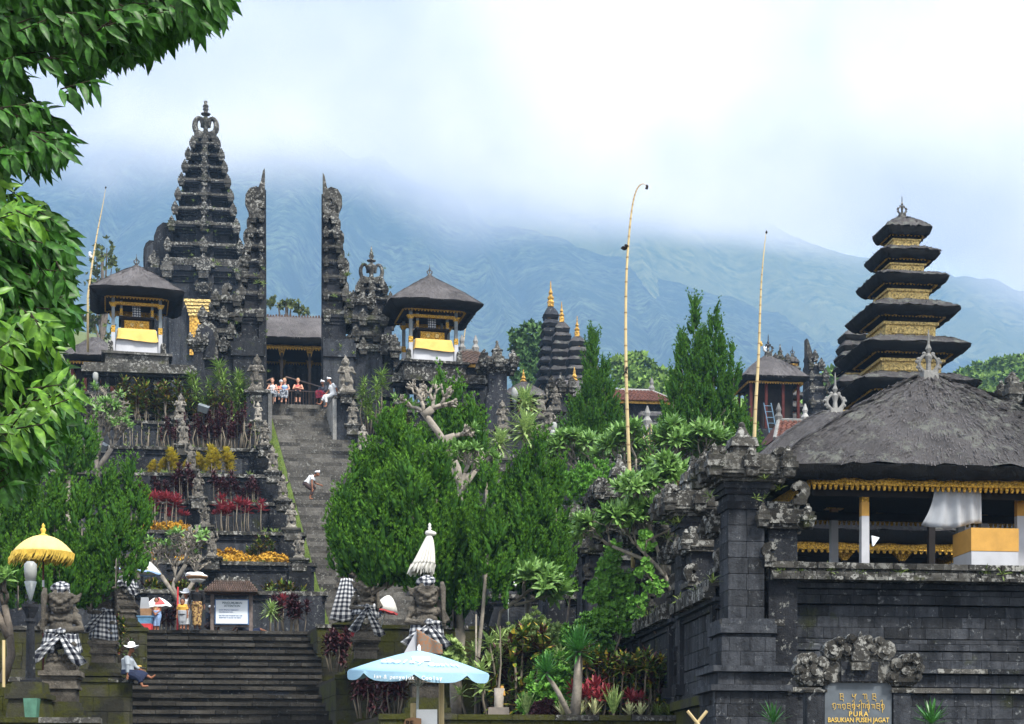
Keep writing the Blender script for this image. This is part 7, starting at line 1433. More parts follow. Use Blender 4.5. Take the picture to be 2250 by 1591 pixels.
def sash(T, p0, p1, w0, w1, chk=.17, bulge=.1, name='cloth_tail'):
    p0, p1 = Vector(p0), Vector(p1)
    def f(u, v): q = p0.lerp(p1, v); w = w0 + (w1 - w0) * v; return (q.x + (u - .5) * w, q.y - bulge * math.sin(math.pi * v) - .02 * math.sin(u * 14), q.z - .10 * abs(u - .5) * (1 - v) - (.12 * (1 - abs(2 * u - 1)) if v > .9 else 0))
    return cloth_grid(name, f, 12, 14, T, ((w0 + w1) / 2 / chk, (p1 - p0).length / chk))
def knot(T, p, r, name='cloth_knot'):
    def f(u, v): a, t = u * 6.283, v * math.pi; q = 1 + .25 * math.sin(a * 3 + v * 9); return (p[0] + r * 1.15 * q * math.cos(a) * math.sin(t), p[1] + r * q * math.sin(a) * math.sin(t), p[2] + r * .8 * q * math.cos(t))
    return cloth_grid(name, f, 20, 12, T, (2 * math.pi * r / .13, math.pi * r / .13))
def pedestal(T, zb, w, mat='mossy_stone'):
    """stepped pedestal from z=0 down to zb"""
    H = -zb; st = [(1.12, 0, .10), (1.02, .10, .16), (.92, .16, .30), (1.0, .30, .36), (.86, .36, .62), (1.0, .62, .70), (1.10, .70, .80), (1.3, .80, .90), (1.5, .90, 1.0)]
    for i, (e, a, c) in enumerate(st): b = B(); b.box(-w * e, w * e, -w * e * .95, w * e * .95, -H * c, -H * a); b.obj('pedestal_course', 'guardian_stone' if a < .6 else mat, T)
def great_guardian(label, px, base, D, k, side, zped, head_cloth=True, w=.46, tails=((-.30, -.62), (.36, -.45)), skirt_z=(1.02, .52), gap=.0, rot=0.0):
    p = P(px, base, D); T = thing('guardian_statue', label, 'statue', tuple(p), AF + rot, 'fanged guardians wrapped in chequered cloth'); T.scale = (k,) * 3
    share('figure', GM[side], T, (0, 0, 0)); pedestal(T, (zped - p.z) / k, w)
    skirt(T, skirt_z[0], skirt_z[1], .40, .50, front_gap=gap); cloth_grid('waist_band', lambda u, v: (.41 * math.cos(u * 6.283), .34 * math.sin(u * 6.283), skirt_z[0] + .03 - .12 * v), 40, 2, T, (14, 1)); knot(T, (.04, -.36, skirt_z[0] - .04), .10)
    for tx, tz in tails: sash(T, (.04, -.36, skirt_z[0] - .06), (tx, -.42, skirt_z[0] + tz), .16, .40)
    if head_cloth: knot(T, (0, -.02, 2.10), .19, 'head_cloth')
    return T
great_guardian('big fanged guardian with tall club left of the stair, lamp and yellow umbrella beside it', 135, 1476, 44, 1.0, -1, Z(1575, 41.5), tails=((-.62, -.75), (.50, -.80)), gap=.25)
great_guardian('fanged guardian in a long chequered skirt behind the seated vendor', 228, 1410, 50, .80, 1, Z(1488, 50), False, tails=((-.55, -.75),), skirt_z=(1.12, .05), gap=0)
great_guardian('guardian beneath the juniper with chequered sash and pastel beach umbrella behind', 276, 1330, 56.5, .80, 1, Z(1376, 56), False, tails=((.40, -.70), (-.2, -.35)), skirt_z=(1.15, .72), gap=0)
great_guardian('big fanged guardian with raised club and white folded umbrella behind it', 937, 1458, 44, .98, 1, Z(1572, 41.5), tails=((-.5, -.55), (.44, -.60)), skirt_z=(1.06, .40))
great_guardian('guardian with bare knees and dark chequered sash right of the stair', 803, 1402, 50, .82, 1, Z(1484, 51), False, tails=((-.42, -.85), (.50, -1.0)), skirt_z=(1.10, .75))
G6 = great_guardian('guardian whose whole front is covered by a wide chequered cloth, under the juniper fringe', 768, 1352, 56, .82, 1, Z(1376, 56), False, tails=((.35, -.5),), skirt_z=(1.1, .5))
sash(G6, (-.12, -.5, 1.42), (-.30, -.5, -.22), .45, 1.0, bulge=.15, name='wide_chequered_drape'); sash(G6, (-.1, -.4, 1.44), (.36, -.36, 1.1), .3, .25)
# patterned and white cloth on the front right guardian
T = thing('offering_cloth', 'plaid cloth with white lining slung before the front right guardian', 'cloth', tuple(P(925, 1440, 42.6)), AF); b = B()
cloth_grid('plaid_side', lambda u, v: (-.12 + .62 * u + .02 * v, -.2 - .05 * math.sin(u * 9), .58 - .62 * v * (1) - .38 * u * (1 - v) + .05), 14, 10, T, (3, 3), 'plaid'); cloth_grid('white_side', lambda u, v: (-.12 - .36 * u * v, -.16 + .05 * u, .60 - .66 * v), 8, 10, T, (3, 3), 'white_cloth')

# ------------------------------------------------------------------ umbrellas
def canopy(T, R_, H, z, mat, n=8, seg=6, valance=.0, vmat=None, curve=1.6, wave=0.0, alt=None, thick=.01, scallop=.0, name='canopy', sub=4, sg_=.05):
    V = []; Fc = []; m = n * sub
    for j in range(seg + 1):
        t = j / seg
        for i in range(m):
            a = 2 * math.pi * i / m; f = (i % sub) / sub; sag = 1 - sg_ * math.sin(math.pi * f) * t; V.append((R_ * t * sag * math.cos(a), R_ * t * sag * math.sin(a), z + H * (1 - t ** curve) - sg_ * .4 * R_ * math.sin(math.pi * f) * t))
    for j in range(seg):
        for i in range(m): i2 = (i + 1) % m; Fc.append((j * m + i, (j + 1) * m + i, (j + 1) * m + i2, j * m + i2))
    o = mesh(name, V, Fc, mat, T, True)
    if alt: o.data.materials.append(MATS[alt]); [setattr(p_, 'material_index', ((k % m) // sub) % 2) for k, p_ in enumerate(o.data.polygons)]
    md = o.modifiers.new('thickness', 'SOLIDIFY'); md.thickness = thick
    if valance:
        V = []; Fc = []
        for j in range(3):
            for i in range(m): a = 2 * math.pi * i / m; f = (i % sub) / sub; sag = 1 - sg_ * math.sin(math.pi * f) + .01 * j; V.append((R_ * sag * math.cos(a), R_ * sag * math.sin(a), z - sg_ * .4 * R_ * math.sin(math.pi * f) - valance * j / 2 * (1 - scallop * (1 - math.sin(math.pi * f)) ** 2) - wave * j * math.sin(i * 1.9)))
        for j in range(2):
            for i in range(m): i2 = (i + 1) % m; Fc.append((j * m + i, (j + 1) * m + i, (j + 1) * m + i2, j * m + i2))
        v = mesh('valance', V, Fc, vmat or mat, T, False); md = v.modifiers.new('thickness', 'SOLIDIFY'); md.thickness = .008
    return o
def ribs(T, R_, H, z, n, mat='umbrella_pole'):
    for k in range(n): a = 2 * math.pi * k / n; b = B(); b.tube([(.03 * math.cos(a), .03 * math.sin(a), z + H - .06), (R_ * .97 * math.cos(a), R_ * .97 * math.sin(a), z - .01)], .01, 4); b.obj('rib', mat, T)
def pole(T, z0, z1, mat, r=.02, x=0, y=0): b = B(); b.tube([(x, y, z0), (x, y, z1)], r, 7); b.obj('pole', mat, T, True)
# yellow ceremonial umbrella
D = 45.2; p = P(95, 1478, D); T = thing('ceremonial_umbrella', 'yellow ceremonial umbrella with long fringe above the left guardian', 'umbrella', tuple(p)); zz = lambda r: (1478 - r) / ppm(D)
pole(T, -.9, zz(1190), 'red_wood', .026); b = B(); b.tube([(0, 0, zz(1290)), (0, 0, zz(1275))], .03, 7); b.obj('pole_ring', 'white_cloth', T)
canopy(T, .80, .48, zz(1217), 'umbrella_yellow', 16, 8, 0, curve=2.2); b = B(); b.lathe([(.14, 0), (.11, .04), (.05, .06), (.05, .10), (.075, .15), (.07, .19), (.03, .23), (.045, .27), (.01, .34)], n=9, z=zz(1217) + .46); b.obj('finial', 'fringe_yellow', T, True)
fr = B()
for k in range(150): a = 2 * math.pi * k / 150; x, y = .79 * math.cos(a), .79 * math.sin(a); l = random.uniform(.13, .30); fr.tube([(x, y, zz(1217) + .02), (x - .04, y, zz(1217) - l * .6), (x - .10, y, zz(1217) - l)], [.014, .018, .006], 4)
q = fr.obj('fringe', 'fringe_yellow', T); q['kind'] = 'stuff'; ribs(T, .78, .4, zz(1217), 8, 'red_wood')
# folded white umbrella
D = 44.9; p = P(944, 1420, D); T = thing('folded_umbrella', 'closed ivory ceremonial umbrella with pleats and tassels behind the right guardian', 'umbrella', tuple(p)); zz = lambda r: (1420 - r) / ppm(D)
pole(T, -1.3, zz(1170), 'grey_wood', .024)
NP = 40
def fold(u, v):
    t = v; r = (.03 + .27 * t ** .8) * (1 if t < .93 else 1.03); a = u * 6.283; r *= 1 + .14 * math.cos(a * 18); r *= .86; return (r * math.cos(a) - .16 * t ** 1.4, r * math.sin(a), zz(1172) - (zz(1172) - zz(1240)) * t)
cloth_grid('pleated_canopy', fold, 180, 12, T, (1, 1), 'ivory_cloth'); fr = B()
for k in range(46): a = 2 * math.pi * k / 46; q = Vector(fold(k / 46, 1)); l = random.uniform(.14, .30); fr.tube([tuple(q), (q.x - .05, q.y, q.z - l * .5), (q.x - .08 + .04 * math.cos(a), q.y, q.z - l)], [.03, .035, .012], 5)
q = fr.obj('tassels', 'ivory_cloth', T); q['kind'] = 'stuff'; b = B(); b.lathe([(.09, -.06), (.13, 0), (.10, .06), (.03, .08), (.05, .14), (.03, .18), (.045, .22), (.01, .27)], n=9, z=zz(1172)); b.ell((.09, -.03, zz(1172) - .01), (.09, .07, .06), 7, 5); b.obj('finial', 'ivory_cloth', T, True)
# blue market umbrella
D = 27.5; p = P(912, 1750, D); p.z = -.45; T = thing('market_umbrella', 'wide pale blue market umbrella with white lettering at the bottom of the picture', 'umbrella', (p.x, p.y, p.z)); T.rotation_euler = (math.radians(4.5), math.radians(1.5), 0)
s = D / F; zz = lambda r: (HOR - r) * s + .45; R0 = 1.10; ze = zz(1476); H0 = .33
pole(T, 0, ze + H0, 'umbrella_pole', .022); cp = canopy(T, R0, H0, ze, 'umbrella_blue', 8, 6, .15, 'umbrella_blue', 1.25, .0, None, .004, .75, sub=8, sg_=.015); 
cin = canopy(T, R0 * .985, H0 - .02, ze - .012, 'umbrella_grey', 8, 6, 0, curve=1.25, name='lining', sub=8, sg_=.015)
b = B(); b.lathe([(.03, 0), (.028, .05), (.012, .09)], n=7, z=ze + H0); b.obj('tip', 'umbrella_white', T); ribs(T, R0, H0 - .02, ze - .03, 8)
for k in range(8): a = math.radians(22.5 + 45 * k); b = B(); b.tube([(0, 0, ze - .25), (R0 * .5 * math.cos(a), R0 * .5 * math.sin(a), ze + .16)], .008, 4); b.obj('strut', 'umbrella_pole', T)
def on_canopy(x, t_row):   # point on the canopy front
    pass
def arc_text(s_, size, a0, rfrac, dz, mat='umbrella_white', sp=1.0):
    """letters laid one by one on the canopy or valance"""
    n = len(s_); step = size * .62 * sp / (R0 * rfrac)
    for i, ch in enumerate(s_):
        if ch == ' ': continue
        a = a0 + (i - (n - 1) / 2) * step; x, y = R0 * rfrac * math.cos(a), R0 * rfrac * math.sin(a)
        if dz is None: z = ze + H0 * (1 - rfrac ** 1.25) + .022; tilt = math.atan2(H0 * 1.25 * rfrac ** .25, R0); rot = (math.radians(90) - (math.pi / 2 - tilt), 0, a + math.pi / 2)
        else: z = ze - dz; rot = (math.pi / 2, 0, a + math.pi / 2); x *= 1.025; y *= 1.025
        text(ch, size, T, (x, y, z), mat, rot, ext=.006)
arc_text('Coolay', .21, math.radians(-108), .72, None); arc_text('Coolay', .15, math.radians(-58), .80, None); arc_text('ian & penyejuk', .085, math.radians(-107), 1.0, .115, sp=.9); arc_text('Coolay', .085, math.radians(-76), 1.0, .115)
b = B(); b.tbox(0, 0, 0, .01, .14, .10, .13, .09); o = b.obj('white_patch', 'umbrella_white', T); a = math.radians(-83); o.location = (R0 * .5 * math.cos(a), R0 * .5 * math.sin(a), ze + H0 * (1 - .5 ** 1.25) + .008); o.rotation_euler = (math.atan2(H0 * 1.25 * .5 ** .25, R0), 0, a + math.pi / 2)
# bamboo posts, cardboard and white board under it
for i, (px, top, D) in enumerate(((908, 1545, 27.2), (970, 1500, 28.2))):
    q = P(px, top, D); b = B(); b.tube([(0, 0, 0), (0, 0, q.z + .45)], .045, 8); b.tube([(0, 0, (q.z + .45) * .62), (0, 0, (q.z + .45) * .62 + .03)], .05, 8); o = b.obj('bamboo_post', 'bamboo'); o.location = (q.x, q.y, -.45); tag(o, ['orange bamboo post hugging the blue umbrella pole', 'thicker bamboo post right of the blue umbrella pole'][i], 'post', 'bamboo posts under the blue umbrella')
q = P(938, 1559, 27); b = B(); b.box(-.16, .16, -.02, .02, 0, q.z + .45); o = b.obj('white_board', 'umbrella_white'); o.location = (q.x, q.y, -.45); tag(o, 'plain white board standing between the two bamboo posts', 'board')
q = P(903, 1576, 26.9); T = thing('cardboard_sign', 'brown cardboard with black letters at the bottom edge left of the white board', 'sign', (q.x, q.y, -.45)); b = B(); hh = q.z + .45; b.prism([(-.12, 0), (.16, 0), (.16, hh - .02), (.02, hh), (-.09, hh - .03), (-.12, hh - .12)], 0, .01); b.obj('card', 'cardboard', T); text('RE', .11, T, (-.02, -.01, hh - .13), 'shirt_black')
# crossed bamboo at lower right
q = P(1532, 1591, 33); T = thing('crossed_bamboo', 'two short bamboo sticks crossed in an X at the wall corner', 'bamboo', (q.x, q.y, q.z - .35))
for sx in (-1, 1): b = B(); b.tube([(-sx * .3, sx * .02, 0), (sx * .19, sx * .02, .60)], .032, 7); b.obj('stick', 'bamboo', T)
# beach umbrellas near the vendors
def beach(label, px, row_eave, D, wpx, Hpx, mat, alt, tilt, base_row, trim=None, n=8):
    s = D / F; q = P(px, base_row, D); T = thing('parasol', label, 'umbrella', tuple(q), 0, 'vendors\' parasols'); R_ = wpx * s / 2; z = (base_row - row_eave) * s
    pole(T, 0, z + Hpx * s, 'umbrella_pole', .016); e = bpy.data.objects.new('top', None); canopy(T, R_, Hpx * s, z, mat, n, 5, .06, trim or alt, 1.8, .004, alt, .006, .3); T.rotation_euler = tilt
    bpy.data.objects.remove(e); return T
beach('pastel blue, white and yellow beach umbrella behind the juniper', 290, 1255, 58, 108, 34, 'pastel_yellow', 'umbrella_white', (0, math.radians(4), 0), 1385, 'pastel_blue')
beach('small red and white umbrella above the little vendors', 352, 1332, 60.5, 60, 20, 'umbrella_red', 'umbrella_white', (0, math.radians(-6), 0), 1385)
beach('worn white parasol with red trim leaning behind the dark guardian', 838, 1340, 57, 56, 34, 'ivory_cloth', None, (0, math.radians(14), 0), 1378, 'umbrella_red')
beach('white umbrella top glimpsed through the big juniper', 820, 1258, 60, 70, 18, 'umbrella_white', None, (0, 0, 0), 1378, 'umbrella_white')
beach('blue and white umbrella far behind the juniper trunks', 1117, 1285, 62, 40, 18, 'pastel_blue', 'umbrella_white', (0, 0, 0), 1390)

# ------------------------------------------------------------------ people
def person(label, loc, rot, J, skin='skin', top='shirt_white', bottom='navy_cloth', hair='black_hair', sleeve=.55, skirt_=None, head_wear=None, scale=1.0, grp=None, vox=.014, legs_cover=.8, fat=1.0, hair_long=False):
    """J: joints in metres, local frame; x to the side the sketch is drawn, z up"""
    T = thing('person', label, 'person', tuple(loc), rot, grp); T.scale = (scale,) * 3; V_ = {k: Vector(v) for k, v in J.items()}; b = B(); f = fat
    hd = V_['head']; ch = V_['chest']; pe = V_['pelvis']; nk = ch.lerp(hd, .45); fw_ = V_.get('face', Vector((0, -1, 0))).normalized(); sd = fw_.cross(Vector((0, 0, 1))).normalized()
    b.tube([tuple(pe), tuple(pe.lerp(ch, .5)), tuple(ch), tuple(ch.lerp(nk, .5))], [.135 * f, .125 * f, .14 * f, .08], 10); b.tube([tuple(ch), tuple(nk), tuple(hd)], [.06, .05, .05], 8)
    b.ell(hd, (.082, .092, .112), 12, 9); b.ell(hd + fw_ * .085 + Vector((0, 0, -.01)), (.016, .016, .02), 6, 5); b.ell(hd + fw_ * .05 + Vector((0, 0, -.07)), (.045, .045, .035), 8, 6)
    for s_ in (-1, 1): b.ell(hd + sd * s_ * .082, (.016, .02, .03), 6, 5)
    for s_, k in ((-1, 'l'), (1, 'r')):
        sh, el, wr = V_['sh' + k], V_['el' + k], V_['wr' + k]; b.tube([tuple(sh), tuple(sh.lerp(el, .5)), tuple(el), tuple(el.lerp(wr, .4)), tuple(wr)], [.052 * f, .045 * f, .038, .038, .026], 8)
        d = (wr - el).normalized(); b.ell(wr + d * .04, (.032, .02, .045), 7, 5); sdh = d.cross(Vector((0, 1, .2))).normalized()
        for q in range(4): o_ = wr + d * .06 + sdh * (.012 * (q - 1.5) * 1.5); b.tube([tuple(o_), tuple(o_ + d * .05 + Vector((0, 0, -.008))), tuple(o_ + d * (.078 + .008 * (q in (1, 2))) + Vector((0, 0, -.02)))], [.0085, .008, .006], 5)
        o_ = wr + d * .025; b.tube([tuple(o_), tuple(o_ + sdh * .035 + d * .02), tuple(o_ + sdh * .045 + d * .045)], [.011, .01, .007], 5)
        hp, kn, an, to = V_['hp' + k], V_['kn' + k], V_['an' + k], V_['to' + k]; b.tube([tuple(hp), tuple(hp.lerp(kn, .5)), tuple(kn), tuple(kn.lerp(an, .35)), tuple(an)], [.088 * f, .078 * f, .052, .055, .036], 8)
        b.tube([tuple(an + Vector((0, 0, -.02))), tuple(an.lerp(to, .5) + Vector((0, 0, -.02))), tuple(to)], [.036, .036, .024], 7)
    sculpt(b, vox * .85, 'body', skin, T)
    c = B(); c.tube([tuple(pe + Vector((0, 0, .0))), tuple(pe.lerp(ch, .5)), tuple(ch), tuple(ch.lerp(nk, .62))], [.162 * f, .145 * f, .165 * f, .085], 10)
    if sleeve:
        for k in 'lr':
            sh, el, wr = V_['sh' + k], V_['el' + k], V_['wr' + k]; e = el if sleeve >= 1 else sh.lerp(el, sleeve); c.tube([tuple(ch.lerp(sh, .6)), tuple(sh), tuple(e)], [.085, .072 * f, .062 * f], 8)
            if sleeve > 1: c.tube([tuple(el), tuple(el.lerp(wr, .85))], [.056, .044], 8)
    sculpt(c, vox, 'shirt', top, T)
    if bottom:
        g_ = B(); g_.tube([tuple(pe + Vector((0, 0, .10))), tuple(pe + Vector((0, 0, -.04)))], [.16 * f, .165 * f], 10)
        for k in 'lr':
            hp, kn, an = V_['hp' + k], V_['kn' + k], V_['an' + k]; g_.tube([tuple(hp), tuple(hp.lerp(kn, .5)), tuple(kn)], [.115 * f, .105 * f, .082], 8)
            if legs_cover > .5: g_.tube([tuple(kn), tuple(kn.lerp(an, (legs_cover - .5) * 2))], [.082, .07], 8)
        if skirt_:                       # cloth between the legs: wrapped sarong
            for t in (0, .25, .5, .75, 1): a_ = V_['hpl'].lerp(V_['hpr'], t); k_ = V_['knl'].lerp(V_['knr'], t); n_ = V_['anl'].lerp(V_['anr'], t); g_.tube([tuple(a_), tuple(k_), tuple(k_.lerp(n_, skirt_))], [.11 * f, .095, .085], 7)
        sculpt(g_, vox, 'sarong' if skirt_ else 'trousers', bottom, T)
    if hair:
        h = B(); h.ell(hd - fw_ * .022 + Vector((0, 0, .025)), (.092, .098, .108), 10, 8)
        if hair_long: h.tube([tuple(hd - fw_ * .06), tuple(hd - fw_ * .08 + Vector((0, 0, -.2)))], [.07, .04], 7)
        cut = [v for v in h.v]; h.v = [v if (Vector(v) - hd).dot(fw_) < .055 or v[2] > hd.z + .06 else tuple(Vector(v) - fw_ * .05) for v in cut]; h.obj('hair', hair, T, True)
    e = B()
    for s_ in (-1, 1): e.ell(hd + fw_ * .078 + sd * s_ * .032 + Vector((0, 0, .012)), (.011, .011, .007), 6, 4)
    e.obj('eyes', 'black_hair', T)['kind'] = 'stuff'
    if head_wear == 'hat':
        o = cloth_grid('hat_brim', lambda u, v: (hd.x + (.10 + .12 * v) * math.cos(u * 6.283), hd.y + (.10 + .12 * v) * math.sin(u * 6.283), hd.z + .07 + .045 * v * math.cos(u * 6.283 * 2) - .02 * v), 28, 4, T, (1, 1), 'hat_white'); h = B(); h.lathe([(.112, 0), (.112, .06), (.095, .12), (.05, .15)], hd.x, hd.y, 12, hd.z + .06); h.obj('hat_crown', 'hat_white', T, True)
    if head_wear == 'udeng': h = B(); h.lathe([(.095, -.02), (.112, .0), (.108, .05), (.085, .06)], hd.x, hd.y, 12, hd.z + .045); h.tbox(hd.x + fw_.x * .09, hd.y + fw_.y * .09, hd.z + .08, hd.z + .14, .03, .03, .012, .012); h.obj('head_cloth', 'hat_white', T, True)
    return T
def stand(h=1.6, lean=0.0, armd=.12, feet=.10):
    k = h / 1.6; return {a: tuple(x * k for x in v) for a, v in dict(pelvis=(0, 0, .86), chest=(lean, 0, 1.22), head=(lean * 1.3, -.02, 1.50), shl=(-.16 + lean, 0, 1.30), shr=(.16 + lean, 0, 1.30), ell=(-.16 - armd, 0, 1.04), elr=(.16 + armd, 0, 1.04), wrl=(-.18 - armd, -.06, .82), wrr=(.18 + armd, -.06, .82), hpl=(-.09, 0, .82), hpr=(.09, 0, .82), knl=(-feet, -.02, .45), knr=(feet, -.02, .45), anl=(-feet, 0, .08), anr=(feet, 0, .08), tol=(-feet - .02, -.15, .03), tor=(feet + .02, -.15, .03)).items()}
def seat_front(h=1.0, gap=.14, arms='knee', kz_=.10, fz=-.36):      # sitting on a step, facing the camera
    J = dict(pelvis=(0, 0, .10), chest=(0, -.08, .46), head=(0, -.14, .74), shl=(-.15, -.06, .54), shr=(.15, -.06, .54), ell=(-.24, -.2, .32), elr=(.24, -.2, .32), hpl=(-.09, 0, .08), hpr=(.09, 0, .08), knl=(-gap, -.42, kz_ + .02), knr=(gap, -.42, kz_), anl=(-gap * .8, -.36, fz + .06), anr=(gap * .8, -.38, fz + .06), tol=(-gap, -.50, fz + .02), tor=(gap, -.52, fz + .02))
    J['wrl'], J['wrr'] = ((.02, -.38, .22), (-.02, -.40, .20)) if arms == 'knee' else ((.05, -.28, .40), (-.05, -.30, .36)); return J
# seated vendor with the white hat, in profile to the right
q = P(279, 1487, 48.6)
person('vendor in white sun hat and grey shirt sitting sideways on the mossy wall', q, 0, dict(face=(1, -.15, -.1), pelvis=(.02, 0, .10), chest=(.02, 0, .48), head=(.13, -.02, .80), shl=(.04, .15, .56), shr=(.03, -.15, .56), ell=(.18, .22, .32), elr=(.07, -.2, .32), wrl=(.34, .16, .22), wrr=(.06, -.2, .06), hpl=(.06, .08, .08), hpr=(.06, -.08, .08), knl=(.42, .10, .10), knr=(.38, -.10, -.06), anl=(.66, .08, -.02), anr=(.46, -.12, -.26), tol=(.80, .08, .06), tor=(.64, -.12, -.27)), top='shirt_grey', bottom='navy_cloth', sleeve=1.2, skirt_=.55, head_wear='hat', fat=1.18, scale=.98, vox=.014)
T = thing('tray_of_goods', 'metal tray of yellow snacks on a brown box beside the hatted vendor', 'tray', tuple(P(306, 1484, 49.6))); b = B(); b.box(-.14, .16, -.15, .15, -.02, .16); b.obj('box', 'cardboard', T); b = B(); b.lathe([(.12, 0), (.19, .05), (.20, .06)], n=14, z=.163); b.obj('tray', 'lamp_metal', T, True)
b = B(); [b.ell((random.uniform(-.1, .08), random.uniform(-.08, .08), .24 + random.random() * .03), (.035, .035, .02), 6, 4) for _ in range(16)]; b.obj('snacks', 'yellow_cloth', T)['kind'] = 'stuff'
# woman carrying a basket on her head, seen from behind
q = P(433, 1384, 59.7); q.z = 5.78
J = stand(1.58, 0, .08, .07); J['face'] = (.1, 1, 0); J['tol'] = (-.09, .13, .03); J['tor'] = (.09, .13, .03)
T = person('woman in black top and batik sarong carrying a loaded basket on her head', q, 0, J, 'dark_skin', 'shirt_black', 'batik', 'black_hair', 1.3, .9, None, fat=1.05, vox=.014); b = B(); b.tube([(0, 0, .93), (0, 0, .88)], [.165, .17], 10); b.obj('waist_sash', 'pink_print', T)
TB = thing('head_basket', 'round basin and rattan basket heaped with white cloth on the woman\'s head', 'basket', (q.x, q.y - .02, q.z + 1.60)); b = B(); b.lathe([(.16, 0), (.24, .06), (.30, .10)], n=16); b.obj('basin', 'umbrella_white', TB, True); b = B(); b.lathe([(.24, .10), (.36, .17), (.38, .21)], n=16); b.obj('basket', 'cardboard', TB, True)
b = B(); b.ell((-.06, 0, .24), (.36, .25, .09)); b.ell((-.18, -.1, .28), (.2, .15, .07)); b.ell((.05, -.05, .30), (.2, .15, .06)); b.ell((.25, 0, .22), (.12, .15, .05)); sculpt(b, .02, 'cloth_bundle', 'hat_white', TB)
J = stand(1.32, 0, .1, .08); q = P(409, 1385, 59.9); q.z = 5.76
person('girl in white dress and white sun hat standing left of the basket woman', q, 0, J, 'skin', 'shirt_white', 'shirt_white', 'black_hair', .9, .6, 'hat')
J = stand(1.0, 0, .1, .08); q = P(401, 1385, 59.5); q.z = 5.76
person('small child in mustard wrap with grey head cloth in front of the girl', q, 0, J, 'skin', 'yellow_shirt', 'grey_cloth', 'black_hair', .9, .2, None)
b = B(); b.tube([(0, 0, 0), (.01, 0, 1.5)], [.035, .03], 6); o = b.obj('red_pole', 'red_plastic'); o.location = P(390, 1385, 59.8); tag(o, 'upright red pole left of the mustard clad child', 'pole')
J = stand(1.12, 0, .05, .07); J['wrl'], J['wrr'] = (-.06, -.15, .62), (.06, -.15, .62); q = P(344, 1385, 60.2); q.z = 5.76
person('little child in pink printed shirt and blue trousers under the red umbrella', q, 0, J, 'skin', 'pink_print', 'pastel_blue', 'black_hair', .8, 0, None)
J = seat_front(1, .12, 'chest'); q = P(459, 1372, 61.9); q.z = 5.76 + .22
person('seated man in dark jacket half hidden by the notice board post', q, .9, seat_front(1, .10, 'knee', .3, -.18), 'skin', 'shirt_dark', 'brown_cloth', 'black_hair', 1.2, .3, 'udeng', fat=1.1)
J = dict(face=(.5, -1, 0), pelvis=(0, 0, .12), chest=(-.28, 0, .36), head=(-.5, 0, .54), shl=(-.3, .12, .44), shr=(-.34, -.14, .44), ell=(-.45, .2, .2), elr=(-.5, -.2, .2), wrl=(-.6, .1, .08), wrr=(-.6, -.1, .08), hpl=(.06, .08, .12), hpr=(.06, -.08, .12), knl=(.42, .06, .24), knr=(.45, -.08, .10), anl=(.80, .05, .08), anr=(.84, -.08, .05), tol=(.92, .05, .14), tor=(.96, -.08, .12))
q = P(546, 1384, 62.1); q.z = 5.76; person('person in blue shorts reclining behind the notice board with legs stretched right', q, 0, J, 'skin', 'shirt_dark', 'navy_cloth', 'black_hair', .6, 0, None, legs_cover=.5)
# climber
bC = 18.0; q = P(676, 1098, Yab(0, 0) + 14.2)
person('man in white shirt and white head cloth climbing bent over on the long stair', q, 0, dict(face=(1, -.2, -.1), pelvis=(-.06, .02, .66), chest=(.18, 0, .94), head=(.42, -.03, 1.12), shl=(.22, .14, 1.0), shr=(.22, -.15, 1.0), ell=(.30, .20, .74), elr=(.20, -.20, .70), wrl=(.52, .12, .66), wrr=(.22, -.2, .46), hpl=(-.04, .08, .62), hpr=(-.04, -.08, .62), knl=(.30, .10, .58), knr=(.24, -.12, .40), anl=(.10, .16, .28), anr=(.10, -.12, .05), tol=(.22, .16, .25), tor=(.24, -.14, .02)), 'skin', 'shirt_white', 'brown_cloth', 'black_hair', .6, 0, 'udeng', legs_cover=.8)
# tourists on the top steps
ZT = Z(889, 87)
for i, (px, hr, tp_, bt, g_) in enumerate(((600, 'brown_hair', 'shirt_white', 'grey_print', .22), (626, 'blond_hair', 'pastel_blue', 'grey_print', .12), (655, 'blond_hair', 'umbrella_red', 'shirt_black', .10))):
    q = P(px, 884, 86.6); q.z = Z(884, 86.6) + .28
    person(['dark haired tourist in white top seated leftmost on the top step', 'blond tourist in blue dress seated second on the top step', 'blond tourist hugging black covered knees on the top step'][i], q, .1 * (i - 1), seat_front(1, g_, 'knee' if i < 2 else 'chest', .16), 'pale_skin', tp_, bt, hr, 0, .3 if i != 1 else .7, None, hair_long=True, scale=1.05, grp='tourists seated on the top step')
q = P(619, 874, 87.6); q.z = Z(884, 86.6) + .45; person('person in white cap sitting behind the blond tourist', q, 0, seat_front(1, .1, 'knee', .1, -.2), 'pale_skin', 'pink_print', 'grey_print', 'brown_hair', .3, .3, 'udeng', grp='tourists seated on the top step')
q = P(712, 884, 86.8); q.z = Z(884, 86.6) + .26
person('man in red patterned sarong and white head cloth crouching on the top step', q, -.5, seat_front(1, .16, 'knee', .22), 'dark_skin', 'shirt_dark', 'red_sarong', 'black_hair', 1.2, .6, 'udeng')
q = P(733, 869, 85.2); q.z = Z(869, 85.0)
person('man in white clothes and turban perched on the pedestal edge', q, 0, dict(face=(-.9, -.5, -.1), pelvis=(0, 0, .08), chest=(-.08, 0, .48), head=(-.22, -.05, .80), shl=(-.16, .10, .58), shr=(-.02, -.14, .58), ell=(-.24, .1, .32), elr=(.16, -.16, .34), wrl=(-.34, .02, .18), wrr=(.22, -.12, .10), hpl=(-.08, .08, .06), hpr=(-.06, -.08, .06), knl=(-.46, .04, .0), knr=(-.36, -.14, -.08), anl=(-.62, 0, -.36), anr=(-.34, -.16, -.50), tol=(-.78, -.06, -.38), tor=(-.46, -.24, -.54)), 'skin', 'shirt_white', 'shirt_white', 'black_hair', .8, .35, 'udeng')
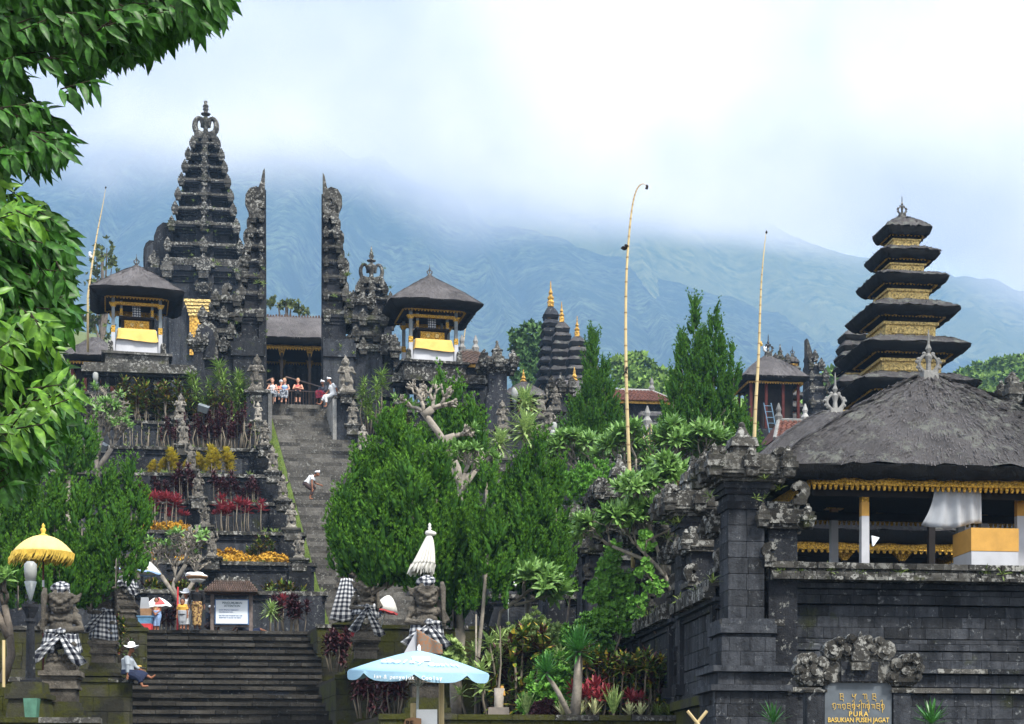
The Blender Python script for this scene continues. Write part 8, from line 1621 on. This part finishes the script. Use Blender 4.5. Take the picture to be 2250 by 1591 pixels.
q = P(345, 868, 88); q.z = 19.92; person('priest in white behind the left balustrade, seen between the balusters', q, 0, stand(1.5), 'dark_skin', 'shirt_white', 'shirt_white', 'black_hair', .9, .8, 'udeng')
q = P(828, 1378, 57.5); person('stooping person in white beside the worn parasol', q, 0, dict(face=(-1, -.2, -.4), pelvis=(.1, 0, .5), chest=(-.05, 0, .78), head=(-.2, 0, .95), shl=(-.05, .14, .84), shr=(-.05, -.14, .84), ell=(-.12, .2, .6), elr=(-.12, -.2, .6), wrl=(-.2, .1, .4), wrr=(-.2, -.1, .4), hpl=(.1, .08, .46), hpr=(.1, -.08, .46), knl=(-.12, .1, .34), knr=(-.12, -.1, .34), anl=(.05, .1, .05), anr=(.05, -.1, .05), tol=(-.08, .1, .03), tor=(-.08, -.1, .03)), 'skin', 'shirt_white', 'pastel_blue', 'black_hair', .9, .4, None)
# vendors' goods on the left
T = thing('blue_basin', 'blue plastic basin packed with cardboard on a red crate by the umbrella', 'basin', (P(320, 1385, 60).x, 60, 5.76)); b = B(); b.box(-.22, .22, -.18, .18, 0, .22); b.obj('red_crate', 'red_plastic', T); b = B(); b.tbox(0, 0, .223, .46, .20, .16, .25, .2); b.box(-.27, .27, -.22, .22, .46, .49); b.obj('basin', 'basin_blue', T); b = B(); b.tbox(.02, 0, .49, .75, .17, .12, .19, .12); b.obj('carton', 'cardboard', T); b = B(); b.tbox(-.04, .05, .75, 1.15, .16, .05, .12, .05); b.obj('packets', 'grey_cloth', T)

# ------------------------------------------------------------------ notice board
q = P(510, 1385, 61.0); D = 61.0; s = D / F; q.z = 5.74; T = thing('notice_board', 'white temple notice board under a small tiled roof on wooden posts', 'notice board', tuple(q), AF * .6); zz = lambda r: (HOR - r) * s - 5.74; xx = lambda px: (px - 510) * s
for px in (467, 551): b = B(); b.box(xx(px) - .06, xx(px) + .06, -.07, .05, 0, zz(1306)); b.obj('post', 'grey_wood', T)
b = B(); b.box(xx(462), xx(556), -.04, .04, zz(1378), zz(1374)); b.obj('rail', 'grey_wood', T); b = B(); b.box(xx(455), xx(562), -.06, .06, zz(1308), zz(1301)); b.obj('beam', 'brown_wood', T)
b = B(); b.box(xx(473), xx(547), -.12, -.06, zz(1373), zz(1318)); b.obj('frame', 'sign_frame', T); b = B(); b.box(xx(475.5), xx(544.5), -.14, -.12, zz(1371), zz(1320)); pn = b.obj('panel', 'sign_white', T)
for t_, r_, sz_, al in (('PENGUMUMAN', 1328, .105, 'CENTER'), ('ATTENTION', 1334.5, .105, 'CENTER')): text(t_, sz_, T, (xx(511), -.145, zz(r_)), 'sign_ink', align=al, xs=.95)
for i, t_ in enumerate(('HARAP MENJAGA KEBERSIHAN', 'DAN KESUCIAN PURA', 'FOR TIDY AND WORSHIP ONLY ARE', 'PERMITTED TO ENTER THE TEMPLE')): text(t_, .055, T, (xx(482), -.145, zz((1342.5, 1347, 1355, 1359.5)[i])), 'sign_frame', align='LEFT', xs=.9)
b = B(); zr0, zr1 = zz(1304), zz(1277); hw0, hw1, dp = xx(568), xx(545), .55
b.add([(-hw0, -dp, zr0), (hw0, -dp, zr0), (hw0, dp, zr0), (-hw0, dp, zr0), (-hw1 - .0, 0, zr1), (hw1, 0, zr1)], [(0, 1, 5, 4), (2, 3, 4, 5), (1, 2, 5), (3, 0, 4), (3, 2, 1, 0)]); rf = b.obj('roof', 'brown_tile', T)
for j in range(5):
    f = j / 5; w_ = hw0 + (hw1 - hw0) * f; n = 22 - j
    for k in range(n):
        b = B(); x = -w_ + (k + .5) * 2 * w_ / n; y = -dp * (1 - f); z = zr0 + (zr1 - zr0) * f; g_ = w_ / n * .88; b.hexa([(x - g_, y - .04, z), (x + g_, y - .04, z), (x + g_, y + dp / 5, z + (zr1 - zr0) / 5), (x - g_, y + dp / 5, z + (zr1 - zr0) / 5), (x - g_ * .6, y - .04, z + .06), (x + g_ * .6, y - .04, z + .06), (x + g_ * .6, y + dp / 5, z + (zr1 - zr0) / 5 + .05), (x - g_ * .6, y + dp / 5, z + (zr1 - zr0) / 5 + .05)]); b.obj('tile', 'brown_tile', rf)
b = B(); b.tube([(-hw1, 0, zr1), (hw1, 0, zr1)], .07, 6); [b.tbox(-hw1 + 2 * hw1 * k / 12, 0, zr1, zr1 + random.uniform(.08, .2), .07, .06, .03, .03) for k in range(13)]; b.obj('ridge', 'lichen_stone', rf)

# ------------------------------------------------------------------ lamps
def lamp(label, px, base_row, D, rows_, col=True, wp=14):
    """rows_: glass top, glass bottom, cone bottom, column top"""
    s = D / F; q = P(px, base_row, D); T = thing('lamp_post', label, 'lamp post', tuple(q), 0, 'garden lamp posts with glass cylinders'); zz = lambda r: (base_row - r) * s; w = wp * s
    b = B(); b.lathe([(w * .8, 0), (w, (zz(rows_[0]) - zz(rows_[1])) * .5), (w * 1.0, (zz(rows_[0]) - zz(rows_[1])) * .85), (w * .55, zz(rows_[0]) - zz(rows_[1]))], n=14, z=zz(rows_[1])); b.obj('glass', 'lamp_glass', T, True)
    b = B(); b.lathe([(w * .15, 0), (w * .3, (zz(rows_[1]) - zz(rows_[2])) * .2), (w * .98, zz(rows_[1]) - zz(rows_[2]) - .002)], n=14, z=zz(rows_[2])); b.obj('cone', 'lamp_metal', T, True)
    if col:
        h = zz(rows_[3]); b = B(); b.box(-w * 1.3, w * 1.3, -w * 1.3, w * 1.3, -.2, h * .03); b.lathe([(w * 1.1, 0), (w * 1.1, .06), (w * .8, .1), (w * .62, h * .75), (w * .85, h * .78), (w * .6, h * .82), (w * 1.0, h * .9), (w * 1.4, h * .96), (w * 1.4, h)], n=8, z=0); b.lathe([(w * .4, 0), (w * .2, zz(rows_[2]) - h + .01)], n=8, z=h); b.obj('column', 'dark_stone', T)
    else: b = B(); b.tube([(0, 0, -.6), (0, 0, zz(rows_[2]))], w * .3, 6); b.obj('column', 'dark_iron', T)
    return T
lamp('tall garden lamp on a dark stone column under the yellow umbrella', 67, 1500, 43, (1234, 1278, 1325, 1328))
b = B(); b.tbox(0, 0, -1.0, .0, .5, .5, .36, .36); b.box(-.5, .5, -.5, .5, -.42, -.3); o = b.obj('lamp_pedestal', 'mossy_stone'); o.location = P(67, 1500, 43); tag(o, 'stepped mossy pedestal carrying the tall lamp column', 'pedestal')
lamp('lamp hidden in the airy juniper with only its grey cone showing', 1065, 1570, 46.2, (1255, 1285, 1322, 1330))
for i, (px, base, g0) in enumerate(((1215, 1080, 945), (1218, 1060, 928), (1192, 1090, 964))): lamp(['front lamp of three beside the second juniper', 'rear lamp of three beside the second juniper', 'leftmost lamp of three beside the second juniper'][i], px, base, 62 + i * 2, (g0, g0 + 22, g0 + 42, g0 + 48), wp=6)
lamp('white lamp cylinder at the right end of the upper balustrade', 1131, 900, 84, (852, 880, 888, 890), False, wp=7); lamp('white lamp cylinder left of the balustrade behind the dracaena', 210, 880, 84, (818, 840, 846, 848), False, wp=6)
def flood(label, px, row, D, r):
    q = P(px, row, D); T = thing('flood_lamp', label, 'flood light', (q.x, q.y, q.z), 0, 'flood lights'); b = B(); b.tbox(0, 0, -.16, .16, .22, .12, .26, .15); o = b.obj('housing', 'lamp_metal', T); o.rotation_euler = (.5, r, 0); b = B(); b.tube([(0, .05, 0), (0, .2, -1.2)], .03, 5); b.obj('stand', 'dark_iron', T)
flood('grey flood light tilted between the terrace shrubs', 447, 898, 81, .3); flood('flood light on a pipe among the pale frangipani twigs', 222, 980, 75, .5)
b = B(); b.tube([(-.6, 0, 0), (.4, 0, -.02)], .04, 6); o = b.obj('pipe', 'lamp_glass'); o.location = P(215, 992, 75); tag(o, 'short pale pipe below the flood light on the left', 'pipe')
# green bin and white cloth hanging on the left pedestal
b = B(); b.tbox(0, 0, 0, .5, .13, .13, .17, .15); o = b.obj('green_box', 'green_paint'); q = P(70, 1580, 42); o.location = (q.x, q.y, q.z); tag(o, 'pale green box behind the lowest left wall', 'box')
for px, row, D, lab in ((42, 1500, 40.5, 'thin timber post at the far left edge'),): b = B(); b.tube([(0, 0, 0), (0, 0, 1.1)], .04, 5); o = b.obj('wooden_post', 'bamboo'); q = P(8, 1510, D); o.location = q; tag(o, lab, 'post')

# ------------------------------------------------------------------ tall bamboo poles
def penjor(label, D, pts, r0, extras=(), base_extend=0.0):
    base = P(*pts[0], D); T = thing('bamboo_pole', label, 'bamboo pole', tuple(base), 0, 'tall bamboo ceremonial poles'); n = len(pts); b = B(); W_ = [P(x, y, D) - base for x, y in pts]
    # smooth the polyline
    Q = []; 
    for i in range(n - 1):
        for k in range(4): f = k / 4; p0, p1, p2, p3 = W_[max(0, i - 1)], W_[i], W_[i + 1], W_[min(n - 1, i + 2)]; Q.append(.5 * ((2 * p1) + (p2 - p0) * f + (2 * p0 - 5 * p1 + 4 * p2 - p3) * f * f + (3 * p1 - p0 - 3 * p2 + p3) * f ** 3))
    Q.append(W_[-1]); m = len(Q); rad = [r0 * (1 - .86 * i / (m - 1)) for i in range(m)]; b.tube([(0, 0, -base_extend)] + [tuple(v) for v in Q], [r0 * 1.05] + rad, 7); b.obj('culm', 'bamboo', T, True)
    for i in range(1, m - 6, 1): b = B(); v = Q[i]; b.tube([tuple(v - Vector((0, 0, .02))), tuple(v + Vector((0, 0, .02)))], rad[i] * 1.10, 7); b.obj('node', 'bamboo_node', T)
    for (px, row, w, h, kind) in extras:
        v = P(px, row, D) - base; g_ = B()
        for k in range(9): a = random.uniform(-1, 1); g_.ell((v.x + random.uniform(-w, w) * .6, v.y + random.uniform(-.05, .05), v.z + random.uniform(-h, h) * .6), (w * .5, .05, h * .45), 6, 4, RX(random.uniform(-40, 40)))
        g_.obj('ornament', kind, T)
    return T
penjor('tallest bamboo pole with bent tip rising in front of the junipers', 46.5, [(1391, 1150), (1384, 1050), (1378, 900), (1375, 760), (1376, 620), (1382, 520), (1390, 450), (1400, 415), (1412, 404), (1420, 408)], .058, [(1421, 411, .05, .07, 'dry_leaf'), (1372, 543, .12, .07, 'dry_leaf'), (1375, 810, .04, .22, 'dry_leaf'), (1388, 1070, .09, .14, 'dark_iron')], 1.2)
penjor('straight bamboo pole with yellow ribbon near the small watch pavilion', 60, [(1656, 1010), (1660, 900), (1667, 780), (1670, 690), (1673, 620), (1678, 560), (1683, 512)], .070, [(1684, 510, .04, .06, 'dry_leaf'), (1672, 756, .06, .09, 'yellow_cloth'), (1681, 768, .06, .14, 'shirt_white')], 1.5)
penjor('slim bamboo pole leaning above the left shrine roof', 92, [(193, 650), (204, 570), (216, 500), (226, 450), (232, 414)], .06, [(232, 412, .05, .06, 'dry_leaf'), (198, 560, .12, .18, 'shirt_white')], 3)
penjor('short pale bamboo pole behind the right shrine', 98, [(1015, 790), (1020, 740), (1028, 690), (1040, 650)], .05, (), 3)
T = thing('bamboo_sticks', 'three thin bamboo sticks leaning together before the grey tiled roof', 'bamboo', tuple(P(1437, 1010, 66)))
for x in (-.45, -.25, -.12): b = B(); b.tube([(0, 0, -.8), (x, 0, 1.5 + x)], [.03, .015], 5); b.obj('stick', 'bamboo', T)
# beach vendor pole etc end
for key in list(PR):
    if not PR[key][1]:
        o = PR[key][0]
        for ch in list(o.children): bpy.data.objects.remove(ch)
        bpy.data.objects.remove(o)
